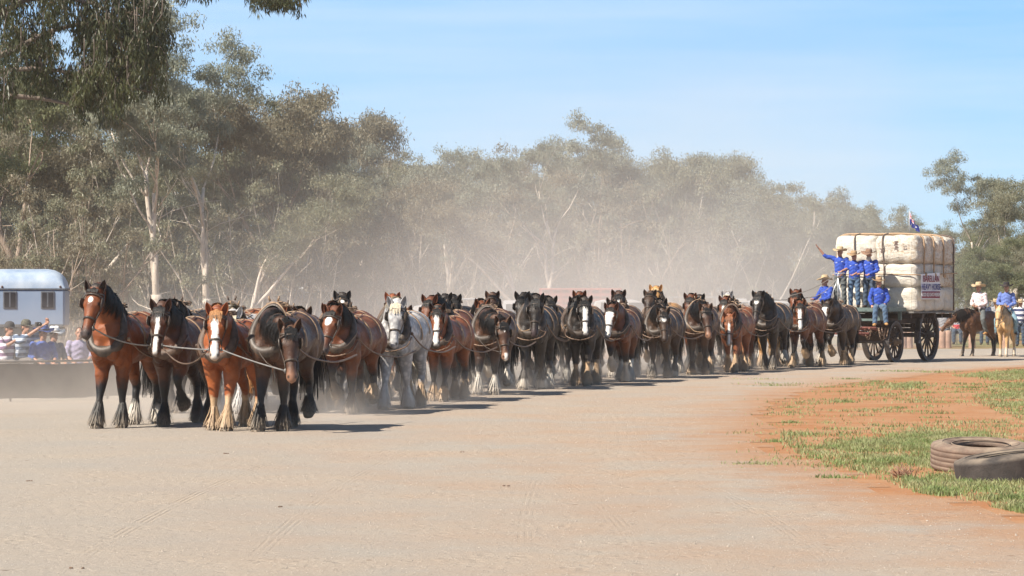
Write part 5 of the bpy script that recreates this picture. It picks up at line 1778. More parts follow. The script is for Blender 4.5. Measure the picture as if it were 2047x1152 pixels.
def build_grass():
    rg = np.random.default_rng(9)
    def pxpoly(L): return np.array([P(*q)[:2] for q in L])
    dense = [(pxpoly([(1600, 905), (1660, 880), (1780, 868), (1900, 862), (1980, 872), (2150, 900), (2250, 1060), (2047, 1028), (1913, 1001), (1825, 986), (1766, 962), (1690, 935)]), 30000, (.02, .08)),
             (pxpoly([(1950, 990), (2200, 990), (2250, 1075), (2047, 1028), (1913, 1001), (1830, 985), (1800, 960)]), 31000, (.025, .10)),
             (pxpoly([(1935, 800), (1985, 770), (2150, 750), (2300, 800), (2200, 842), (2047, 842), (2010, 830)]), 26000, (.02, .07)),
             (pxpoly([(1720, 782), (1780, 768), (1850, 765), (1870, 776), (1800, 783)]), 3500, (.02, .08)),
             (pxpoly([(1900, 752), (2047, 737), (2200, 735), (2200, 752), (2000, 762)]), 12000, (.02, .08)),
             (pxpoly([(1560, 862), (1600, 870), (1625, 895), (1600, 905), (1560, 898)]), 1200, (.03, .08)),
             (pxpoly([(1560, 880), (1700, 930), (1780, 965), (1700, 938), (1600, 916)]), 1500, (.03, .08))]
    base = []; hts = []
    for poly, n, (h0, h1) in dense:
        lo, hi = poly.min(0), poly.max(0)
        Pn = rg.uniform(lo, hi, (n * 4, 2)); d = sdist_poly(Pn[:, 0], Pn[:, 1], poly)
        nz = np.sin(Pn[:, 0] * 2.1 + 1) * np.sin(Pn[:, 1] * 1.3) + .6 * np.sin(Pn[:, 0] * 5.3 + Pn[:, 1] * 3.1) + .5 * np.sin(Pn[:, 1] * 4.7 - Pn[:, 0] * 2.2)
        ok = (d < 0) & (rg.random(len(d)) < np.clip(.15 + (-d) * 1.1, 0, 1)) & (nz > -.02 + rg.normal(0, .42, len(d)))
        bp = pxpoly([(1770, 930), (1800, 925), (1860, 938), (1850, 958), (1790, 958)])
        ok &= ~((sdist_poly(Pn[:, 0], Pn[:, 1], bp) < 0) & (rg.random(len(d)) < .93))
        Pn = Pn[ok][:n]
        base.append(Pn); hts.append(rg.uniform(h0, h1, len(Pn)))
    # sparse tufts over the soil
    for k in range(260):
        px, py = rg.uniform(1500, 2150), rg.uniform(742, 985)
        q = np.array(P(px, py)[:2])
        if not in_poly(q[0], q[1], ISL) and rg.random() < .75: continue
        m = rg.integers(10, 140); s = rg.uniform(.05, .34)
        base.append(q + rg.normal(0, 1, (m, 2)) * np.array((s * 1.6, s))); hts.append(rg.uniform(.015, .06, m))
    B = np.vstack(base); Hh = np.concatenate(hts); n = len(B)
    a = rg.uniform(0, 6.28, n); w = rg.uniform(.0025, .0055, n) * (1 + B[:, 1] / 60)
    ln = rg.normal(0, .45, (n, 2)) * Hh[:, None]
    z0 = np.full(n, -.002)
    p0 = np.column_stack([B, z0]); sd = np.column_stack([np.cos(a), np.sin(a), np.zeros(n)]) * w[:, None]
    m1 = p0 + np.column_stack([ln * .35, Hh * .6]); p1 = p0 + np.column_stack([ln, Hh])
    V = np.stack([p0 - sd, p0 + sd, m1 + sd * .7, m1 - sd * .7], 1).reshape(-1, 3)
    V2 = np.stack([m1 - sd * .7, m1 + sd * .7, p1 + sd * .1, p1 - sd * .1], 1).reshape(-1, 3)
    t = NT('green_grass')
    wc = t.coord()
    c = t.mix(t.rng(t.noise(1.2, 4, .6, wc), .38, .66), (.185, .265, .075), (.40, .38, .19))
    c = t.mix(t.rng(t.noise(25, 2, .6, wc), .55, .72, 0, .85), c, (.50, .43, .26))
    t.base(c); t.rough(.6)
    tr = t.n.new('ShaderNodeBsdfTranslucent'); t.put(tr.inputs['Color'], c)
    mx = t.n.new('ShaderNodeMixShader'); mx.inputs[0].default_value = .3
    t.link(t.bs.outputs[0], mx.inputs[1]); t.link(tr.outputs[0], mx.inputs[2]); t.link(mx.outputs[0], t.out.inputs['Surface'])
    o = mesh_obj('grass', quads_mesh('grass', np.vstack([V, V2])), None, t.m, False); tag(o, 'patchy green grass on the red soil beside the track', 'grass', kind='stuff')
    # loose gravel stones on the track
    n = 16000
    ys = 25 + 60 * rg.random(n) ** 1.5; xs = rg.uniform(-1, 1, n) * ys * .16
    d = sdist_poly(xs, ys, ISL)
    ok = d > .1; xs, ys = xs[ok], ys[ok]; n = len(xs)
    s = rg.uniform(.0025, .0075, n) * (1 + (rg.random(n) < .02) * 1.0)
    oct_ = np.array([(1, 0, 0), (0, 1, 0), (-1, 0, 0), (0, -1, 0), (0, 0, .8), (0, 0, -.4)])
    V = (oct_[None] * s[:, None, None] * rg.uniform(.6, 1.4, (n, 6, 1)) + np.column_stack([xs, ys, np.full(n, .005)])[:, None]).reshape(-1, 3)
    f = [(0, 1, 4), (1, 2, 4), (2, 3, 4), (3, 0, 4), (1, 0, 5), (2, 1, 5), (3, 2, 5), (0, 3, 5)]
    F = (np.array(f)[None] + (np.arange(n) * 6)[:, None, None]).reshape(-1, 3)
    me = bpy.data.meshes.new('gravel'); me.from_pydata(V.tolist(), [], F.tolist()); me.update()
    o = mesh_obj('gravel', me, None, mat('gravel_stones', (.40, .34, .28), .9, var=.35, scale=3), False); tag(o, 'loose gravel stones strewn over the track', 'gravel', kind='stuff')

def build_tyres():
    rub = mat('dusty_tyre_rubber', (.17, .115, .085), .85, var=.25, scale=10, bump=.5, dust=.9)
    rub2 = mat('black_tyre_rubber', (.050, .040, .035), .8, var=.4, scale=7, bump=.6, dust=.7)
    def tyre(loc, rot, mt, Rr, label):
        root = empty('tyre', loc, 0, label, 'tyre', 'old tyres on the grass'); root.rotation_euler = rot
        w = .155
        prof = [(Rr - .27, -w * .55), (Rr - .20, -w * .95), (Rr - .10, -w * 1.05), (Rr - .015, -w * .9), (Rr, -w * .72), (Rr, -.095), (Rr - .005, -.090), (Rr - .005, -.080), (Rr, -.075), (Rr, -.035), (Rr - .005, -.03), (Rr - .005, -.02), (Rr, -.015),
                (Rr, .015), (Rr - .005, .02), (Rr - .005, .03), (Rr, .035), (Rr, .075), (Rr - .005, .080), (Rr - .005, .090), (Rr, .095), (Rr, w * .72), (Rr - .015, w * .9), (Rr - .10, w * 1.05), (Rr - .20, w * .95), (Rr - .27, w * .55),
                (Rr - .25, w * .5), (Rr - .16, w * .75), (Rr - .06, w * .6), (Rr - .05, 0), (Rr - .06, -w * .6), (Rr - .16, -w * .75), (Rr - .25, -w * .5)]
        if mt is rub2: prof = [q for q in prof if abs(q[0] - (Rr - .005)) > 1e-6]
        mb = MB(); mb.lathe(prof, n=64, closed=True)
        me = mb.mesh('tread'); o = mesh_obj('casing', me, root, mt)
        mb = MB()
        for r in (Rr - .24, Rr - .13):
            for z in (w * 1.0,): mb.ring([(r * math.cos(a), r * math.sin(a), z * (1.02 if r > Rr - .2 else .92)) for a in np.linspace(0, 2 * math.pi, 48, endpoint=False)], .008, 6)
        mesh_obj('bead_ring', mb.mesh('bead_ring'), root, mt)
    a = P(1968, 945)
    tyre((a.x + .02, a.y + .50, .165), (R(5.5), R(.5), 0), rub, .575, 'brown dusty tyre lying flat behind the darker tilted one')
    b = P(2010, 962)
    tyre((b.x - .02, b.y - .05, .145), (R(1), R(-8), 0), rub2, .54, 'black tyre tilted against the flat brown one at the right edge')
    # dry twiggy weed
    rg = np.random.default_rng(4); mb = MB()
    c = np.array(P(1803, 955))
    for k in range(60):
        aa = rg.uniform(0, 6.28); l = rg.uniform(.06, .2); el = rg.uniform(.15, 1.2)
        d = np.array((math.cos(aa) * math.cos(el), math.sin(aa) * math.cos(el), math.sin(el)))
        p0 = c + rg.normal(0, .05, 3) * (1, 1, 0); mb.tube([p0, p0 + d * l * .6 + (0, 0, .01), p0 + d * l], [.007, .006, .002], 4)
    o = mb.build('dead_weed', mat('dry_stem', (.34, .20, .13), .8, var=.4, scale=20), None, True); tag(o, 'dry brown twiggy weed on bare soil left of the tyres', 'weed')
    # horse droppings
    rg = np.random.default_rng(14)
    dm = mat('dry_dung', (.16, .10, .065), .9, var=.3, scale=30, bump=.6)
    for i, (px, py, lb) in enumerate(((60, 963, 'small brown dropping at the left of the gravel'), (145, 1138, 'flat brown stick like dropping near the bottom left corner'), (1012, 973, 'brown dropping in the middle of the gravel'), (920, 905, 'small crumbled dropping in front of the team'), (455, 908, 'small brown dropping below the chestnut horse'), (560, 1015, 'tiny brown crumb pile left of the middle of the gravel'))):
        mb = MB(); c = np.array(P(px, py))
        for k in range(rg.integers(3, 6)): mb.ball(c + rg.normal(0, .016, 3) * (1.8, .8, 0) + (0, 0, .008), (.012, .010, .008), 7, 5)
        o = mb.build('dropping', dm, None, True); tag(o, lb, 'dropping', 'droppings on the gravel')
# ------------------------------------------------------------------ float, vehicles, fence, spectators, riders
def build_float():
    """blue white horse float on the left"""
    D = 112.0
    pm = NT('shaded_blue_white_paint'); pm.base(pm.mix(pm.rng(pm.noise(.9, 4, .6), .35, .7), (.20, .275, .40), (.25, .325, .45))); pm.rough(.35)  # blue white darkened and blued, the wall's shade is put into its colour
    roofm = NT('sunlit_weathered_roof_paint'); roofm.base(roofm.mix(roofm.rng(roofm.noise(1.3, 4, .6), .35, .7), (.26, .34, .46), (.50, .56, .62))); roofm.rough(.45)  # weathered mottling, plus a paler tone than the wall painted in as sunlight
    trim = mat('grey_rubber_trim', (.10, .11, .13), .5)
    glass = mat('dark_tinted_glass', (.025, .024, .03), .35, var=.3, scale=3, spec=.25)
    a = PD(130, 655, D)
    e = empty('horse_float', (a.x, a.y, 0), R(3), 'pale blue horse float with a rounded roof and two dark windows behind the spectators', 'horse float')
    L, W = 4.6, 2.0
    zb, zw, zt = .93, 2.15, 2.79
    # local: x from 0 (right end) to -L ; y depth 0..W
    n = 12; prof = [(0.0, zb), (0.0, zw)]
    for i in range(1, n): 
        a_ = math.pi * i / n; prof.append((W / 2 - W / 2 * math.cos(a_), zw + (zt - zw) * math.sin(a_) ** .8))
    prof += [(W, zw), (W, zb)]
    mb = MB(); m = len(prof)
    xs = [0, -.10, -.3, -L + .3, -L + .1, -L]; sc = [.93, .98, 1, 1, .98, .93]
    V = [(x, W / 2 + (y - W / 2) * s_, zb + (z - zb) * s_ if z > zw - .5 else z) for x, s_ in zip(xs, sc) for y, z in prof]
    Fs = [(i * m + j, i * m + (j + 1) % m, (i + 1) * m + (j + 1) % m, (i + 1) * m + j) for i in range(len(xs) - 1) for j in range(m)]
    Fs += [tuple(range(m))[::-1], tuple(range((len(xs) - 1) * m, len(xs) * m))]
    # split roof / wall
    wall = MB(); wall.box((-L / 2, W / 2, (zb + zw) / 2), (L, W, zw - zb), bev=.07); wall.build('body', pm.m, e)
    roof = MB()
    n = 16; prof = [(0, 0)] 
    P2 = [(W / 2 - (W / 2 + .012) * math.cos(math.pi * i / n), (zt - zw) * (max(0, math.sin(math.pi * i / n)) ** .75)) for i in range(n + 1)]
    m = len(P2); xs = [.012, -.03, -.10, -.22, -.40, -.62, -L + .6, -L + .2, -L - .01]; hh = [.02, .38, .62, .80, .94, 1, 1, .8, .02]
    V = [(x, y, zw + .004 + z * h_) for x, h_ in zip(xs, hh) for y, z in P2]
    Fs = [(i * m + j, (i + 1) * m + j, (i + 1) * m + j + 1, i * m + j + 1) for i in range(len(xs) - 1) for j in range(m - 1)]
    roof.add(V, Fs); roof.build('roof', roofm.m, e, True)
    mb = MB(); mb.box((-L / 2, -.012, zw + .0), (L + .02, .03, .045)); mb.box((.012, W / 2, zw), (.03, W, .045)); mb.build('drip_rail', trim, e)
    for x in (-.55, -1.75, -2.95, -3.9):
        mb = MB(); mb.box((x, -.012, 1.80), (.44, .04, .56), bev=.08); f = mb.build('window', trim, e)
        mb = MB(); mb.box((x, -.030, 1.80), (.36, .03, .48), bev=.06); mb.build('pane', glass, f)
        mb = MB(); mb.box((x, -.047, 1.80), (.04, .006, .46)); mb.build('glazing_bar', trim, f)
    for x, z in ((-.15, 2.22), (-2.0, 2.22)):
        mb = MB(); mb.ball((x, -.01, z), (.04, .03, .04), 8, 6); mb.build('marker_lamp', mat('amber_plastic', (.12, .08, .07), .3), e, True)
    mb = MB(); mb.box((-L / 2, -.006, 1.0), (L * .98, .02, .05)); mb.build('skirt_trim', trim, e)
    for x in (-1.8, -2.6):
        mb = MB(); A = Matrix.Translation((x, .12, .33)) @ Matrix.Rotation(R(90), 4, 'X')
        mb.lathe([(.2, -.09), (.3, -.10), (.33, -.07), (.33, .07), (.3, .10), (.2, .09)], n=24, M=A, closed=True)
        wq = mb.build('wheel', trim, e, True)
        mb = MB(); mb.lathe([(.001, .04), (.19, .05), (.2, -.05), (.001, -.04)], n=20, M=A); mb.build('rim', mat('steel_rim', (.5, .5, .5), .4, metal=.5), wq, True)
    mb = MB(); mb.box((-L / 2, W / 2, .78), (L * .95, 1.5, .28), bev=.03); mb.build('underframe', trim, e)

def vehicle(name, px, d, L, H, kind, color, label, cat, rz=0.0, roofc=None):
    """side-on car, ute, van or caravan with body, cabin glass, wheels and lamps"""
    X = (px - CX) / F_PX * d
    e = empty(name, (X, d, 0), rz, label, cat, 'vehicles parked behind the team')
    paint = mat(name + '_paint', color, .35, var=.06)
    glass = mat('vehicle_glass', (.04, .045, .05), .1); tyre_ = mat('car_tyre', (.03, .03, .03), .8); rimm = mat('car_rim', (.45, .45, .45), .35, metal=.7)
    W = 1.8; h = H
    def extr(prof, w, mt, nm, par, y0=0.0, inset=.06):
        m = len(prof); V = []
        for y, s_ in ((-w / 2, 1 - inset), (-w / 2 + .12, 1), (w / 2 - .12, 1), (w / 2, 1 - inset)):
            cx_ = sum(p[0] for p in prof) / m; cz = sum(p[1] for p in prof) / m
            V += [(cx_ + (x - cx_) * (1 - (1 - s_) * .3), y + y0, cz + (z - cz) * s_) for x, z in prof]
        Fs = [(i * m + j, i * m + (j + 1) % m, (i + 1) * m + (j + 1) % m, (i + 1) * m + j) for i in range(3) for j in range(m)] + [tuple(range(m))[::-1], tuple(range(3 * m, 4 * m))]
        mb = MB(); mb.add(V, Fs); return mb.build(nm, mt, par)
    l = L / 2
    if kind == 'car':
        body = extr([(-l, .35), (l, .35), (l, .75), (l * .93, .93), (l * .5, 1.0), (-l * .8, 1.02), (-l, .9)], W, paint, 'body', e)
        extr([(-l * .72, 1.0), (l * .48, .98), (l * .2, h - .08), (l * .05, h), (-l * .45, h), (-l * .6, h - .06)], W - .18, paint, 'cabin', e)
        for x0, x1 in ((-l * .55, -l * .12), (-l * .06, l * .30)):
            mb = MB(); y = -(W - .18) / 2 - .004
            mb.add([(x0 + .02, y, 1.06), (x1 + .02, y, 1.06), (x1 - .12, y, h - .1), (x0 + .08, y, h - .1), (x0 + .02, y + .03, 1.06), (x1 + .02, y + .03, 1.06), (x1 - .12, y + .03, h - .1), (x0 + .08, y + .03, h - .1)], [(0, 1, 2, 3), (0, 4, 5, 1), (1, 5, 6, 2), (2, 6, 7, 3), (3, 7, 4, 0)])
            mb.build('window', glass, e)
    elif kind == 'ute':
        extr([(-l, .45), (l, .45), (l, .85), (l * .9, 1.05), (l * .45, 1.1), (-l, 1.1)], W, paint, 'body', e)
        extr([(-l * .1, 1.08), (l * .5, 1.08), (l * .32, h), (-l * .02, h)], W - .16, paint, 'cabin', e)
        mb = MB(); mb.box((l * .18, -(W - .16) / 2 - .002, (h + 1.1) / 2), (l * .34, .02, (h - 1.1) * .62), bev=.0); mb.build('window', glass, e)
        mb = MB(); mb.box((-l * .55, 0, 1.22), (l * .85, W, .22), bev=.02); mb.build('tray', mat('ute_tray', (.4, .4, .4), .5, metal=.4), e)
        mb = MB()
        for x in (-l * .95, -l * .14):
            mb.tube([(x, -.85, 1.3), (x, -.85, h + .05), (x, .85, h + .05), (x, .85, 1.3)], .03, 6)
        for y in (-.85, .85): mb.tube([(-l * .97, y, h + .05), (-l * .12, y, h + .05)], .03, 6)
        mb.build('ladder_rack', mat('rack_steel', (.5, .5, .5), .4, metal=.6), e)
    else:
        mb = MB(); mb.box((0, 0, (.45 + h) / 2), (L, W + .3, h - .45), bev=.12); mb.build('body', paint, e)
        mb = MB(); mb.box((0, 0, h + .02), (L * .98, W + .2, .06), bev=.02); mb.build('roof', mat(name + '_roof', roofc or color, .5), e)
        mb = MB(); mb.box((-L * .18, .1, h + .14), (.9, .6, .2), bev=.05); mb.build('roof_hatch', mat('hatch_plastic', (.75, .75, .75), .4), e)
        for x in (-L * .34, L * .02, L * .34):
            mb = MB(); mb.box((x, -(W + .3) / 2 - .005, h * .68), (L * .16, .03, h * .22), bev=.0); f = mb.build('window', mat('window_frame', (.3, .3, .3), .5), e)
            mb = MB(); mb.box((x, -(W + .3) / 2 - .022, h * .68), (L * .14, .01, h * .18)); mb.build('pane', glass, f)
        mb = MB(); mb.box((L * .2, -(W + .3) / 2 - .012, h * .45), (.6, .02, h * .62)); mb.build('door', mat('door_panel', tuple(q * .85 for q in color), .5), e)
    for x in ((-l * .62, l * .62) if kind != 'caravan' else (-.1, .6)):
        for sy in (-1, 1):
            A = Matrix.Translation((x, sy * (W / 2 - .05), .34)) @ Matrix.Rotation(R(90), 4, 'X')
            mb = MB(); mb.lathe([(.2, -.1), (.32, -.11), (.34, -.08), (.34, .08), (.32, .11), (.2, .1)], n=20, M=A, closed=True); wq = mb.build('wheel', tyre_, e, True)
            mb = MB(); mb.lathe([(.001, .07), (.15, .07), (.2, .03), (.2, -.03), (.15, -.07), (.001, -.07)], n=16, M=A); mb.build('rim', rimm, wq, True)
    if kind != 'caravan':
        for x in (-l * .98, l * .97):
            mb = MB(); mb.box((x, -W / 2 + .2, .8), (.06, .3, .12), bev=.02); mb.build('headlight', mat('lamp_glass', (.6, .6, .6), .2), e)
    return e

def build_stall(px0, px1, ytop, d):
    s = F_PX / d
    L = (px1 - px0) / s; X = ((px0 + px1) / 2 - CX) / s; h = CAMZ + (HY - ytop) / s
    red = mat('red_cattle_truck', (.42, .10, .07), .6, var=.25, scale=3); st = mat('stall_post', (.5, .45, .42), .5)
    e = empty('stock_trailer', (X, d, 0), 0, 'long low red stock trailer with slatted sides behind the black horses', 'trailer')
    mb = MB(); mb.box((0, 0, h - .05), (L, 2.2, .07), bev=.02); mb.build('roof', red, e)
    mb = MB()
    for k in range(6): mb.box((0, -1.08, .95 + k * (h - 1.1) / 5.5), (L * .98, .03, (h - 1.1) / 11))
    mb.build('slatted_side', red, e)
    mb = MB()
    for k in range(9): mb.box((-L / 2 + .06 + (L - .12) * k / 8, -1.06, (h + .6) / 2), (.07, .06, h - .6))
    mb.build('posts', red, e) 
    mb = MB(); mb.box((0, 0, .62), (L, 2.1, .2), bev=.02); mb.build('floor', st, e)
    mb = MB(); mb.box((0, 1.05, (h + .7) / 2), (L, .05, h - .8)); mb.build('rear_wall', red, e)
    for x in (-L * .1, L * .12):
        A = Matrix.Translation((x, -.95, .36)) @ Matrix.Rotation(R(90), 4, 'X')
        mb = MB(); mb.lathe([(.001, -.1), (.33, -.1), (.36, -.07), (.36, .07), (.33, .1), (.001, .1)], n=20, M=A); mb.build('wheel', mat('car_tyre', (.03, .03, .03), .8), e, True)

def build_background():
    build_float()
    W_ = (.62, .62, .62)
    vehicle('caravan', 612, 142, 2.9, 2.0, 'caravan', (.40, .39, .40), 'grey caravan with a white roof hatch behind the high black horse', 'caravan', roofc=(.6, .6, .6))
    vehicle('parked_car', 560, 158, 4.4, 1.5, 'car', W_, 'pale car parked left of the grey caravan', 'car')
    vehicle('parked_car', 905, 122, 4.4, 1.62, 'car', W_, 'white car behind the bay horse with the broad blaze', 'car')
    vehicle('parked_ute', 1010, 124, 4.6, 1.75, 'ute', W_, 'white ute with a ladder rack left of the red stock trailer', 'ute')
    build_stall(1078, 1242, 576, 130)
    vehicle('parked_car', 1258, 124, 4.0, 1.78, 'car', W_, 'white car at the right end of the red stock trailer', 'car')
    vehicle('parked_ute', 1452, 132, 4.4, 1.80, 'ute', W_, 'white ute fading in the dust behind the chestnut horse', 'ute')
    vehicle('parked_car', 1555, 134, 4.6, 1.72, 'car', W_, 'white car with a long curved roof left of the wagon', 'car')
    vehicle('caravan', 1925, 172, 2.4, 1.85, 'caravan', (.46, .50, .54), 'pale blue trailer with a window left of the rider in pink', 'caravan', roofc=(.7, .7, .7))
    vehicle('parked_car', 1990, 176, 4.4, 1.7, 'car', (.40, .42, .46), 'grey car seen between the two riders', 'car')
    vehicle('parked_ute', 2050, 168, 4.8, 2.0, 'ute', (.7, .7, .7), 'white ute with gear on its tray at the right edge', 'ute')
    # ---- low fence with dusty mesh on the left
    e = empty('mesh_fence', (0, 0, 0), 0, 'low dusty mesh fence with a top rail in front of the left spectators', 'fence')
    fm = mat('dusty_shade_mesh', (.17, .135, .11), .95, var=.45, scale=1.2, bump=.2); rm = mat('fence_rail', (.24, .20, .17), .8)
    x0, y0, x1, y1 = -16.0, 59.5, -4.5, 70.5
    n = 7
    mb = MB(); mb.tube([(x0, y0, .75), (x1, y1, .75)], .022, 8); mb.build('rail', rm, e, True)
    V = []; m = 60
    for k in range(m + 1):
        u = k / m; w = .02 * math.sin(u * 60)
        V += [(x0 + (x1 - x0) * u + w, y0 + (y1 - y0) * u - w, .06), (x0 + (x1 - x0) * u, y0 + (y1 - y0) * u, .72 - .03 * abs(math.sin(u * math.pi * n)))]
    V += [(x + .012, y + .012, z) for x, y, z in V]
    k2 = 2 * (m + 1)
    Fs = [(2 * i, 2 * i + 2, 2 * i + 3, 2 * i + 1) for i in range(m)] + [(k2 + 2 * i, k2 + 2 * i + 1, k2 + 2 * i + 3, k2 + 2 * i + 2) for i in range(m)]
    mb = MB(); mb.add(V, Fs); mb.build('mesh_panel', fm, e, True)
    for k in range(n + 1):
        u = k / n; mb = MB(); x, y = x0 + (x1 - x0) * u, y0 + (y1 - y0) * u
        mb.tube([(x, y + .03, 0), (x, y + .03, .74)], .020, 8); mb.build('post', rm, e, True)
    # ---- left spectators sitting behind the fence
    S = MATS; D = 68.0
    purple = S['striped']('purple_white_stripes', (.68, .64, .68), (.22, .12, .22), 7.5)
    blue = S['striped']('blue_white_stripes', (.55, .60, .68), (.08, .12, .20), 8.5)
    navy = S['cloth']('navy_jacket', (.05, .07, .14)); lil = S['cloth']('lilac_shirt', (.32, .28, .40)); royal = S['cloth']('blue_top', (.05, .10, .34)); drab = S['cloth']('drab_trousers', (.14, .12, .11))
    cap = mat('dark_cap', (.06, .055, .055), .9); gcap = mat('camouflage_cap', (.10, .095, .07), .9, var=.6, scale=30); bluehat = mat('blue_cap', (.07, .11, .32), .8)
    seat = dict(pelvis=(0, 0, .12), chest=(0, .03, .46), neck=(0, .06, .62), head=(0, .10, .76), shl=(.185, .03, .57), shr=(-.185, .03, .57), hil=(.09, 0, .08), hir=(-.09, 0, .08), knl=(.12, .42, .10), knr=(-.12, .42, .10), anl=(.13, .40, -.34), anr=(-.13, .40, -.34))
    hold = dict(ell=(.26, .18, .40), elr=(-.26, .18, .40), hal=(.08, .36, .56), har=(-.06, .36, .56))
    rest = dict(ell=(.26, .08, .32), elr=(-.26, .08, .32), hal=(.14, .30, .20), har=(-.14, .30, .20))
    photo = dict(ell=(.30, .30, .62), elr=(-.24, .22, .50), hal=(.22, .46, .86), har=(.10, .48, .80))
    chairm = mat('folding_chair_fabric', (.10, .12, .16), .8); legm = mat('chair_tube', (.3, .3, .3), .4, metal=.6)
    spect = [(12, 0, hold, cap, 'cap', purple, 'seated spectator in a purple and white striped shirt and dark cap at the left edge', .04, R(50)),
             (45, 0, photo, gcap, 'cap', blue, 'spectator in a blue striped shirt and cap holding up a camera', .12, R(48)),
             (83, 0, rest, bluehat, 'brim', royal, 'spectator in a blue hat and blue top right of the one with the camera', -.14, R(30)),
             (103, 1, rest, S['white_hat'], 'brim', navy, 'spectator in a white sun hat leaning forward', -.22, R(40)),
             (158, 2, rest, None, 'cap', lil, 'spectator in lilac sitting just left of the first horse', -.16, R(10))]
    for px, dd, pose, h, hk, sh, lb, dz, rz in spect:
        d = D + dd; x = (px - CX) / F_PX * d
        z0 = .55 + dz * .5
        person(dict(seat, **pose), hat=h, hat_kind=hk, shirt=sh, pants=drab, skin=S['skin'], boots=S['dark_boot'], hair=S['hair'], sleeves=.35, fine=False, face_dir=(0, 1, -.05), label=lb, loc=(x, d, z0), rz=rz, group='seated spectators on the left')
        c = empty('folding_chair', (x, d, 0), rz, 'folding chair under the ' + lb.split(' right of')[0].split(' at the')[0].split(' sitting')[0], 'chair', 'folding chairs')
        mb = MB(); mb.box((0, .02, z0 - .02), (.5, .46, .03), bev=.012); mb.build('seat', chairm, c)
        mb = MB(); mb.box((0, .27, z0 + .28), (.5, .03, .34), bev=.012); mb.build('backrest', chairm, c)
        for sx in (-1, 1):
            for fy in (-.2, .26):
                mb = MB(); mb.tube([(sx * .25, fy, 0), (sx * .25, fy, z0 + (.44 if fy > 0 else 0))], .014, 6); mb.build('leg', legm, c, True)
    # camera held up
    d = D - .5; x = (76 - CX) / F_PX * d
    e = empty('camera', (x, d, 1.44), R(48), 'small dark camera held up by the spectator in the cap', 'camera')
    mb = MB(); mb.box((0, 0, 0), (.13, .06, .085), bev=.012); mb.build('camera_body', cap, e)
    mb = MB(); mb.lathe([(.001, 0), (.03, 0), (.03, .06), (.001, .06)], n=16, M=Matrix.Translation((0, -.03, 0)) @ Matrix.Rotation(R(90), 4, 'X')); mb.build('lens', mat('lens_black', (.02, .02, .02), .2), e, True)
    # bird-white bag on the rail
    # ---- right spectators
    red = S['striped']('red_white_shirt', (.60, .06, .07), (.55, .58, .66), 3.0); bw = S['striped']('navy_white_hoops', (.75, .75, .78), (.05, .06, .14), 5.2)
    grey = S['cloth']('grey_shirt', (.3, .3, .32)); pink = S['cloth']('pale_pink_shirt', (.64, .52, .52)); bshirt = S['cloth']('mid_blue_shirt', (.11, .17, .42))
    st = [(1886, 132, rest, S['white_hat'], 'brim', grey, 'seated spectator in a pale hat behind the big rear wheel', True, 0),
          (1914, 131, rest, cap, 'cap', red, 'seated spectator in a red and white shirt behind the brown horse', True, 0),
          (1900, 137, hold, S['straw'], 'brim', navy, 'spectator in dark clothes seated behind the one in red', True, 0),
          (1968, 136, {}, cap, 'cap', navy, 'spectator in dark clothes standing between the two riders', False, 0),
          (1990, 139, {}, S['straw'], 'brim', grey, 'spectator in grey standing behind the palomino horse', False, 0),
          (2040, 132, {}, S['straw'], 'brim', bw, 'spectator in a navy and white hooped shirt and straw hat at the right edge', False, 0)]
    for px, d, pose, h, hk, sh, lb, sit, dz in st:
        x = (px - CX) / F_PX * d
        pz = dict(seat, **pose) if sit else dict(pose)
        person(pz, hat=h, hat_kind=hk, shirt=sh, pants=S['dark_denim'], skin=S['skin'], boots=S['dark_boot'], hair=S['hair'], sleeves=.4, fine=False, label=lb, loc=(x, d, .52 if sit else 0), rz=R(-8), group='spectators behind the riders')
        if sit:
            c = empty('folding_chair', (x, d, 0), R(-8), 'folding chair under the ' + lb.split(' behind')[0], 'chair', 'folding chairs')
            mb = MB(); mb.box((0, .02, .50), (.5, .46, .03), bev=.012); mb.build('seat', chairm, c)
            mb = MB(); mb.box((0, .27, .80), (.5, .03, .34), bev=.012); mb.build('backrest', chairm, c)
            for sx in (-1, 1):
                for fy in (-.2, .26):
                    mb = MB(); mb.tube([(sx * .25, fy, 0), (sx * .25, fy, .96 if fy > 0 else .5)], .014, 6); mb.build('leg', legm, c, True)
    # sawn log posts beyond the wagon
    lm = mat('sawn_log', (.42, .27, .20), .85, var=.3, scale=6, bump=.5)
    for px, lb in ((1806, 'pale sawn log post seen between the wagon wheels'), (1818, 'pale sawn log post touching the one between the wheels'), (1884, 'pale sawn log post just right of the rear wheel'), (1895, 'pale sawn log post below the red shirted spectator'), (1943, 'pale sawn log post between the forelegs of the brown horse'), (2010, 'pale sawn log post behind the palomino')):
        d = 128; x = (px - CX) / F_PX * d
        e = empty('log_post', (x, d, 0), 0, lb, 'log post', 'log posts along the far side of the track')
        mb = MB(); mb.lathe([(.13, -.05), (.125, .3), (.12, .60), (.10, .63), (.001, .64)], n=14); mb.build('log', lm, e, True)
        mb = MB(); mb.lathe([(.102, .632), (.06, .647), (.001, .648)], n=14); mb.build('cut_end', mat('cut_timber', (.55, .40, .28), .8), e, True)

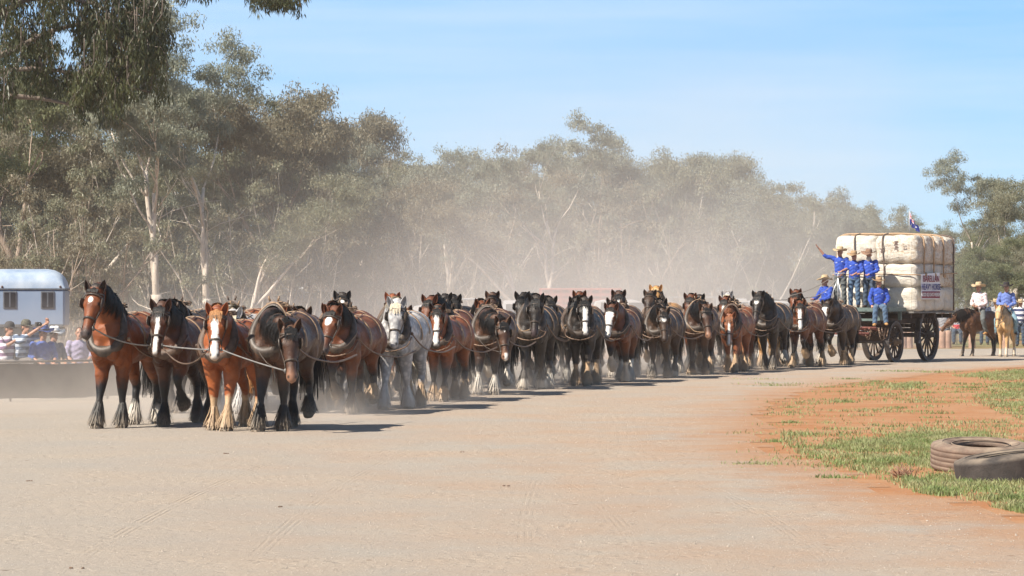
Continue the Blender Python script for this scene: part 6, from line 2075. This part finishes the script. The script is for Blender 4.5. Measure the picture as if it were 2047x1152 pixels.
def build_riders():
    S = MATS
    pink = S['cloth']('pale_pink_shirt', (.66, .54, .54)); bshirt = S['cloth']('mid_blue_check_shirt', (.12, .18, .46))
    bp = S['dark_denim']
    ride = dict(pelvis=(0, 0, 0), chest=(0, .01, .36), neck=(0, .02, .53), head=(0, .05, .67), shl=(.185, 0, .48), shr=(-.185, 0, .48), ell=(.27, .03, .20), elr=(-.27, .03, .20), hal=(.08, .27, .10), har=(-.06, .29, .12),
                hil=(.12, .02, -.02), hir=(-.12, .02, -.02), knl=(.30, .28, -.33), knr=(-.30, .28, -.33), anl=(.30, .10, -.72), anr=(-.30, .10, -.72))
    saddle = mat('saddle_leather', (.12, .06, .035), .45, bump=.3)
    for (key, px, py, h, coat, hair, man, lb_h, lb_r, kw) in (
        ('rider1', 1958, 712, 44, coat_mat('brown_riding_coat', (.17, .085, .045), (.08, .035, .02), (.02, .016, .014), seed=3.3), hair_mat('dark_mane', (.02, .016, .014)), ('straw', 'tall', pink, S['grey_denim']),
         'brown riding horse turned left behind the wagon', 'rider in a pale pink shirt and straw hat on the brown horse', dict(neck=12, head=-38, yaw=-10, legs=('fwd', 'stand', 'back', 'stand'))),
        ('rider2', 2012, 713, 17, coat_mat('palomino_coat', (.62, .40, .20), (.42, .24, .10), None, sock_f=.3, sock_h=.3, seed=5.1), hair_mat('cream_mane', (.62, .48, .32)), ('black_felt', 'tall', bshirt, S['light_denim']),
         'palomino riding horse at the right edge', 'rider in a blue shirt and black hat on the palomino', dict(neck=34, head=-62, yaw=-4, legs=('stand', 'fwd', 'stand', 'back')))):
        v, info = horse_variant(key, harness=False, seed=len(lb_h), **kw)
        h_ = R(h); sc = .86
        p = P(px, py)
        e = empty('horse', (p.x, p.y, 0), -h_, lb_h, 'horse')
        e.scale = (sc * .92, sc, sc)
        for k, me in v.items():
            if 'feather' in k: continue
            o = mesh_obj('ear' if k.startswith('ear') else k, me, e, coat if k == 'body' or k.startswith('ear') else hair)
        # saddle and cloth
        mb = MB()
        for f0, f1, off in ((-.16, .30, .03),):
            A = [trunk_ring(f, off + .01 * math.sin((f - f0) * 9), 20, 160, 18) for f in np.linspace(f0, f1, 7)]
            V = np.array(A).reshape(-1, 3); m = 19
            V = V * np.array((1.08, 1, 1)); V2 = V - np.array((0, 0, .02))
            Fs = [(i * m + j, i * m + j + 1, (i + 1) * m + j + 1, (i + 1) * m + j) for i in range(6) for j in range(m - 1)]
            mb.add(V, Fs)
        mb.loft([v3(0, -.22, 1.80), v3(0, -.1, 1.72), v3(0, .12, 1.71), v3(0, .26, 1.80)], [(.17, .03), (.16, .04), (.13, .04), (.07, .04)], n=12, sub=3)
        mesh_obj('saddle', mb.mesh('saddle'), e, saddle)
        mb = MB()
        for q in (.62, .2):
            pass
        H = info['H']; hs = info['hs']
        mb.loft([H(.05, -.03, -.12), H(.4, -.03, -.125), H(.8, -.01, -.085)], [.012] * 3, side=(0, 0, 1), n=5)
        mb.loft([H(.05, -.03, .12), H(.4, -.03, .125), H(.8, -.01, .085)], [.012] * 3, side=(0, 0, 1), n=5)
        mb.ring([H(.6, .115 * math.sin(a) - .01, .082 * math.cos(a)) for a in np.linspace(0, 6.283, 16, endpoint=False)], .011, 5)
        mesh_obj('bridle', mb.mesh('bridle'), e, saddle)
        hb = np.array(v3(0, .32, 1.98))
        mb = MB()
        for sd in (-1, 1):
            a = H(.80, -.01, sd * .085)
            mb.loft(crom(np.array([a, a * .5 + hb * .5 + np.array((sd * .12, 0, -.14)), hb]), 5), [.012] * 11, side=(0, 0, 1), n=5, sub=1)
        mb.loft(crom(np.array([hb, hb + (.25, .05, -.35), hb + (.30, .15, -.75), hb + (.34, .28, -.95)]), 4), [.010] * 13, side=(0, 1, 0), n=5, sub=1)
        mesh_obj('rein', mb.mesh('rein'), e, LEATHER['pale'])
        fwd = Vector((-math.sin(h_), -math.cos(h_), 0))
        rp = Vector((p.x, p.y, 0)) + fwd * (-.0) 
        rp.z = 1.50
        person(ride, hat=S[man[0]], hat_kind=man[1], shirt=man[2], pants=man[3], skin=S['skin'], boots=S['tan_boot'] if key == 'rider1' else S['dark_boot'], sleeves=.95, label=lb_r, loc=rp, rz=-h_ + R(5), group='riders', face_dir=(-.2, 1, 0))
# ------------------------------------------------------------------ the team: fourteen rows of four
def build_team():
    BLK = (.012, .011, .011)
    C = {  # coat, mane
        'bay': (dict(coat=(.30, .083, .020), dark=(.10, .025, .008), point=BLK), (.014, .012, .011)),
        'bay2': (dict(coat=(.19, .056, .018), dark=(.062, .018, .008), point=BLK), (.014, .012, .011)),
        'dbay': (dict(coat=(.105, .036, .016), dark=(.026, .012, .008), point=BLK, muzzle=(.10, .05, .03)), (.012, .011, .011)),
        'brown': (dict(coat=(.105, .045, .022), dark=(.03, .014, .010), point=BLK, muzzle=(.30, .15, .09)), (.012, .011, .011)),
        'black': (dict(coat=(.034, .023, .017), dark=(.012, .010, .009), point=None, muzzle=(.05, .03, .03)), (.012, .011, .011)),
        'blackbrown': (dict(coat=(.080, .041, .022), dark=(.024, .014, .010), point=BLK), (.014, .012, .011)),
        'chestnut': (dict(coat=(.38, .105, .027), dark=(.17, .040, .012), point=None), (.42, .20, .08)),
        'chest2': (dict(coat=(.30, .10, .04), dark=(.16, .05, .02), point=None), (.28, .11, .05)),
        'palomino': (dict(coat=(.55, .30, .11), dark=(.38, .18, .06), point=None), (.60, .42, .22)),
        'grey': (dict(coat=(.66, .63, .60), dark=(.42, .40, .40), point=None, dapple=.55), (.62, .52, .38)),
    }
    names = {'bay': 'bright bay', 'bay2': 'bay', 'dbay': 'dark bay', 'brown': 'dark brown', 'black': 'black', 'blackbrown': 'brown black', 'chestnut': 'bright chestnut', 'chest2': 'chestnut', 'palomino': 'golden', 'grey': 'dappled grey'}
    W = (.60, .54, .46); O_ = (.50, .33, .19)
    MARK = {
        'none': ({}, 'with a plain dark face'), 'star': (dict(star=.032), 'with a white star'), 'bigstar': (dict(star=.058), 'with a big white forehead patch'),
        'blaze': (dict(blaze=.030), 'with a white blaze'), 'broad': (dict(blaze=.050), 'with a broad white blaze'), 'white': (dict(blaze=.085), 'with a white face'), 'snip': (dict(star=.018, snip=.03), 'with a small star and white nose'),
        'starsnip': (dict(star=.03, snip=.04), 'with a star and white nose')}
    VAR = {}
    spec = {
        'A': dict(flock=.13, neck=53, head=-62, yaw=-4, legs=('fwd', 'stand', 'stand', 'back'), ear=1),
        'B': dict(neck=38, head=-66, yaw=4, legs=('stand', 'lift', 'back', 'stand')),
        'C': dict(neck=37, head=-66, yaw=10, legs=('stand', 'fwd', 'back', 'stand'), mane_side=-1),
        'D': dict(neck=12, head=-70, yaw=30, hyaw=-6, legs=('fwd', 'stand', 'stand', 'lift'), mane_side=-1),
        'E': dict(flock=.16, neck=31, head=-62, yaw=6, hyaw=-16, legs=('lift', 'stand', 'stand', 'lift')),
        'F': dict(neck=45, head=-56, yaw=9, legs=('stand', 'back', 'fwd', 'stand')),
        'G': dict(neck=14, head=-76, yaw=8, legs=('back', 'fwd', 'stand', 'fwd')),
        'H': dict(neck=33, head=-68, yaw=16, hyaw=4, legs=('fwd', 'lift', 'stand', 'back'), mane_side=-1),
        'I': dict(neck=27, head=-66, yaw=12, hyaw=-10, legs=('stand', 'fwd', 'lift', 'stand')),
        'J': dict(flock=.15, neck=53, head=-48, yaw=6, legs=('lift', 'stand', 'back', 'fwd'), ear=1),
        'K': dict(neck=41, head=-60, yaw=-6, hyaw=6, legs=('back', 'stand', 'fwd', 'lift'), build=1.06),
        'L': dict(flock=.18, neck=29, head=-58, yaw=-2, hyaw=-4, legs=('lift', 'back', 'stand', 'fwd'), mane_side=-1, build=.95),
        'M': dict(neck=36, head=-70, yaw=14, hyaw=-14, legs=('fwd', 'back', 'back', 'stand'), build=1.04),
        'N': dict(neck=22, head=-64, yaw=20, hyaw=2, legs=('stand', 'back', 'lift', 'fwd'), mane_side=-1, build=.97),
    }
    for i, (k, v) in enumerate(spec.items()):
        vv = dict(v); vv['yaw'] = v.get('yaw', 0)
        VAR[k] = horse_variant(k, seed=20 + i, voxel=.0205, **vv)
    mcache = {}
    def coat(kind, mark, sf, sh, sc_, seed):
        key = (kind, mark, sf, sh, sc_, seed)
        if key not in mcache:
            kw = dict(C[kind][0]); kw.update(MARK[mark][0])
            if kind in ('bay', 'bay2') and 'muzzle' not in kw: kw['muzzle'] = (.06, .04, .035)
            if kind in ('chestnut', 'chest2'): kw['muzzle'] = (.42, .30, .22)
            if kind == 'bay': kw['ear'] = (.02, .015, .012)
            mcache[key] = coat_mat(names[kind].replace(' ', '_') + '_coat', sock_f=sf, sock_h=sh, sock_c=sc_, seed=seed, **kw)
        return mcache[key]
    hm = {k: hair_mat(names[k].replace(' ', '_') + '_hair', v[1]) for k, v in C.items()}
    fcache = {}
    def fmat(kind, sf, sh, sc_):
        key = (kind, sf, sh, sc_)
        if key not in fcache:
            top = C[kind][0]['point'] or C[kind][0]['coat']
            fcache[key] = feather_mat(names[kind].replace(' ', '_') + '_feather', sc_ if sf + sh > 0 else top, 0, 0, sf, sh, top)
        return fcache[key]
    bits = {}
    # chest position: front feet pixel + foot row; explicit horses for the photo's clear ones
    # (row, lane from the right) -> (variant, coat, mark, sock front, sock hind, sock colour)
    SPEC = {
        (0, 3): ('A', 'bay', 'star', 0, .30, W), (0, 2): ('B', 'dbay', 'blaze', 0, 0, W), (0, 1): ('C', 'chestnut', 'broad', .50, .45, O_), (0, 0): ('D', 'brown', 'none', 0, 0, W),
        (1, 0): ('E', 'bay2', 'bigstar', 0, .32, O_), (1, 2): ('I', 'grey', 'none', 0, 0, W), (1, 1): ('H', 'brown', 'white', 0, .35, O_), (1, 3): ('I', 'black', 'star', 0, 0, W),
        (2, 0): ('M', 'grey', 'none', 0, .42, O_), (2, 1): ('I', 'bay2', 'none', .25, .3, O_), (2, 2): ('E', 'chest2', 'star', .3, .3, O_), (2, 3): ('G', 'bay', 'none', 0, .3, W),
        (3, 0): ('C', 'bay', 'broad', .30, .36, O_), (3, 2): ('J', 'black', 'bigstar', 0, .3, W), (3, 1): ('N', 'dbay', 'starsnip', 0, .3, W), (3, 3): ('I', 'dbay', 'none', 0, 0, W),
        (4, 0): ('D', 'brown', 'snip', .42, .42, W), (4, 2): ('J', 'chestnut', 'blaze', .3, .3, O_), (4, 1): ('K', 'bay2', 'none', 0, .3, O_),
        (5, 0): ('M', 'black', 'none', .20, .28, W), (5, 2): ('F', 'black', 'star', 0, 0, W), (5, 1): ('H', 'bay2', 'none', .3, .3, W),
        (6, 0): ('C', 'black', 'broad', .46, .46, O_), (6, 2): ('J', 'brown', 'none', 0, 0, W), (6, 1): ('K', 'black', 'none', 0, .3, W),
        (7, 0): ('L', 'bay2', 'white', .46, .46, W), (7, 1): ('M', 'black', 'blaze', .3, .3, W),
        (8, 0): ('N', 'blackbrown', 'bigstar', .05, .12, W), (8, 2): ('F', 'bay2', 'none', .3, .3, W),
        (9, 0): ('N', 'brown', 'none', .10, .40, O_), (9, 1): ('H', 'black', 'none', 0, .3, W),
        (10, 0): ('G', 'chest2', 'blaze', .45, .42, O_), (10, 3): ('F', 'black', 'broad', .3, .3, W),
        (11, 0): ('K', 'black', 'bigstar', .05, .30, W), (11, 3): ('J', 'palomino', 'blaze', .4, .4, W),
        (12, 0): ('H', 'bay2', 'broad', .35, .40, O_), (12, 3): ('F', 'black', 'star', .3, .3, W), (12, 1): ('B', 'palomino', 'star', .3, .3, O_),
        (13, 0): ('L', 'blackbrown', 'white', .40, .44, O_), (13, 1): ('F', 'bay2', 'none', .35, .4, W), (13, 3): ('F', 'grey', 'none', 0, 0, W),
    }
    rows = [(548, 861), (688, 829), (790, 818), (882, 803), (975, 790), (1062, 779), (1160, 772), (1232, 765), (1318, 757), (1392, 750), (1462, 745), (1535, 740), (1602, 735), (1672, 731)]
    explicit = {(0, 3): (226, 856), (0, 2): (345, 854), (0, 1): (444, 861), (0, 0): (548, 862)}
    lanes = ['rightmost', 'second from right', 'third from right', 'leftmost']
    ords = ['front', 'second', 'third', 'fourth', 'fifth', 'sixth', 'seventh', 'eighth', 'ninth', 'tenth', 'eleventh', 'twelfth', 'thirteenth', 'last']
    head = {'A': 'head held high', 'B': 'head level', 'C': 'head straight ahead', 'D': 'head lowered and turned', 'E': 'head turned aside', 'F': 'head raised', 'G': 'head hanging low', 'H': 'head slightly turned', 'I': 'head lowered', 'J': 'head thrown up'}
    rnd = random.Random(8)
    pool = ['dbay', 'black', 'bay2', 'brown', 'blackbrown', 'black', 'bay', 'chest2']
    Hm = LEATHER
    for r, (fx, fy) in enumerate(rows):
        h = R(np.interp(r, (0, 4, 9, 13), (13, 11, 15, 20)))
        base = P(fx, fy)
        right = Vector((math.cos(h), -math.sin(h), 0)); fwd = Vector((-math.sin(h), -math.cos(h), 0))
        for ln in range(4):
            if (r, ln) in SPEC: var, kind, mark, sf, sh, sc_ = SPEC[(r, ln)]
            else:
                var = rnd.choice(('B', 'C', 'E', 'F', 'H', 'K', 'L', 'M', 'N', 'J')); kind = rnd.choice(pool); mark = rnd.choice(('none', 'star', 'blaze', 'none', 'broad'))
                sf, sh = rnd.choice(((0, 0), (.3, .3), (0, .3), (.4, .4))); sc_ = rnd.choice((W, O_))
            p = P(*explicit[(r, ln)]) if (r, ln) in explicit else base - right * (.98 * ln + rnd.uniform(-.06, .06) * (ln > 0)) + fwd * (rnd.uniform(-.35, .35) if ln else 0)
            o = p - fwd * .62
            rz = -h + R(rnd.uniform(-5, 5)) * (r > 0)
            lb = '%s horse %s, %s in the %s row' % (names[kind], MARK[mark][1], lanes[ln], ords[r])
            e = empty('horse', (o.x, o.y, 0), rz, lb, 'horse', 'harnessed team horses')
            s = rnd.uniform(.95, 1.05); 
            if (r, ln) == (0, 3): s = 1.04
            e.scale = (s * rnd.uniform(1.0, 1.06), s, s)
            parts, info = VAR[var]
            cm = coat(kind, mark, sf, sh, sc_, round(rnd.uniform(0, 9), 1)); ha = hm[kind]
            fm = fmat(kind, sf, sh, sc_)
            if kind == 'grey' and r == 2: pass
            par = {}
            for k, me in parts.items():
                if r > 8 and k in ('bit',): continue
                nm = {'chain0': 'trace_chain', 'chain1': 'trace_chain', 'blinker0': 'blinker', 'blinker1': 'blinker', 'ear0': 'ear', 'ear1': 'ear'}.get(k, k)
                if k.startswith('feather'): nm = 'feather'
                pr = e
                if nm in ('blinker', 'bit', 'rein'): pr = par.get('bridle', e)
                if nm in ('hames', 'breast_chain', 'trace_chain'): pr = par.get('collar', e)
                if nm == 'rope_coil' and (r * 4 + ln) % 3 == 2: continue
                if nm == 'breast_chain' and r == 0: continue
                if nm == 'trace_chain' and r == 13: continue
                o_ = mesh_obj(nm, me, pr, None, nm not in ('blinker',))
                par[k] = o_
                if k == 'body' or nm == 'ear': m_ = cm
                elif k in ('mane', 'tail', 'forelock'): m_ = ha
                elif nm == 'feather': m_ = fm
                elif nm in ('bit',): m_ = Hm['steel']
                elif nm == 'hames': m_ = Hm['brown'] if (r + ln) % 3 else Hm['tan']
                elif 'chain' in nm: m_ = Hm['chain']
                elif nm == 'collar': m_ = Hm['brown'] if (r * 3 + ln) % 3 else Hm['black']
                elif nm in ('back_pad', 'hip_strap'): m_ = Hm['tan']
                elif nm == 'rope_coil': m_ = Hm['rope']
                elif nm == 'rein': m_ = Hm['tan'] if r % 2 else Hm['black']
                else: m_ = Hm['black']
                obj_mat(o_, m_)
            if ln == 0 or r == 0:
                M = Matrix.LocRotScale(e.location, e.rotation_euler, e.scale)
                H = info['H']
                bits[(r, ln)] = (np.array(M @ Vector(H(.80, -.015, -.085))), np.array(M @ Vector(H(.80, -.015, .085))))
    # ---- lead lines between the front horses' bits
    def line(a, b, sag, mt, lb, r=.011, rr2=None):
        n = 12; pts = [a + (b - a) * k / n - np.array((0, 0, sag * 4 * (k / n) * (1 - k / n))) for k in range(n + 1)]
        mb = MB(); mb.loft(pts, [r] * (n + 1), side=(0, .2, 1), n=6, sub=1)
        # snap clips at both ends
        for q in (pts[0], pts[-1]): mb.ball(q, (.022, .022, .03), 6, 5)
        o = mb.build('lead_line', mt, None, True); tag(o, lb, 'lead line', 'lead lines joining the horses of the front row')
    gl = mat('grey_lead_strap', (.20, .19, .18), .5, var=.3, scale=20)
    line(bits[(0, 3)][1], bits[(0, 2)][0], .07, Hm['steel'], 'grey line between the bits of the two leftmost front horses')
    line(bits[(0, 2)][1], bits[(0, 1)][0], .01, gl, 'grey taut strap between the second front horse and the chestnut')
    line(bits[(0, 1)][1], bits[(0, 0)][0], .015, gl, 'grey taut strap between the chestnut and the rightmost front horse')
    line(bits[(0, 2)][1] + np.array((0, 0, -.02)), bits[(0, 1)][0] + np.array((.0, .25, .05)), .26, Hm['brown'], 'slack dark strap hanging below the taut one beside the chestnut', .012)
# ------------------------------------------------------------------ air and dust
def build_dust():
    def vol_box(name, lo, hi, mt, label):
        mb = MB(); c = [(a + b) / 2 for a, b in zip(lo, hi)]; s = [b - a for a, b in zip(lo, hi)]
        mb.box(c, s); o = mb.build(name, mt); tag(o, label, 'dust', kind='stuff'); return o
    m = bpy.data.materials.new('dusty_air'); m.use_nodes = True
    n = m.node_tree.nodes; l = m.node_tree.links
    n.remove(n['Principled BSDF'])
    pv_ = n.new('ShaderNodeVolumePrincipled'); pv_.inputs['Color'].default_value = (.88, .84, .82, 1); pv_.inputs['Density'].default_value = HAZE_D; pv_.inputs['Anisotropy'].default_value = .1
    l.new(pv_.outputs[0], n['Material Output'].inputs['Volume'])
    vol_box('haze', (-70, -6, -1.0), (70, 300, 22), m, 'thin dusty air over the whole place')
    # drifting dust cloud kicked up behind and between the horses
    t = NT('drifting_dust'); t.n.remove(t.bs)
    oc = t.coord('Object'); g = t.sep(oc)
    wob = t.noise(.05, 4, .6, oc); w2 = t.noise(.16, 4, .65, t.mapping(oc, (1, 1, 1.3)))
    hgt = t.math('ADD', DUST_H, t.math('MULTIPLY', t.rng(g[0], -6, 12), DUST_H2))
    hgt = t.math('MULTIPLY', hgt, t.rng(g[0], 26, 14, .35, 1))
    zf = t.math('POWER', 2.718, t.math('MULTIPLY', t.math('DIVIDE', g[2], hgt), -1.0))
    zf = t.math('MULTIPLY', zf, t.rng(g[2], 17, 9))
    dens = t.math('MULTIPLY', zf, t.rng(t.math('ADD', t.math('MULTIPLY', wob, .6), t.math('MULTIPLY', w2, .6)), .48, .70, .05, 1.30))
    dens = t.math('MULTIPLY', dens, t.rng(g[0], -12, 4, .55, 1.15)); dens = t.math('MULTIPLY', dens, t.rng(g[0], 24, 13, .12, 1))
    # stays behind the team line: front limit runs diagonally with the road
    fr = t.math('SUBTRACT', g[1], t.math('ADD', 66.0, t.math('MULTIPLY', t.math('ADD', g[0], 6.0), 2.6)))
    dens = t.math('MULTIPLY', dens, t.rng(fr, 0.0, 14.0)); dens = t.math('MULTIPLY', dens, t.rng(g[1], 150, 125))
    lf = t.math('MAXIMUM', t.rng(g[0], -9.5, -6.5), t.rng(g[1], 113, 120)); dens = t.math('MULTIPLY', dens, lf)
    dens = t.math('MULTIPLY', dens, DUST_D)
    pv_ = t.n.new('ShaderNodeVolumePrincipled'); pv_.inputs['Color'].default_value = (.97, .92, .88, 1); pv_.inputs['Anisotropy'].default_value = .1
    t.link(dens, pv_.inputs['Density']); t.link(pv_.outputs[0], t.out.inputs['Volume'])
    t.m.volume_intersection_method = 'FAST' if hasattr(t.m, 'volume_intersection_method') else None
    vol_box('dust_cloud', (-30, 62, .02), (30, 150, 17), t.m, 'pale dust cloud drifting up behind the team towards the trees')
    # low dust around the hooves
    t = NT('hoof_dust'); t.n.remove(t.bs)
    oc = t.coord('Object'); g = t.sep(oc)
    w = t.noise(.9, 4, .6, oc)
    zf = t.rng(g[2], .95, .0)
    zf = t.math('MULTIPLY', zf, zf)
    dens = t.math('MULTIPLY', zf, t.rng(w, .42, .68, .08, 1))
    ln = t.math('SUBTRACT', g[0], 0)
    dens = t.math('MULTIPLY', dens, t.rng(t.math('ABSOLUTE', g[0]), 2.6, 1.6)); dens = t.math('MULTIPLY', dens, t.rng(g[1], 0.5, 5.0, 0, 1))
    dens = t.math('MULTIPLY', dens, HOOF_D)
    pv_ = t.n.new('ShaderNodeVolumePrincipled'); pv_.inputs['Color'].default_value = (.93, .86, .80, 1); pv_.inputs['Anisotropy'].default_value = .1
    t.link(dens, pv_.inputs['Density']); t.link(pv_.outputs[0], t.out.inputs['Volume'])
    t.m.cycles.volume_step_rate = .5 if hasattr(t.m, 'cycles') and hasattr(t.m.cycles, 'volume_step_rate') else 1
    # two stretches following the bend of the team
    t2 = NT('fence_dust'); t2.n.remove(t2.bs)
    g2 = t2.sep(t2.coord('Object'))
    d2 = t2.math('MULTIPLY', t2.math('POWER', t2.rng(g2[2], 2.2, .0), 2.0), t2.rng(t2.noise(.35, 4, .6), .35, .65, .15, 1))
    d2 = t2.math('MULTIPLY', d2, t2.math('MULTIPLY', t2.rng(g2[1], 56.2, 59), t2.rng(g2[0], -4.2, -6.5)))
    pv2 = t2.n.new('ShaderNodeVolumePrincipled'); pv2.inputs['Color'].default_value = (.88, .80, .72, 1)
    t2.link(t2.math('MULTIPLY', d2, .14), pv2.inputs['Density']); t2.link(pv2.outputs[0], t2.out.inputs['Volume'])
    vol_box('fence_dust', (-17, 56, .015), (-4.1, 78, 2.2), t2.m, 'dust hanging along the fence left of the first horse')
    for i, (a, b) in enumerate((((-5.0, 52.3), (-1.9, 70.0)), ((-2.1, 70.5), (7.6, 103.0)))):
        a = np.array(a); b = np.array(b); L = np.linalg.norm(b - a); ang = math.atan2(-(b - a)[0], (b - a)[1])
        mb = MB(); mb.box((0, L / 2, .48), (5.4, L - .02, .94))
        o = mb.build('hoof_dust', t.m); o.location = (a[0], a[1], .015); o.rotation_euler = (0, 0, ang)
        tag(o, ('low dust round the hooves of the front rows', 'low dust round the hooves of the rear rows')[i], 'dust', kind='stuff')
HAZE_D = .00022
DUST_H, DUST_H2, DUST_D = 1.7, 3.2, .060
HOOF_D = .30
import os, time
_t = time.time()
def step(f, *a):
    global _t
    f(*a); print('STEP', f.__name__, round(time.time() - _t, 1)); _t = time.time()
harness_mats(); people_mats()
step(build_ground); step(build_wagon); step(build_load); step(build_team); step(build_crew); step(build_riders)
step(build_background); step(build_trees); step(build_grass); step(build_tyres)
step(build_dust)
